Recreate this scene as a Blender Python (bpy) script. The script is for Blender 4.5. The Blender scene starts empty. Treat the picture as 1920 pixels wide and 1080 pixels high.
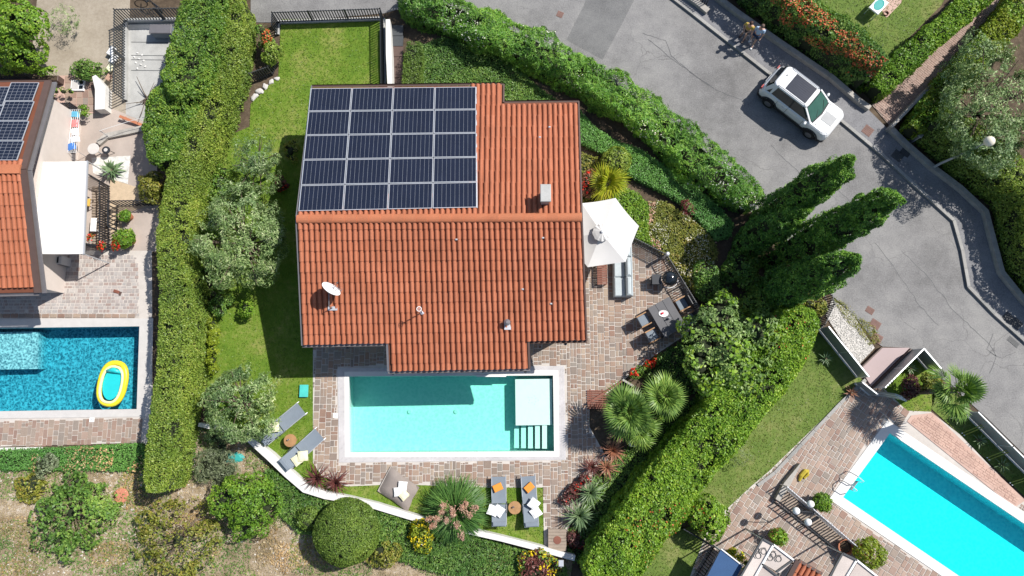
import bpy, bmesh, math, random
import numpy as np
from mathutils import Vector, Matrix
from mathutils.geometry import tessellate_polygon

scene = bpy.context.scene
R = math.radians
rng = np.random.default_rng(7)
random.seed(7)

# ------------------------------------------------------------------ camera
H = 34.0
TILT = R(8.9)
FPX = 1280.0
cam_d = bpy.data.cameras.new('camera')
cam = bpy.data.objects.new('camera', cam_d)
scene.collection.objects.link(cam)
cam.location = (0, 0, H)
cam.rotation_euler = (TILT, 0, 0)
cam_d.sensor_width = 36.0
cam_d.lens = 36.0 * FPX / 1920.0
cam_d.clip_end = 500
scene.camera = cam

# ------------------------------------------------------------------ light
SUN_EL, SUN_AZ = R(50), math.atan2(0.876, 0.48)
world = bpy.data.worlds.new('World')
scene.world = world
world.use_nodes = True
wn = world.node_tree.nodes
wn.clear()
sky = wn.new('ShaderNodeTexSky')
sky.sky_type = 'NISHITA'
sky.sun_disc = False
sky.sun_elevation = SUN_EL
sky.sun_rotation = SUN_AZ
bgn = wn.new('ShaderNodeBackground')
bgn.inputs['Strength'].default_value = 0.085
wo = wn.new('ShaderNodeOutputWorld')
world.node_tree.links.new(sky.outputs[0], bgn.inputs[0])
world.node_tree.links.new(bgn.outputs[0], wo.inputs[0])
sun_d = bpy.data.lights.new('sun', 'SUN')
sun_d.energy = 4.35
sun_d.angle = R(0.5)
sun_d.color = (1.0, 0.955, 0.89)
sun = bpy.data.objects.new('sun', sun_d)
scene.collection.objects.link(sun)
sd = Vector((-math.sin(SUN_AZ) * math.cos(SUN_EL), -math.cos(SUN_AZ) * math.cos(SUN_EL), -math.sin(SUN_EL)))
sun.rotation_euler = sd.to_track_quat('-Z', 'Y').to_euler()
sun.location = (20, 12, 30)
scene.view_settings.view_transform = 'Standard'
scene.view_settings.look = 'None'
scene.view_settings.gamma = 1
scene.view_settings.use_curve_mapping = False
scene.view_settings.exposure = 0.5
scene.render.engine = 'CYCLES'
scene.cycles.max_bounces = 9
scene.cycles.diffuse_bounces = 7
scene.cycles.transparent_max_bounces = 8
scene.cycles.caustics_reflective = False
scene.cycles.caustics_refractive = False

# ------------------------------------------------------------------ survey: a spot seen in the photograph -> a place at height h
CT, ST = math.cos(TILT), math.sin(TILT)
def G(px, py, h=0.0):
    u, v = (px - 960) / FPX, (540 - py) / FPX
    t = (H - h) / (CT - v * ST)
    return Vector((u * t, (ST + v * CT) * t, h))
def GP(pts, h=0.0):
    return [G(p[0], p[1], h) for p in pts]
def proj(P):
    d = Vector(P) - Vector((0, 0, H))
    z = d.y * ST - d.z * CT
    return 960 + FPX * d.x / z, 540 - FPX * (d.y * CT + d.z * ST) / z

# ------------------------------------------------------------------ objects
def link(o):
    scene.collection.objects.link(o)
    return o
def tag(o, label=None, cat=None, group=None, kind=None):
    if label: o['label'] = label
    if cat: o['category'] = cat
    if group: o['group'] = group
    if kind: o['kind'] = kind
    return o
def thing(name, label, cat, loc=(0, 0, 0), rz=0.0, group=None):
    o = bpy.data.objects.new(name, None)
    o.empty_display_size = 0.2
    o.location = loc
    o.rotation_euler = (0, 0, rz)
    link(o)
    return tag(o, label, cat, group)
def wm(o):
    m = o.matrix_basis.copy()
    while o.parent:
        o = o.parent
        m = o.matrix_basis @ m
    return m
def put(o, parent, M):
    link(o)
    if parent is not None:
        o.parent = parent
        o.matrix_basis = wm(parent).inverted() @ M
    else:
        o.matrix_basis = M
    return o
def copy_tree(o, parent=None):
    c = o.copy()
    link(c)
    if parent is not None:
        c.parent = parent
    for ch in list(o.children):
        copy_tree(ch, c)
    return c

class MB:
    def __init__(s):
        s.v, s.f, s.m = [], [], []
        s.mi = 0
    def add(s, vs, fs):
        n = len(s.v)
        s.v.extend([tuple(p) for p in vs])
        for f in fs:
            s.f.append([i + n for i in f])
            s.m.append(s.mi)
        return s
    def box(s, c, d, rz=0.0, M=None):
        x, y, z = d[0] / 2, d[1] / 2, d[2] / 2
        m = M if M is not None else Matrix.Translation(c) @ Matrix.Rotation(rz, 4, 'Z')
        vs = [m @ Vector((a * x, b * y, e * z)) for e in (-1, 1) for a, b in ((-1, -1), (1, -1), (1, 1), (-1, 1))]
        return s.add(vs, [(3, 2, 1, 0), (4, 5, 6, 7), (0, 1, 5, 4), (1, 2, 6, 5), (2, 3, 7, 6), (3, 0, 4, 7)])
    def bbox(s, c, d, b=0.02, rz=0.0):
        """box with a chamfered top edge"""
        x, y, z = d[0] / 2, d[1] / 2, d[2] / 2
        m = Matrix.Translation(c) @ Matrix.Rotation(rz, 4, 'Z')
        vs = []
        for (zz, k) in ((-z, 0), (z - b, 0), (z, b)):
            for a, e in ((-1, -1), (1, -1), (1, 1), (-1, 1)):
                vs.append(m @ Vector((a * (x - k), e * (y - k), zz)))
        fs = [(3, 2, 1, 0), (8, 9, 10, 11)]
        for L in (0, 4):
            for i in range(4):
                j = (i + 1) % 4
                fs.append((L + i, L + j, L + 4 + j, L + 4 + i))
        return s.add(vs, fs)
    def beam(s, a, b, w, h, up=(0, 0, 1)):
        a, b = Vector(a), Vector(b)
        d = (b - a)
        L = d.length
        if L < 1e-6: return s
        d.normalize()
        u = Vector(up)
        sd_ = u.cross(d)
        if sd_.length < 1e-4:
            sd_ = Vector((1, 0, 0)).cross(d)
        sd_.normalize()
        u = d.cross(sd_)
        M = Matrix(((d.x, sd_.x, u.x, 0), (d.y, sd_.y, u.y, 0), (d.z, sd_.z, u.z, 0), (0, 0, 0, 1)))
        M.translation = (a + b) / 2
        return s.box(None, (L, w, h), M=M)
    def prism(s, pts, z0, z1):
        """pts: 2-D outline, counter-clockwise"""
        p2 = [(p[0], p[1]) for p in pts]
        ar = sum(p2[i - 1][0] * p2[i][1] - p2[i][0] * p2[i - 1][1] for i in range(len(p2)))
        if ar < 0: p2 = p2[::-1]
        n = len(p2)
        vs = [(x, y, z0) for x, y in p2] + [(x, y, z1) for x, y in p2]
        tri = tessellate_polygon([[Vector((x, y, 0)) for x, y in p2]])
        fs = []
        for t in tri:
            a, b, c = t
            o = (p2[b][0] - p2[a][0]) * (p2[c][1] - p2[a][1]) - (p2[c][0] - p2[a][0]) * (p2[b][1] - p2[a][1])
            if o < 0: t = (a, c, b)
            fs.append(tuple(i + n for i in t))
        for i in range(n):
            j = (i + 1) % n
            fs.append((i, j, j + n, i + n))
        return s.add(vs, fs)
    def sheet(s, outer, holes=(), z=0.0):
        loops = [[Vector((p[0], p[1], 0)) for p in outer]] + [[Vector((p[0], p[1], 0)) for p in h] for h in holes]
        flat = [q for l in loops for q in l]
        fs = []
        for t in tessellate_polygon(loops):
            a, b, c = (flat[i] for i in t)
            o = (b.x - a.x) * (c.y - a.y) - (c.x - a.x) * (b.y - a.y)
            if abs(o) < 1e-9: continue
            fs.append(tuple(t) if o > 0 else (t[0], t[2], t[1]))
        return s.add([(q.x, q.y, z) for q in flat], fs)
    def tube(s, path, r, n=6, cap=True):
        path = [Vector(p) for p in path]
        rs = r if isinstance(r, (list, tuple)) else [r] * len(path)
        rings = []
        prev = None
        for i, p in enumerate(path):
            d = (path[min(i + 1, len(path) - 1)] - path[max(i - 1, 0)])
            if d.length < 1e-7: d = Vector((0, 0, 1))
            d.normalize()
            ref = prev if prev is not None else (Vector((1, 0, 0)) if abs(d.x) < 0.8 else Vector((0, 1, 0)))
            a = ref - d * ref.dot(d)
            if a.length < 1e-4:
                a = d.orthogonal()
            a.normalize()
            prev = a
            b = d.cross(a)
            rings.append([p + (a * math.cos(2 * math.pi * k / n) + b * math.sin(2 * math.pi * k / n)) * rs[i] for k in range(n)])
        vs = [q for rg in rings for q in rg]
        fs = []
        for i in range(len(rings) - 1):
            for k in range(n):
                k2 = (k + 1) % n
                fs.append((i * n + k, i * n + k2, (i + 1) * n + k2, (i + 1) * n + k))
        if cap:
            fs.append(tuple(range(n))[::-1])
            fs.append(tuple((len(rings) - 1) * n + k for k in range(n)))
        return s.add(vs, fs)
    def lathe(s, prof, c=(0, 0, 0), n=16, sx=1, sy=1, M=None):
        m = M if M is not None else Matrix.Translation(c)
        vs = []
        for r, z in prof:
            for k in range(n):
                a = 2 * math.pi * k / n
                vs.append(m @ Vector((r * math.cos(a) * sx, r * math.sin(a) * sy, z)))
        fs = []
        for i in range(len(prof) - 1):
            for k in range(n):
                k2 = (k + 1) % n
                fs.append((i * n + k, i * n + k2, (i + 1) * n + k2, (i + 1) * n + k))
        fs.append(tuple(range(n))[::-1])
        fs.append(tuple((len(prof) - 1) * n + k for k in range(n)))
        return s.add(vs, fs)
    def ball(s, c, r, n=10, sx=1, sy=1, sz=1):
        prof = []
        k = max(4, n // 2)
        for i in range(k + 1):
            a = -math.pi / 2 + math.pi * i / k
            prof.append((max(1e-4, math.cos(a) * r), math.sin(a) * r * sz))
        return s.lathe(prof, c, n, sx, sy)
    def mesh(s, name, mats, smooth=False):
        me = bpy.data.meshes.new(name)
        me.from_pydata(s.v, [], s.f)
        if not isinstance(mats, (list, tuple)): mats = [mats]
        for m in mats: me.materials.append(m)
        me.polygons.foreach_set('material_index', s.m)
        if smooth:
            me.polygons.foreach_set('use_smooth', [True] * len(s.f))
        me.update()
        return me
    def build(s, name, mats, parent=None, world=False, smooth=False, label=None, cat=None, group=None, kind=None):
        if world and parent is not None:
            inv = wm(parent).inverted()
            s.v = [tuple(inv @ Vector(p)) for p in s.v]
        o = bpy.data.objects.new(name, s.mesh(name, mats, smooth))
        link(o)
        if parent is not None: o.parent = parent
        return tag(o, label, cat, group, kind)

# ------------------------------------------------------------------ materials
def _nt(name):
    m = bpy.data.materials.new(name)
    m.use_nodes = True
    nt = m.node_tree
    nt.nodes.clear()
    return m, nt, nt.nodes, nt.links
def _pos(n):
    return n.new('ShaderNodeNewGeometry').outputs['Position']
def _noise(n, l, vec, scale, detail=4, rough=0.6):
    t = n.new('ShaderNodeTexNoise')
    t.inputs['Scale'].default_value = scale
    t.inputs['Detail'].default_value = detail
    t.inputs['Roughness'].default_value = rough
    l.new(vec, t.inputs['Vector'])
    return t.outputs['Fac']
def _ramp(n, l, fac, stops):
    r = n.new('ShaderNodeValToRGB')
    e = r.color_ramp.elements
    while len(e) < len(stops): e.new(0.5)
    for i, (p, c) in enumerate(stops):
        e[i].position = p
        e[i].color = (*c, 1)
    l.new(fac, r.inputs[0])
    return r.outputs[0]
def _math(n, l, op, a, b=None, clamp=False):
    t = n.new('ShaderNodeMath')
    t.operation = op
    t.use_clamp = clamp
    for i, x in enumerate((a, b)):
        if x is None: continue
        if isinstance(x, (int, float)): t.inputs[i].default_value = x
        else: l.new(x, t.inputs[i])
    return t.outputs[0]
def _mix(n, l, fac, a, b, mode='MIX'):
    t = n.new('ShaderNodeMixRGB')
    t.blend_type = mode
    for i, x in enumerate((fac, a, b)):
        if isinstance(x, (int, float)): t.inputs[i].default_value = x
        elif isinstance(x, tuple): t.inputs[i].default_value = (*x, 1)
        else: l.new(x, t.inputs[i])
    return t.outputs[0]
def _bump(n, l, h, strength, dist):
    b = n.new('ShaderNodeBump')
    b.inputs['Strength'].default_value = strength
    b.inputs['Distance'].default_value = dist
    l.new(h, b.inputs['Height'])
    return b.outputs[0]
def _pr(n, l, col, rough=0.6, metal=0.0, spec=0.4, normal=None):
    p = n.new('ShaderNodeBsdfPrincipled')
    if isinstance(col, tuple): p.inputs['Base Color'].default_value = (*col, 1)
    else: l.new(col, p.inputs['Base Color'])
    p.inputs['Roughness'].default_value = rough
    p.inputs['Metallic'].default_value = metal
    p.inputs['Specular IOR Level'].default_value = spec
    if normal is not None: l.new(normal, p.inputs['Normal'])
    o = n.new('ShaderNodeOutputMaterial')
    l.new(p.outputs[0], o.inputs[0])
    return p
def sc3(c, k):
    return tuple(min(1.0, x * k) for x in c)

def mat(name, col, rough=0.6, metal=0.0, spec=0.4, var=0.12, scale=3.0, fine=40.0, bump=0.0, bdist=0.01):
    """plain material with cloudy and grainy wear"""
    m, nt, n, l = _nt(name)
    P = _pos(n)
    a = _noise(n, l, P, scale, 5)
    b = _noise(n, l, P, fine, 3)
    f = _math(n, l, 'ADD', _math(n, l, 'MULTIPLY', a, 0.65), _math(n, l, 'MULTIPLY', b, 0.35))
    c = _ramp(n, l, f, [(0.32, sc3(col, 1 - var)), (0.68, sc3(col, 1 + var))])
    nm = _bump(n, l, b, bump, bdist) if bump else None
    _pr(n, l, c, rough, metal, spec, nm)
    return m

def piece_mat(name, cols, rough=0.7, grain=0.18, bump=0.3, fine=30.0, spec=0.3):
    """each stone / tile gets its own colour of the list"""
    m, nt, n, l = _nt(name)
    P = _pos(n)
    oi = n.new('ShaderNodeObjectInfo')
    ge = n.new('ShaderNodeNewGeometry')
    r = _math(n, l, 'FRACT', _math(n, l, 'ADD', oi.outputs['Random'], ge.outputs['Random Per Island']))
    k = len(cols)
    rp = n.new('ShaderNodeValToRGB')
    rp.color_ramp.interpolation = 'LINEAR'
    e = rp.color_ramp.elements
    while len(e) < k: e.new(0.5)
    for i, c in enumerate(cols):
        e[i].position = i / max(1, k - 1)
        e[i].color = (*c, 1)
    l.new(r, rp.inputs[0])
    a = _noise(n, l, P, fine, 5)
    a2 = _noise(n, l, P, 0.7, 4)
    g = _ramp(n, l, a, [(0.3, (1 - grain,) * 3), (0.7, (1 + grain,) * 3)])
    g2 = _ramp(n, l, a2, [(0.3, (0.86,) * 3), (0.7, (1.1,) * 3)])
    c = _mix(n, l, 1.0, _mix(n, l, 1.0, rp.outputs[0], g, 'MULTIPLY'), g2, 'MULTIPLY')
    _pr(n, l, c, rough, 0, spec, _bump(n, l, a, bump, 0.006))
    return m

def leaf_mat(name, cols, clump=1.6, trans=0.25, rough=0.45, spec=0.35, wide=0.25, gain=1.0):
    """leaves: every leaf its own tint, drifting tints over the plant, light through the blade"""
    m, nt, n, l = _nt(name)
    P = _pos(n)
    ge = n.new('ShaderNodeNewGeometry')
    a = _noise(n, l, P, clump, 3)
    f = _math(n, l, 'ADD', _math(n, l, 'MULTIPLY', ge.outputs['Random Per Island'], 0.6),
              _math(n, l, 'MULTIPLY', _math(n, l, 'SUBTRACT', a, 0.25), 0.8), True)
    k = len(cols)
    cols = [sc3(cc, gain) for cc in cols]
    c = _ramp(n, l, f, [(i / max(1, k - 1) * 0.9 + 0.05, cc) for i, cc in enumerate(cols)])
    b = _noise(n, l, P, wide, 2)
    c = _mix(n, l, 1.0, c, _ramp(n, l, b, [(0.3, (0.68, 0.76, 0.74)), (0.7, (1.32, 1.2, 1.02))]), 'MULTIPLY')
    p = n.new('ShaderNodeBsdfPrincipled')
    l.new(c, p.inputs['Base Color'])
    p.inputs['Roughness'].default_value = rough
    p.inputs['Specular IOR Level'].default_value = spec
    t = n.new('ShaderNodeBsdfTranslucent')
    l.new(_mix(n, l, 1.0, c, (1.3, 1.25, 0.6), 'MULTIPLY'), t.inputs[0])
    mx = n.new('ShaderNodeMixShader')
    mx.inputs[0].default_value = trans
    l.new(p.outputs[0], mx.inputs[1])
    l.new(t.outputs[0], mx.inputs[2])
    o = n.new('ShaderNodeOutputMaterial')
    l.new(mx.outputs[0], o.inputs[0])
    return m

def ground_mat(name, stops, scale=1.2, fine=22.0, bump=0.5, bdist=0.03, rough=0.9, mid=6.0, w=(0.4, 0.3, 0.3)):
    m, nt, n, l = _nt(name)
    P = _pos(n)
    a = _noise(n, l, P, scale, 5, 0.6)
    b = _noise(n, l, P, mid, 5, 0.65)
    c = _noise(n, l, P, fine, 4, 0.7)
    f = _math(n, l, 'ADD', _math(n, l, 'MULTIPLY', a, w[0]),
              _math(n, l, 'ADD', _math(n, l, 'MULTIPLY', b, w[1]), _math(n, l, 'MULTIPLY', c, w[2])))
    col = _ramp(n, l, f, stops)
    _pr(n, l, col, rough, 0, 0.2, _bump(n, l, c, bump, bdist))
    return m

def asphalt_mat(name, base, crack=True):
    m, nt, n, l = _nt(name)
    P = _pos(n)
    big = _noise(n, l, P, 0.22, 4, 0.6)
    mid = _noise(n, l, P, 1.1, 6, 0.7)
    fin = _noise(n, l, P, 15.0, 4, 0.8)
    f = _math(n, l, 'ADD', _math(n, l, 'MULTIPLY', big, 0.35), _math(n, l, 'ADD', _math(n, l, 'MULTIPLY', mid, 0.25), _math(n, l, 'MULTIPLY', fin, 0.4)))
    c = _ramp(n, l, f, [(0.40, sc3(base, 0.62)), (0.5, base), (0.6, sc3((base[0], base[1], base[2] * 0.97), 1.35))])
    if crack:
        wv = n.new('ShaderNodeVectorMath'); wv.operation = 'ADD'
        nz = n.new('ShaderNodeTexNoise'); nz.inputs['Scale'].default_value = 0.9; nz.inputs['Detail'].default_value = 5
        l.new(P, nz.inputs['Vector'])
        l.new(P, wv.inputs[0]); l.new(nz.outputs['Color'], wv.inputs[1])
        vo = n.new('ShaderNodeTexVoronoi'); vo.feature = 'DISTANCE_TO_EDGE'; vo.inputs['Scale'].default_value = 0.3
        l.new(wv.outputs[0], vo.inputs['Vector'])
        k = _ramp(n, l, vo.outputs['Distance'], [(0.0, (0.62,) * 3), (0.008, (1.0,) * 3)])
        msk = _ramp(n, l, big, [(0.45, (0.0,) * 3), (0.6, (1.0,) * 3)])
        k = _mix(n, l, msk, (1.0, 1.0, 1.0), k)
        c = _mix(n, l, 1.0, c, k, 'MULTIPLY')
    _pr(n, l, c, 0.85, 0, 0.3, _bump(n, l, fin, 0.5, 0.01))
    return m

def water_mat(name, absorb, dens, wave=5.0, strength=0.25, scatter=0.0, scol=(0.5, 0.9, 0.9)):
    """water as a body: clear rippled surface, light absorbed with depth"""
    m, nt, n, l = _nt(name)
    P = _pos(n)
    a = _noise(n, l, P, wave, 3, 0.55)
    nm = _bump(n, l, a, strength, 0.06)
    tr = n.new('ShaderNodeBsdfTransparent')
    gl = n.new('ShaderNodeBsdfGlossy')
    gl.inputs['Roughness'].default_value = 0.03
    l.new(nm, gl.inputs['Normal'])
    fr = n.new('ShaderNodeFresnel')
    fr.inputs['IOR'].default_value = 1.33
    l.new(nm, fr.inputs['Normal'])
    mx = n.new('ShaderNodeMixShader')
    l.new(_math(n, l, 'MINIMUM', fr.outputs[0], 0.3), mx.inputs[0])
    l.new(tr.outputs[0], mx.inputs[1])
    l.new(gl.outputs[0], mx.inputs[2])
    o = n.new('ShaderNodeOutputMaterial')
    l.new(mx.outputs[0], o.inputs[0])
    va = n.new('ShaderNodeVolumeAbsorption')
    va.inputs['Color'].default_value = (*absorb, 1)
    va.inputs['Density'].default_value = dens
    out = va.outputs[0]
    if scatter:
        vs = n.new('ShaderNodeVolumeScatter')
        vs.inputs['Color'].default_value = (*scol, 1)
        vs.inputs['Density'].default_value = scatter
        ad = n.new('ShaderNodeAddShader')
        l.new(va.outputs[0], ad.inputs[0]); l.new(vs.outputs[0], ad.inputs[1])
        out = ad.outputs[0]
    l.new(out, o.inputs['Volume'])
    return m

def ripple_basin_mat(name, dark, light, scale=7.0, lo=0.42, hi=0.62):
    """pool lining with rippled sunlight painted in as mottled colour"""
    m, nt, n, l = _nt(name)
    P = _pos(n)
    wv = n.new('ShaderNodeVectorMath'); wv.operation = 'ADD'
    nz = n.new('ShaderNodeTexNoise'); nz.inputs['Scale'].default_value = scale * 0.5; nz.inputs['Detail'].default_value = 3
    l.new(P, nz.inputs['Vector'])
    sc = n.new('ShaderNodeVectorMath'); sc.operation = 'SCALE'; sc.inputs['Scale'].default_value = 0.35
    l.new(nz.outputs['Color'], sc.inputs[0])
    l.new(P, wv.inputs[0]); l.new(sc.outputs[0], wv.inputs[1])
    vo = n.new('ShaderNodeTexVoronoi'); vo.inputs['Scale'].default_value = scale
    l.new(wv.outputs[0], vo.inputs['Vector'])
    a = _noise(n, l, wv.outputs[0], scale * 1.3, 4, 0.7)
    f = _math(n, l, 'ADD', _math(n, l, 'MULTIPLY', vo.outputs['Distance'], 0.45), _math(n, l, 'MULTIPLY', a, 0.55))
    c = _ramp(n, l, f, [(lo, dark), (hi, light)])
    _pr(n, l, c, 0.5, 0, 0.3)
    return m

M = {}
M['road'] = asphalt_mat('road_asphalt', (0.212, 0.208, 0.206))
M['patch'] = asphalt_mat('patch_asphalt', (0.155, 0.155, 0.155), False)
M['walk'] = asphalt_mat('sidewalk_asphalt', (0.20, 0.20, 0.21), False)
M['soil'] = ground_mat('bed_soil', [(0.3, (0.035, 0.026, 0.018)), (0.5, (0.09, 0.066, 0.045)), (0.7, (0.19, 0.145, 0.1))])
M['scrub'] = ground_mat('dry_scrub', [(0.34, (0.075, 0.095, 0.035)), (0.43, (0.185, 0.145, 0.09)), (0.53, (0.33, 0.26, 0.18)), (0.64, (0.58, 0.52, 0.44))], scale=0.5, mid=3.0, fine=20, w=(0.3, 0.35, 0.35))
M['gravel_sand'] = ground_mat('sandy_ground', [(0.35, (0.24, 0.2, 0.15)), (0.65, (0.42, 0.37, 0.3))], scale=0.8)
M['lawn'] = ground_mat('lawn_turf', [(0.36, (0.06, 0.135, 0.014)), (0.5, (0.125, 0.205, 0.022)), (0.63, (0.27, 0.26, 0.085))], scale=0.55, mid=3.5, fine=30)
M['lawn_cool'] = ground_mat('cool_turf', [(0.34, (0.07, 0.125, 0.025)), (0.5, (0.125, 0.185, 0.038)), (0.66, (0.25, 0.24, 0.10))], scale=0.5, mid=3.0, fine=30)
M['concrete'] = mat('concrete', (0.4, 0.4, 0.385), 0.85, var=0.22, scale=1.2, fine=25, bump=0.2)
M['white_wall'] = mat('white_plaster', (0.66, 0.65, 0.625), 0.8, var=0.12, scale=2.5)
M['stone_wall'] = mat('wall_stone', (0.36, 0.34, 0.31), 0.85, var=0.25, scale=3, fine=20, bump=0.4)
M['mortar'] = mat('paving_mortar', (0.52, 0.48, 0.44), 0.9, var=0.12, scale=2, fine=30)
M['porphyry'] = piece_mat('porphyry_stone', [(0.235, 0.142, 0.108), (0.315, 0.23, 0.175), (0.21, 0.172, 0.148), (0.375, 0.295, 0.225), (0.28, 0.188, 0.144), (0.255, 0.225, 0.195), (0.335, 0.238, 0.18)])
M['porphyry_grey'] = piece_mat('grey_porphyry_stone', [(0.3, 0.265, 0.25), (0.42, 0.38, 0.36), (0.33, 0.25, 0.22), (0.37, 0.345, 0.33), (0.48, 0.44, 0.41)])
M['porphyry_pink'] = piece_mat('pink_porphyry_stone', [(0.275, 0.175, 0.138), (0.335, 0.255, 0.2), (0.26, 0.22, 0.188), (0.365, 0.265, 0.212), (0.235, 0.155, 0.126)])
M['brickpath'] = piece_mat('path_brick', [(0.28, 0.19, 0.155), (0.34, 0.24, 0.2), (0.3, 0.22, 0.185)])
M['pink_slab'] = mat('pink_slab', (0.5, 0.34, 0.28), 0.8, var=0.14, scale=1.5, fine=30)
M['tile'] = piece_mat('clay_tile', [(0.365, 0.12, 0.06), (0.39, 0.134, 0.069), (0.378, 0.128, 0.066), (0.405, 0.144, 0.077), (0.35, 0.112, 0.055)], rough=0.75, grain=0.16, bump=0.2)
M['tile_n'] = M['tile']
M['ridge'] = piece_mat('ridge_clay', [(0.40, 0.138, 0.068), (0.44, 0.16, 0.08), (0.42, 0.148, 0.073)], rough=0.75)
M['deck'] = mat('roof_underlay', (0.16, 0.055, 0.03), 0.9)
M['fascia'] = mat('brown_fascia', (0.10, 0.065, 0.055), 0.5, var=0.1)
M['gutter'] = mat('grey_gutter_metal', (0.22, 0.21, 0.22), 0.4, metal=0.4, var=0.1)
M['plaster'] = mat('house_plaster', (0.55, 0.47, 0.38), 0.85)
M['alu'] = mat('aluminium_frame', (0.62, 0.64, 0.67), 0.4, metal=0.5, var=0.05)
M['iron'] = mat('black_iron', (0.022, 0.026, 0.034), 0.5, var=0.15)
M['darkgrey'] = mat('charcoal_metal', (0.06, 0.065, 0.07), 0.5, var=0.1)
M['white'] = mat('white_paint', (0.8, 0.8, 0.79), 0.5, var=0.04)
M['canvas'] = mat('white_canvas', (0.6, 0.59, 0.575), 0.9, var=0.05, scale=1.2)
M['awning'] = mat('awning_fabric', (0.66, 0.655, 0.64), 0.9, var=0.04, scale=0.8)
M['grey_fabric'] = mat('blue_grey_fabric', (0.19, 0.225, 0.265), 0.85, var=0.08, fine=60)
M['taupe'] = mat('taupe_fabric', (0.25, 0.215, 0.195), 0.9, var=0.1, fine=50)
M['cream'] = mat('cream_cloth', (0.72, 0.69, 0.48), 0.9, var=0.05)
M['pillow_white'] = mat('white_cloth', (0.78, 0.78, 0.77), 0.9, var=0.05)
M['orange'] = mat('orange_towel', (0.7, 0.27, 0.045), 0.95, var=0.08)
M['wood'] = mat('teak_wood', (0.36, 0.2, 0.09), 0.55, var=0.25, scale=4, fine=30)
M['terracotta'] = mat('terracotta_pot', (0.42, 0.16, 0.085), 0.8, var=0.15)
M['mahogany'] = mat('slatted_wood', (0.2, 0.075, 0.05), 0.6, var=0.2)
M['decking'] = mat('pale_decking', (0.3, 0.24, 0.19), 0.7, var=0.2)
M['glass_dark'] = mat('dark_glass', (0.012, 0.016, 0.02), 0.06, spec=0.6, var=0.05)
M['trunk'] = mat('tree_bark', (0.12, 0.09, 0.065), 0.9, var=0.3, fine=25, bump=0.5)
M['twig'] = mat('hedge_twigs', (0.022, 0.03, 0.012), 0.95, var=0.3)
M['coping_white'] = mat('white_coping', (0.7, 0.69, 0.665), 0.7, var=0.05)
M['coping_grey'] = mat('pale_coping', (0.52, 0.5, 0.48), 0.75, var=0.08)
M['liner'] = ripple_basin_mat('ripple_light_liner', (0.66, 0.78, 0.75), (0.86, 0.9, 0.88), 6.0, 0.3, 0.66)  # faint mottling stands in for sunlight rippling through the water
M['shelf'] = mat('aqua_shelf', (0.66, 0.78, 0.74), 0.6, var=0.04)
M['liner_blue'] = ripple_basin_mat('blue_ripple_light_lining', (0.05, 0.17, 0.22), (0.62, 0.85, 0.84), 8.5, 0.33, 0.66)  # bright flecks imitate light ripples, coloured into floor and walls
M['liner_cyan'] = ripple_basin_mat('cyan_ripple_light_lining', (0.5, 0.74, 0.76), (0.84, 0.94, 0.92), 5.5, 0.3, 0.68)  # ripple light painted into the lining as soft pale mottles
M['water'] = water_mat('pool_water', (0.0, 0.932, 0.79), 0.62)
M['water_blue'] = water_mat('blue_pool_water', (0.0, 0.75, 0.855), 1.1, 4.0, 0.5)
M['water_cyan'] = water_mat('cyan_pool_water', (0.0, 0.978, 0.998), 1.5)
# foliage
M['laurel'] = leaf_mat('laurel_leaf', [(0.028, 0.07, 0.012), (0.062, 0.135, 0.022), (0.11, 0.19, 0.03), (0.19, 0.24, 0.045)], gain=1.65)
M['laurel_dry'] = leaf_mat('privet_leaf', [(0.06, 0.115, 0.018), (0.12, 0.195, 0.032), (0.185, 0.265, 0.045), (0.29, 0.33, 0.085)], gain=1.32)
M['oleander'] = leaf_mat('oleander_leaf', [(0.025, 0.075, 0.016), (0.065, 0.16, 0.028), (0.115, 0.235, 0.035), (0.21, 0.31, 0.07)], gain=1.7)
M['walnut'] = leaf_mat('walnut_leaf', [(0.04, 0.085, 0.025), (0.09, 0.16, 0.05), (0.16, 0.25, 0.085), (0.27, 0.36, 0.15)], gain=1.4)
M['bright'] = leaf_mat('bright_leaf', [(0.035, 0.085, 0.010), (0.085, 0.175, 0.018), (0.14, 0.25, 0.025), (0.24, 0.31, 0.05)], gain=1.5)
M['lime'] = leaf_mat('lime_leaf', [(0.08, 0.13, 0.012), (0.17, 0.24, 0.02), (0.27, 0.31, 0.035)], gain=1.25)
M['olive'] = leaf_mat('olive_leaf', [(0.035, 0.075, 0.024), (0.085, 0.15, 0.05), (0.17, 0.245, 0.105), (0.38, 0.43, 0.29)], trans=0.15, rough=0.5, gain=1.45)
M['ivy'] = leaf_mat('ivy_leaf', [(0.03, 0.075, 0.016), (0.065, 0.14, 0.03), (0.11, 0.20, 0.04), (0.2, 0.28, 0.07)], gain=1.5)
M['cover'] = leaf_mat('juniper_leaf', [(0.03, 0.085, 0.02), (0.06, 0.15, 0.034), (0.10, 0.21, 0.05)], trans=0.2, gain=1.9)
M['cypress'] = leaf_mat('cypress_needle', [(0.010, 0.03, 0.008), (0.03, 0.08, 0.014), (0.075, 0.165, 0.024), (0.18, 0.29, 0.05)], trans=0.15, gain=2.0)
M['topiary'] = leaf_mat('boxwood_leaf', [(0.05, 0.095, 0.018), (0.105, 0.17, 0.03), (0.18, 0.25, 0.05)], gain=1.5)
M['palm'] = leaf_mat('palm_frond', [(0.045, 0.10, 0.02), (0.09, 0.17, 0.035), (0.17, 0.26, 0.06)], trans=0.2, gain=1.35)
M['palm_lime'] = leaf_mat('yellow_palm_frond', [(0.16, 0.22, 0.015), (0.27, 0.34, 0.02), (0.4, 0.4, 0.04)], trans=0.2)
M['yucca'] = leaf_mat('yucca_blade', [(0.05, 0.11, 0.06), (0.11, 0.18, 0.09), (0.26, 0.32, 0.2)], trans=0.1, gain=1.2)
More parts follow.
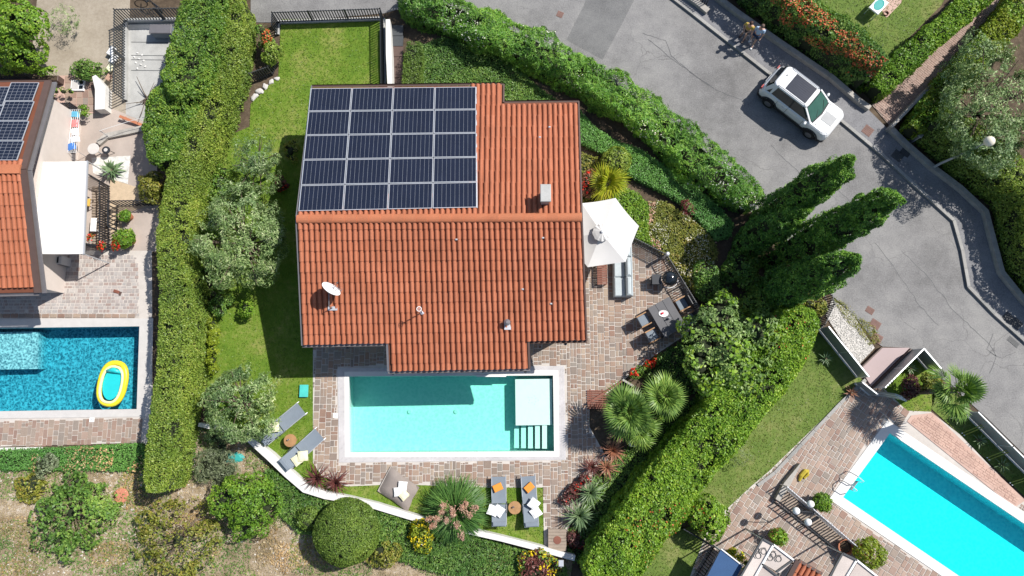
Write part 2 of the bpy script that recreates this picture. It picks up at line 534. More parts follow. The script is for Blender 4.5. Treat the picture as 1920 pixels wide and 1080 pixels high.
M['cordy'] = leaf_mat('purple_blade', [(0.06, 0.022, 0.022), (0.13, 0.045, 0.045), (0.22, 0.1, 0.09)], trans=0.1)
M['cordy_red'] = leaf_mat('coppery_blade', [(0.14, 0.055, 0.04), (0.28, 0.13, 0.09), (0.4, 0.24, 0.18)], trans=0.1)
M['maple'] = leaf_mat('crimson_leaf', [(0.12, 0.02, 0.03), (0.25, 0.05, 0.07), (0.4, 0.13, 0.15)], trans=0.2)
M['redflower'] = leaf_mat('red_petal', [(0.3, 0.008, 0.005), (0.6, 0.02, 0.012), (0.75, 0.06, 0.02)], trans=0.15)
M['berry'] = leaf_mat('orange_berry', [(0.3, 0.05, 0.025), (0.5, 0.10, 0.04), (0.6, 0.2, 0.09)], trans=0.1)
M['yellowflower'] = leaf_mat('yellow_petal', [(0.55, 0.42, 0.01), (0.75, 0.62, 0.02)], trans=0.2)
M['whiteflower'] = leaf_mat('white_petal', [(0.6, 0.6, 0.55), (0.8, 0.8, 0.76)], trans=0.2)
M['pinkplume'] = leaf_mat('pink_plume', [(0.42, 0.22, 0.17), (0.58, 0.36, 0.29), (0.7, 0.5, 0.42)], trans=0.2)
M['drygrass'] = leaf_mat('dry_blade', [(0.27, 0.21, 0.11), (0.46, 0.38, 0.23), (0.62, 0.55, 0.4)], trans=0.2)
M['pampas'] = leaf_mat('grass_blade', [(0.035, 0.09, 0.02), (0.07, 0.16, 0.035), (0.14, 0.25, 0.06)], trans=0.2, gain=1.3)
M['blade'] = leaf_mat('turf_blade', [(0.07, 0.145, 0.012), (0.125, 0.22, 0.02), (0.21, 0.275, 0.04)], trans=0.25)
M['blade_cool'] = leaf_mat('cool_turf_blade', [(0.07, 0.125, 0.022), (0.125, 0.19, 0.035), (0.23, 0.25, 0.08)], trans=0.25)
M['lavender'] = leaf_mat('lavender_leaf', [(0.08, 0.11, 0.06), (0.15, 0.19, 0.11), (0.24, 0.28, 0.19)], trans=0.1, gain=1.15)
M['scrubleaf'] = leaf_mat('scrub_leaf', [(0.07, 0.10, 0.012), (0.14, 0.17, 0.025), (0.22, 0.23, 0.05), (0.3, 0.22, 0.06)], trans=0.2, gain=1.2)
M['litter'] = leaf_mat('fallen_leaf', [(0.22, 0.14, 0.06), (0.42, 0.28, 0.14), (0.55, 0.45, 0.28)], trans=0.1)

# ------------------------------------------------------------------ foliage helpers (numpy)
def vnoise(P, scale, seed=0):
    Q = P * scale + seed * 17.31
    i = np.floor(Q).astype(np.int64)
    f = Q - i
    f = f * f * (3 - 2 * f)
    def hsh(ix, iy, iz):
        h = (ix * 374761393 + iy * 668265263 + iz * 2147483647 + seed * 974711) & 0xffffffff
        h = ((h ^ (h >> 13)) * 1274126177) & 0xffffffff
        return ((h ^ (h >> 16)) & 0xffff) / 65535.0
    r = 0
    for dx in (0, 1):
        for dy in (0, 1):
            for dz in (0, 1):
                w = (f[:, 0] if dx else 1 - f[:, 0]) * (f[:, 1] if dy else 1 - f[:, 1]) * (f[:, 2] if dz else 1 - f[:, 2])
                r = r + w * hsh(i[:, 0] + dx, i[:, 1] + dy, i[:, 2] + dz)
    return r
def unit(a):
    return a / np.maximum(1e-9, np.linalg.norm(a, axis=1, keepdims=True))
def quads_mesh(name, V, material):
    """V: (n,4,3) array"""
    n = len(V)
    me = bpy.data.meshes.new(name)
    me.vertices.add(n * 4)
    me.vertices.foreach_set('co', np.ascontiguousarray(V, dtype=np.float32).reshape(-1))
    me.loops.add(n * 4)
    me.loops.foreach_set('vertex_index', np.arange(n * 4, dtype=np.int32))
    me.polygons.add(n)
    me.polygons.foreach_set('loop_start', np.arange(0, n * 4, 4, dtype=np.int32))
    me.materials.append(material)
    me.update(calc_edges=True)
    return me
def leaf_quads(P, N, size, aspect=0.5, spread=0.8, droop=0.0):
    n = len(P)
    rd = rng.normal(size=(n, 3))
    rd = unit(rd - 0.75 * N * (rd * N).sum(1, keepdims=True))
    d = unit(rd * spread + N * (0.75 - spread * 0.55) + np.array([0, 0, -droop]))
    s = np.cross(d, unit(N + 0.55 * rng.normal(size=(n, 3))))
    s = unit(s)
    L = (size * rng.uniform(0.6, 1.35, n))[:, None]
    W = L * aspect * 0.5
    V = np.empty((n, 4, 3))
    V[:, 0] = P - d * L * 0.5
    V[:, 1] = P + s * W
    V[:, 2] = P + d * L * 0.5
    V[:, 3] = P - s * W
    return V
def leaves(name, P, N, size, material, parent=None, aspect=0.5, spread=0.8, droop=0.0, kind=None):
    if parent is not None:
        inv = np.array(wm(parent).inverted())
        P = P @ inv[:3, :3].T + inv[:3, 3]
        N = N @ inv[:3, :3].T
    me = quads_mesh(name, leaf_quads(P, N, size, aspect, spread, droop), material)
    o = bpy.data.objects.new(name, me)
    link(o)
    if parent is not None: o.parent = parent
    if kind: o['kind'] = kind
    return o
def in_poly(pts, x, y):
    c = np.zeros(len(x), bool)
    n = len(pts)
    for i in range(n):
        x0, y0 = pts[i - 1][0], pts[i - 1][1]
        x1, y1 = pts[i][0], pts[i][1]
        if abs(y1 - y0) < 1e-12: continue
        k = ((y0 > y) != (y1 > y)) & (x < (x1 - x0) * (y - y0) / (y1 - y0) + x0)
        c ^= k
    return c
def poly_area(p):
    return abs(sum(p[i - 1][0] * p[i][1] - p[i][0] * p[i - 1][1] for i in range(len(p)))) / 2
def sample_poly(pts, n):
    xs = [p[0] for p in pts]; ys = [p[1] for p in pts]
    k = int(n * (max(xs) - min(xs)) * (max(ys) - min(ys)) / max(0.01, poly_area(pts)) * 1.15) + 20
    x = rng.uniform(min(xs), max(xs), k)
    y = rng.uniform(min(ys), max(ys), k)
    m = in_poly(pts, x, y)
    return np.stack([x[m], y[m]], 1)[:n]
# ------------------------------------------------------------------ plants
def resample(path, step):
    """path of (Vector2, width) -> dense smooth list"""
    pts = [np.array([p[0].x, p[0].y, p[1]]) for p in path]
    out = []
    n = len(pts)
    for i in range(n - 1):
        p0, p1, p2, p3 = pts[max(0, i - 1)], pts[i], pts[i + 1], pts[min(n - 1, i + 2)]
        L = np.linalg.norm(p2[:2] - p1[:2])
        k = max(1, int(L / step))
        for j in range(k):
            t = j / k
            out.append(0.5 * ((2 * p1) + (-p0 + p2) * t + (2 * p0 - 5 * p1 + 4 * p2 - p3) * t * t + (-p0 + 3 * p1 - 3 * p2 + p3) * t ** 3))
    out.append(pts[-1])
    return np.array(out)

def hedge(label, path_px, h, material, leaf=0.11, dens=420, aspect=0.55, lump=0.12, lump_scale=1.6, name='hedge', cat='hedge',
          group=None, rnd=0.25, extra=None, topvar=0.08, spread=0.8, core=0.84, ground=False, gap=0.27):
    c = [(G(p[0], p[1], 0 if ground else h), p[2]) for p in path_px]
    path = resample(c, 0.25)
    mid = path[len(path) // 2]
    t = thing(name, label, cat, (mid[0], mid[1], 0), 0, group)
    d = np.gradient(path[:, :2], axis=0)
    d = d / np.linalg.norm(d, axis=1, keepdims=True)
    nr = np.stack([-d[:, 1], d[:, 0]], 1)
    seg = np.linalg.norm(np.diff(path[:, :2], axis=0), axis=1)
    L = seg.sum()
    wmean = path[:, 2].mean()
    area = L * (wmean + 2 * h) + 2 * wmean * h
    n = int(area * dens)
    cum = np.concatenate([[0], np.cumsum(seg)])
    s = rng.uniform(-0.15, L + 0.15, n)
    def at(s):
        s2 = np.clip(s, 0, L)
        return [np.interp(s2, cum, a) for a in (path[:, 0], path[:, 1], path[:, 2], d[:, 0], d[:, 1], nr[:, 0], nr[:, 1])]
    X, Y, W, DX, DY, NX, NY = at(s)
    q = rng.uniform(0, W + 2 * h, n)
    a = np.where(q < h, -1.0, np.where(q > h + W, 1.0, (q - h) / W * 2 - 1))
    z = np.where(q < h, q, np.where(q > h + W, W + 2 * h - q, h))
    nn = np.stack([np.where(np.abs(a) >= 1, a, 0.0), np.where(np.abs(a) >= 1, 0.0, 1.0)], 1)
    # round the shoulders
    over = np.clip((np.abs(a) * W / 2 - (W / 2 - rnd)) / rnd, 0, 1)
    z = np.where(np.abs(a) < 1, z - rnd * (1 - np.sqrt(np.maximum(0, 1 - over ** 2))), z)
    zt = np.clip((z - (h - rnd)) / rnd, 0, 1)
    aa = np.where(np.abs(a) >= 1, a * (1 - (rnd / (W / 2)) * (1 - np.sqrt(np.maximum(0, 1 - zt ** 2))) * 0.9), a)
    ends = np.clip(np.minimum(s, L - s) / 0.5, -0.3, 1)
    shrink = np.sqrt(np.clip(0.55 + 0.45 * ends, 0.2, 1))
    off = aa * W / 2 * shrink
    e = np.where(s < 0, s, np.where(s > L, s - L, 0))
    P = np.stack([X + NX * off + DX * e, Y + NY * off + DY * e, z], 1)
    N3 = np.stack([NX * nn[:, 0], NY * nn[:, 0], nn[:, 1] + 0.25], 1)
    N3 = unit(N3)
    lum = (vnoise(P, lump_scale, 3) - 0.5) * 2 * lump + (vnoise(P, lump_scale * 3.2, 5) - 0.5) * lump
    dep = -np.abs(rng.normal(0, 0.07, n)) + rng.normal(0, 0.03, n)
    P = P + N3 * (lum + dep)[:, None]
    P[:, 2] += topvar * (vnoise(P * np.array([1, 1, 0]), 0.7, 9) - 0.5) * 2 * (P[:, 2] / h)
    P[:, 2] = np.maximum(0.02, P[:, 2])
    gp = vnoise(P, 4.2, 41) * 0.6 + vnoise(P, 1.7, 43) * 0.4
    kp = rng.uniform(0, 1, n) < np.clip((gp - gap) / 0.16, 0.08, 1)
    leaves('foliage', P[kp], N3[kp], leaf, material, t, aspect, spread, kind='stuff')
    if extra:
        for (nm, mt, frac, size, side, scale, thr) in extra:
            keep = (vnoise(P, scale, 21) > thr) & (rng.uniform(0, 1, n) < frac)
            if side is not None: keep &= (aa * side > -0.35)
            keep &= z > h * 0.5
            leaves(nm, P[keep] + N3[keep] * 0.04, N3[keep], size, M[mt], t, 0.7, 0.9, kind='stuff')
    # woody core
    mb = MB()
    k = len(path)
    ring = []
    hc = h - lump - topvar
    prof = [(-1, 0.0), (-1, hc * 0.8), (-0.7, hc * 0.9), (0.7, hc * 0.9), (1, hc * 0.8), (1, 0.0)]
    step = max(1, k // 40)
    idx = list(range(0, k, step))
    if idx[-1] != k - 1: idx.append(k - 1)
    for i in idx:
        x, y, w = path[i]
        ww = max(0.1, w / 2 * core - 0.04)
        ring.append([(x + nr[i, 0] * a_ * ww, y + nr[i, 1] * a_ * ww, zz) for a_, zz in prof])
    vs = [p for r_ in ring for p in r_]
    m = len(prof)
    fs = []
    for i in range(len(ring) - 1):
        for j in range(m - 1):
            fs.append((i * m + j, i * m + j + 1, (i + 1) * m + j + 1, (i + 1) * m + j))
    fs.append(tuple(range(m)))
    fs.append(tuple((len(ring) - 1) * m + j for j in range(m))[::-1])
    mb.add(vs, fs)
    mb.build('branches', M['twig'], t, world=True)
    return t

def blob_points(blobs, dens, lump=0.12, lscale=2.0, inner=0.0, low=-0.4):
    Ps, Ns = [], []
    for i, (c, rx, ry, rz) in enumerate(blobs):
        area = 4 * math.pi * ((rx * ry) ** 1.6 / 3 + (rx * rz) ** 1.6 / 3 + (ry * rz) ** 1.6 / 3) ** (1 / 1.6)
        n = int(area * dens)
        d = unit(rng.normal(size=(n, 3)))
        d = d[d[:, 2] > low]
        rad = np.array([rx, ry, rz])
        P = np.array(c) + d * rad
        N = unit(d / rad)
        lum = (vnoise(P, lscale, 3) - 0.5) * 2 * lump + (vnoise(P, lscale * 3, 5) - 0.5) * lump
        dep = -np.abs(rng.normal(0, 0.06, len(P)))
        if inner > 0:
            dep = dep - (rng.uniform(0, 1, len(P)) ** 2) * inner * min(rx, ry, rz)
        P = P + N * (lum + dep)[:, None]
        keep = np.ones(len(P), bool)
        for j, (c2, ax, ay, az) in enumerate(blobs):
            if j == i: continue
            q = (P - np.array(c2)) / np.array([ax, ay, az])
            keep &= (q ** 2).sum(1) > 0.72
        keep &= P[:, 2] > 0.03
        Ps.append(P[keep]); Ns.append(N[keep])
    return np.concatenate(Ps), np.concatenate(Ns)

def core_blobs(mb, blobs, k=0.82):
    for (c, rx, ry, rz) in blobs:
        mb.ball(Vector(c), 1.0, 10, rx * k, ry * k, min(rz * k, rz))
        # rescale the unit ball's height
    return mb
def add_core(t, blobs, k=0.8, material=None):
    mb = MB()
    for (c, rx, ry, rz) in blobs:
        Mx = Matrix.Translation(Vector(c)) @ Matrix.Diagonal((rx * k, ry * k, rz * k, 1))
        prof = [(max(1e-3, math.cos(a)), math.sin(a)) for a in [-math.pi / 2 + math.pi * i / 6 for i in range(7)]]
        mb.lathe(prof, n=9, M=Mx)
    return mb.build('branches', material or M['twig'], t, world=True, kind='stuff')

def bush(name, label, cat, blobs, material, leaf=0.1, dens=450, aspect=0.55, lump=0.1, lscale=2.5, inner=0.0, core=None,
         extra=None, group=None, spread=0.85, low=-0.3, trunk=None, gap=0.32):
    c0 = blobs[0][0]
    t = thing(name, label, cat, (c0[0], c0[1], 0), 0, group)
    P, N = blob_points(blobs, dens, lump, lscale, inner, low)
    gp = vnoise(P, 4.0, 41) * 0.55 + vnoise(P, 1.6, 43) * 0.45
    kp = rng.uniform(0, 1, len(P)) < np.clip((gp - gap) / 0.16, 0.06, 1)
    P, N = P[kp], N[kp]
    leaves('foliage' if trunk is None else 'crown', P, N, leaf, material, t, aspect, spread, kind='stuff')
    if extra:
        for (nm, mt, frac, size, scale, thr, topmin) in extra:
            keep = (vnoise(P, scale, 21) > thr) & (rng.uniform(0, 1, len(P)) < frac) & (N[:, 2] > topmin)
            leaves(nm, P[keep] + N[keep] * 0.05, N[keep], size, M[mt], t, 0.75, 0.9, kind='stuff')
    if core is None: core = 0.8 if len(blobs) == 1 else 0.5
    if core: add_core(t, blobs, core)
    if trunk:
        mb = MB()
        base = Vector(trunk[0]); r = trunk[1]
        top = Vector(c0)
        mb.tube([base, base.lerp(top, 0.35) + Vector((0.06, -0.04, 0)), base.lerp(top, 0.7), top], [r, r * 0.85, r * 0.65, r * 0.3], 8)
        for (c, rx, ry, rz) in blobs:
            for q in range(2 if len(blobs) > 4 else 5):
                a = random.uniform(0, 6.28)
                e = Vector(c) + Vector((math.cos(a) * rx * 0.7, math.sin(a) * ry * 0.7, rz * random.uniform(-0.1, 0.7)))
                s_ = base.lerp(top, random.uniform(0.35, 0.8))
                mb.tube([s_, s_.lerp(e, 0.5) + Vector((0, 0, 0.15)), e], [r * 0.42, r * 0.28, r * 0.08], 5)
        mb.build('trunk', M['trunk'], t, world=True)
    return t

def blobs_at(px, py, h, rpx, zr, n=0, jit=0.6, rr=0.5, squash=1.0, seed=0):
    """a main lump plus n side lumps; px,py = seen centre of the lump at height h; rpx = seen radius"""
    rnd = random.Random(seed)
    c = G(px, py, h)
    r = rpx / 37.6 * (H - h) / H * 1.02
    out = [((c.x, c.y, h), r, r * squash, zr)] if n == 0 else [((c.x, c.y, h), r * 0.68, r * 0.68 * squash, zr * 0.85)]
    for i in range(n):
        a = 6.283 * (i + rnd.uniform(-0.3, 0.3)) / n
        k = r * jit * rnd.uniform(0.8, 1.1)
        q = r * rr * rnd.uniform(0.75, 1.15)
        out.append(((c.x + math.cos(a) * k, c.y + math.sin(a) * k * squash, max(0.15, h + zr * rnd.uniform(-0.45, 0.35))), q, q, zr * rr * rnd.uniform(0.85, 1.3)))
    return out

def ground_cover(name, label, cat, poly_px, h, material, leaf=0.09, dens=420, aspect=0.6, lump=0.06, kind='stuff', bumps=0.0, extra=None, z0=0.02):
    """low planting: a raised cushion with leaves over it"""
    pts = GP(poly_px, h)
    A = poly_area(pts)
    P2 = sample_poly(pts, int(A * dens))
    per = []
    n = len(pts)
    for i in range(n):
        a, b = pts[i], pts[(i + 1) % n]
        k = int((b - a).length * h * dens)
        if k:
            s = rng.uniform(0, 1, k)
            per.append(np.stack([a.x + (b.x - a.x) * s, a.y + (b.y - a.y) * s, rng.uniform(z0, h, k)], 1))
    P = np.concatenate([P2, np.full((len(P2), 1), h)], 1)
    P[:, 2] += (vnoise(P, 1.3, 4) - 0.5) * 2 * bumps + (vnoise(P, 4.0, 8) - 0.5) * 2 * lump - np.abs(rng.normal(0, 0.04, len(P)))
    N = np.tile(np.array([0, 0, 1.0]), (len(P), 1))
    if per:
        e = np.concatenate(per)
        e[:, :2] += rng.normal(0, 0.05, (len(e), 2))
        P = np.concatenate([P, e]); N = np.concatenate([N, np.tile(np.array([0, 0, 1.0]), (len(e), 1))])
    P[:, 2] = np.maximum(P[:, 2], z0)
    cen = sum(pts, Vector()) / n
    t = thing(name, label, cat, (cen.x, cen.y, 0))
    leaves('foliage', P, N, leaf, material, t, aspect, 0.9, kind='stuff')
    if extra:
        for (nm, mt, frac, size, scale, thr) in extra:
            keep = (vnoise(P, scale, 21) > thr) & (rng.uniform(0, 1, len(P)) < frac)
            leaves(nm, P[keep] + np.array([0, 0, 0.05]), N[keep], size, M[mt], t, 0.75, 0.9, kind='stuff')
    if h > 0.12:
        mb = MB()
        sh = [(p.x + (cen.x - p.x) * 0.02, p.y + (cen.y - p.y) * 0.02) for p in pts]
        mb.prism(sh, z0 - 0.01, max(z0 + .03, h - 0.12 - bumps * 1.3 - lump))
        mb.build('branches', M['twig'], t, world=True)
    return t

def turf(poly_px, material, dens=260, h=0.035, thr=None):
    pts = GP(poly_px, 0)
    P2 = sample_poly(pts, int(poly_area(pts) * dens))
    P = np.concatenate([P2, rng.uniform(0.015, h, (len(P2), 1))], 1)
    if thr is not None: P = P[vnoise(P, 0.8, 2) > thr]
    N = np.tile(np.array([0, 0, 1.0]), (len(P), 1))
    return leaf_quads(P, N, 0.085, 0.3, 0.9)

def sword(mb, base, az, el, L, w, droop=0.3, segs=3):
    """one blade: strip that rises and bends over"""
    d = Vector((math.cos(az), math.sin(az), 0))
    sd_ = Vector((-math.sin(az), math.cos(az), 0))
    p = Vector(base)
    vs = []
    e = el
    for i in range(segs + 1):
        k = i / segs
        ww = w * (0.75 + 0.5 * k if k < 0.35 else (1 - (k - 0.35) / 0.65) * 0.95 + 0.04) * 0.5
        vs.append(p - sd_ * ww)
        vs.append(p + sd_ * ww)
        p = p + (d * math.cos(e) + Vector((0, 0, 1)) * math.sin(e)) * (L / segs)
        e -= droop / segs * 2
    fs = [(2 * i, 2 * i + 1, 2 * i + 3, 2 * i + 2) for i in range(segs)]
    return mb.add(vs, fs)

def rosette(name, label, cat, px, py, h, L, material, n=60, w=0.05, el=(0.1, 1.35), droop=0.5, group=None, stem=0.0, trunkr=0.06):
    c = G(px, py, h)
    t = thing(name, label, cat, (c.x, c.y, 0), 0, group)
    protos = []
    for k in range(6):
        mb = MB()
        sword(mb, (0.03, 0, 0), 0, el[0] + (el[1] - el[0]) * k / 5, L * (0.82 + 0.18 * math.sin(k + 1)), w, droop * (1.2 - 0.12 * k))
        protos.append(mb.mesh('leaf', material))
    for i in range(n):
        k = min(5, int((i / n) ** 0.9 * 6))
        o = bpy.data.objects.new('leaf', protos[k])
        link(o)
        o.parent = t
        o.location = (0, 0, h * 0.55 + 0.1 * i / n)
        s = random.uniform(0.82, 1.12)
        o.scale = (s, s, s)
        o.rotation_euler = (0, random.uniform(-0.1, 0.1), i * 2.39996 + random.uniform(-0.2, 0.2))
    mb = MB()
    mb.tube([(0, 0, 0), (0, 0, h * 0.55 + 0.12)], [trunkr * 1.2, trunkr], 8)
    mb.build('trunk', M['trunk'], t)
    return t

def fan_mesh(material, L, stalk, nseg=16, spread=2.5, droop=0.25):
    """fan palm leaf lying along +x"""
    mb = MB()
    mb.tube([(0, 0, 0), (stalk * 0.5, 0, stalk * 0.06), (stalk, 0, 0.0)], [0.022, 0.018, 0.012], 4)
    for i in range(nseg):
        a = -spread / 2 + spread * i / (nseg - 1)
        l = L * (0.8 + 0.2 * math.cos(a * 0.8))
        d = Vector((math.cos(a), math.sin(a), 0)); s_ = Vector((-math.sin(a), math.cos(a), 0))
        b = Vector((stalk - 0.02, 0, 0))
        w = L * spread / nseg * 0.34
        z = 0.02 if i % 2 else -0.02
        m1 = b + d * l * 0.5 + Vector((0, 0, z))
        m2 = b + d * l + Vector((0, 0, -droop * l * random.uniform(0.4, 1.0)))
        mb.add([b, m1 - s_ * w, m2, m1 + s_ * w], [(0, 1, 2, 3)])
    return mb.mesh('frond', material)
def fan_palm(name, label, px, py, h, L, stalk, material, n=24, group=None, base=None, trunk_r=0.13, cat='palm', el=(-0.35, 1.45)):
    c = G(px, py, h)
    b = Vector((c.x, c.y, 0)) if base is None else G(base[0], base[1], 0)
    t = thing(name, label, cat, b, 0, group)
    ms = [fan_mesh(material, L * k, stalk * k) for k in (0.85, 1.0, 1.1)]
    for i in range(n):
        o = bpy.data.objects.new('frond', ms[i % 3])
        link(o)
        o.parent = t
        o.location = (c.x - b.x, c.y - b.y, h - 0.05)
        f = i / n
        e = el[0] + (el[1] - el[0]) * f + random.uniform(-0.22, 0.22)
        o.rotation_euler = (random.uniform(-0.6, 0.6), -e, i * 2.39996 + random.uniform(-0.45, 0.45))
        s = random.uniform(0.72, 1.2) * (1 - 0.2 * f)
        o.scale = (s, s, s)
    mb = MB()
    mb.tube([(0, 0, 0), ((c.x - b.x) * 0.5, (c.y - b.y) * 0.5, h * 0.5), (c.x - b.x, c.y - b.y, h)], [trunk_r * 1.15, trunk_r, trunk_r], 9)
    mb.build('trunk', M['trunk'], t)
    return t

def cypress(label, tip_px, h, r, lean=(0, 0), seed=0, group='cypresses beside the road'):
    top = G(tip_px[0], tip_px[1], h)
    t = thing('cypress_tree', label, 'cypress tree', (top.x - lean[0], top.y - lean[1], 0), 0, group)
    n = int(h * r * 2 * math.pi * 900)
    zz = rng.uniform(0, 1, n) ** 0.85
    a = rng.uniform(0, 2 * math.pi, n)
    prof = np.interp(zz, [0, 0.08, 0.35, 0.6, 0.8, 0.92, 1.0], [0.8, 0.95, 1.0, 0.93, 0.74, 0.44, 0.03]) * r
    P = np.stack([np.cos(a) * prof, np.sin(a) * prof, zz * h], 1)
    N = unit(np.stack([np.cos(a), np.sin(a), 0.75 + 1.2 * np.clip(zz - 0.7, 0, 1)], 1))
    flame = (vnoise(P * np.array([1, 1, 0.5]) + seed, 2.6, 3) - 0.5) * 0.6 + (vnoise(P + seed, 5.0, 4) - 0.5) * 0.34
    P = P + N * (flame - np.abs(rng.normal(0, 0.06, n)))[:, None]
    P[:, 2] = np.clip(P[:, 2], 0.05, None)
    gp = vnoise(P + seed, 4.5, 41) * 0.6 + vnoise(P + seed, 2.0, 43) * 0.4
    kp = rng.uniform(0, 1, n) < np.clip((gp - 0.36) / 0.16, 0.05, 1)
    P, N = P[kp], N[kp]
    up = np.array([0, 0, 1.0])
    P[:, :2] += np.array([t.location.x, t.location.y]) + np.outer(P[:, 2] / h, np.array(lean))
    leaves('crown', P, unit(N + up * 0.9), 0.15, M['cypress'], t, 0.3, 0.6, kind='stuff')
    mb = MB()
    mb.tube([(0, 0, 0), (lean[0] * 0.5, lean[1] * 0.5, h * 0.5), (lean[0] * 0.95, lean[1] * 0.95, h * 0.93)], [0.16, 0.1, 0.02], 8)
    mb.build('trunk', M['trunk'], t)
    mb = MB()
    mb.lathe([(r * 0.5, 0.1), (r * 0.7, h * 0.3), (r * 0.66, h * 0.6), (r * 0.5, h * 0.78), (r * 0.2, h * 0.9)], n=10)
    for i, v in enumerate(mb.v):
        mb.v[i] = (v[0] + lean[0] * v[2] / h, v[1] + lean[1] * v[2] / h, v[2])
    mb.build('branches', M['twig'], t)
    return t

def grass_tuft(name, label, cat, px, py, h, r, material, n=500, w=0.03, plumes=None):
    c = G(px, py, h * 0.5)
    t = thing(name, label, cat, (c.x, c.y, 0))
    mb = MB()
    for i in range(n):
        a = random.uniform(0, 6.283)
        f = random.uniform(0, 1)
        sword(mb, (math.cos(a) * 0.22 * f, math.sin(a) * 0.22 * f, 0.05), a + random.uniform(-0.4, 0.4), 1.45 - 0.75 * f + random.uniform(-0.15, 0.15),
              math.hypot(r, h) * random.uniform(0.75, 1.15), w, random.uniform(0.75, 1.25), 4)
    mb.build('foliage', material, t, kind='stuff')
    for (dx, dy) in (plumes or []):
        p = G(dx, dy, h * 1.35)
        p = Vector((p.x - c.x, p.y - c.y, h * 1.35))
        q = MB()
        base = Vector((p.x * 0.3, p.y * 0.3, h * 0.4))
        q.tube([base, p * 0.8 + Vector((0, 0, 0.1)), p], [0.012, 0.01, 0.006], 4)
        stem = q.build('plume_stem', M['drygrass'], t)
        k = 170
        s = rng.uniform(0, 1, k)
        d = np.array((p - base).normalized())
        Q = np.array(p) + np.outer((s - 0.35) * 0.42, d * np.array([1, 1, 0.6])) + rng.normal(0, 0.085, (k, 3)) * (1.15 - s)[:, None]
        o = bpy.data.objects.new('plume', quads_mesh('plume', leaf_quads(Q, np.tile(d, (k, 1)), 0.12, 0.3, 0.6), M['pinkplume']))
        link(o)
        o.parent = t
    return t
# ------------------------------------------------------------------ the setting: ground, pools, paving
def struct(name, mb, m, label=None, parent=None, world=False, **k):
    o = mb.build(name, m, parent, world=world, **k)
    if parent is None: o['kind'] = 'structure'
    if label: o['label'] = label
    return o
def sheet(name, poly_px, m, z, holes=(), label=None, h=0.0):
    mb = MB()
    mb.sheet(GP(poly_px, h), holes, z)
    return struct(name, mb, m, label)

# pool outlines (water edge) on the ground
POOL = GP([(655, 706), (1037, 704), (1039, 846), (656, 848)])
POOLB = GP([(-60, 616), (262, 612), (257, 767), (-60, 772)])
POOLC = GP([(1668, 812), (2095, 1100), (1960, 1190), (1580, 932)])
def grow(poly, d):
    c = sum(poly, Vector()) / len(poly)
    out = []
    n = len(poly)
    for i in range(n):
        a, b, e = poly[i - 1], poly[i], poly[(i + 1) % n]
        d1 = (b - a).normalized(); d2 = (e - b).normalized()
        n1 = Vector((d1.y, -d1.x, 0)); n2 = Vector((d2.y, -d2.x, 0))
        if n1.dot(b - c) < 0: n1 = -n1
        if n2.dot(b - c) < 0: n2 = -n2
        k = (n1 + n2) / (1 + n1.dot(n2))
        out.append(b + k * d)
    return out

BIG = [(-70, -70), (70, -70), (70, 70), (-70, 70)]
mb = MB(); mb.sheet(BIG, [grow(POOL, 0.06), grow(POOLB, 0.06), grow(POOLC, 0.06)], -0.03)
struct('ground', mb, M['soil'], 'bare brown earth under the gardens')

road_px = [(470, -70), (1210, -70), (1256, -4), (1300, 30), (1370, 85), (1440, 140), (1560, 217), (1650, 292), (1720, 357), (1785, 417), (1800, 470), (1812, 540), (1860, 590), (2000, 716), (2000, 925),
           (1920, 852), (1850, 783), (1745, 690), (1735, 660), (1700, 652), (1655, 650), (1640, 640), (1600, 590), (1550, 545), (1500, 470), (1400, 390), (1250, 290), (1100, 180), (960, 110), (860, 60), (745, 18), (720, 25), (520, 42), (470, 42)]
sheet('road', road_px, M['road'], 0.0, label='pale grey worn asphalt road with cracks')
patch = sheet('road_patch', [(1095, 10), (1062, 75), (1130, 112), (1166, 45), (1190, -2), (1200, -60), (1115, -60)], M['patch'], 0.004, label='darker asphalt repair across the road')
# long open cracks
mb = MB()
for line in ([(1205, 62), (1248, 76), (1258, 104), (1300, 140), (1345, 170), (1392, 188)], [(1215, 74), (1270, 118), (1330, 160)],
             [(1640, 455), (1668, 490), (1700, 535), (1725, 575), (1760, 610)], [(1690, 470), (1740, 520), (1790, 585), (1850, 640), (1868, 668), (1855, 700)],
             [(1445, 272), (1478, 305), (1500, 325)], [(1855, 660), (1880, 672), (1905, 660)], [(1868, 668), (1850, 655), (1862, 625)], [(1560, 345), (1600, 385), (1620, 400)]):
    for (a, b) in zip(line[:-1], line[1:]):
        A, B = G(*a), G(*b)
        k = max(1, int((B - A).length / 0.25))
        prev = A
        for i in range(1, k + 1):
            q = A.lerp(B, i / k) + (Vector((random.uniform(-.04, .04), random.uniform(-.04, .04), 0)) if i < k else Vector())
            d = (q - prev).normalized(); s_ = Vector((-d.y, d.x, 0)) * random.uniform(0.006, 0.013)
            mb.add([(prev - s_) + Vector((0, 0, .009)), (prev + s_) + Vector((0, 0, .009)), (q + s_) + Vector((0, 0, .009)), (q - s_) + Vector((0, 0, .009))], [(3, 2, 1, 0)])
            prev = q
struct('road_crack', mb, M['darkgrey'], 'dark cracks running along the asphalt')

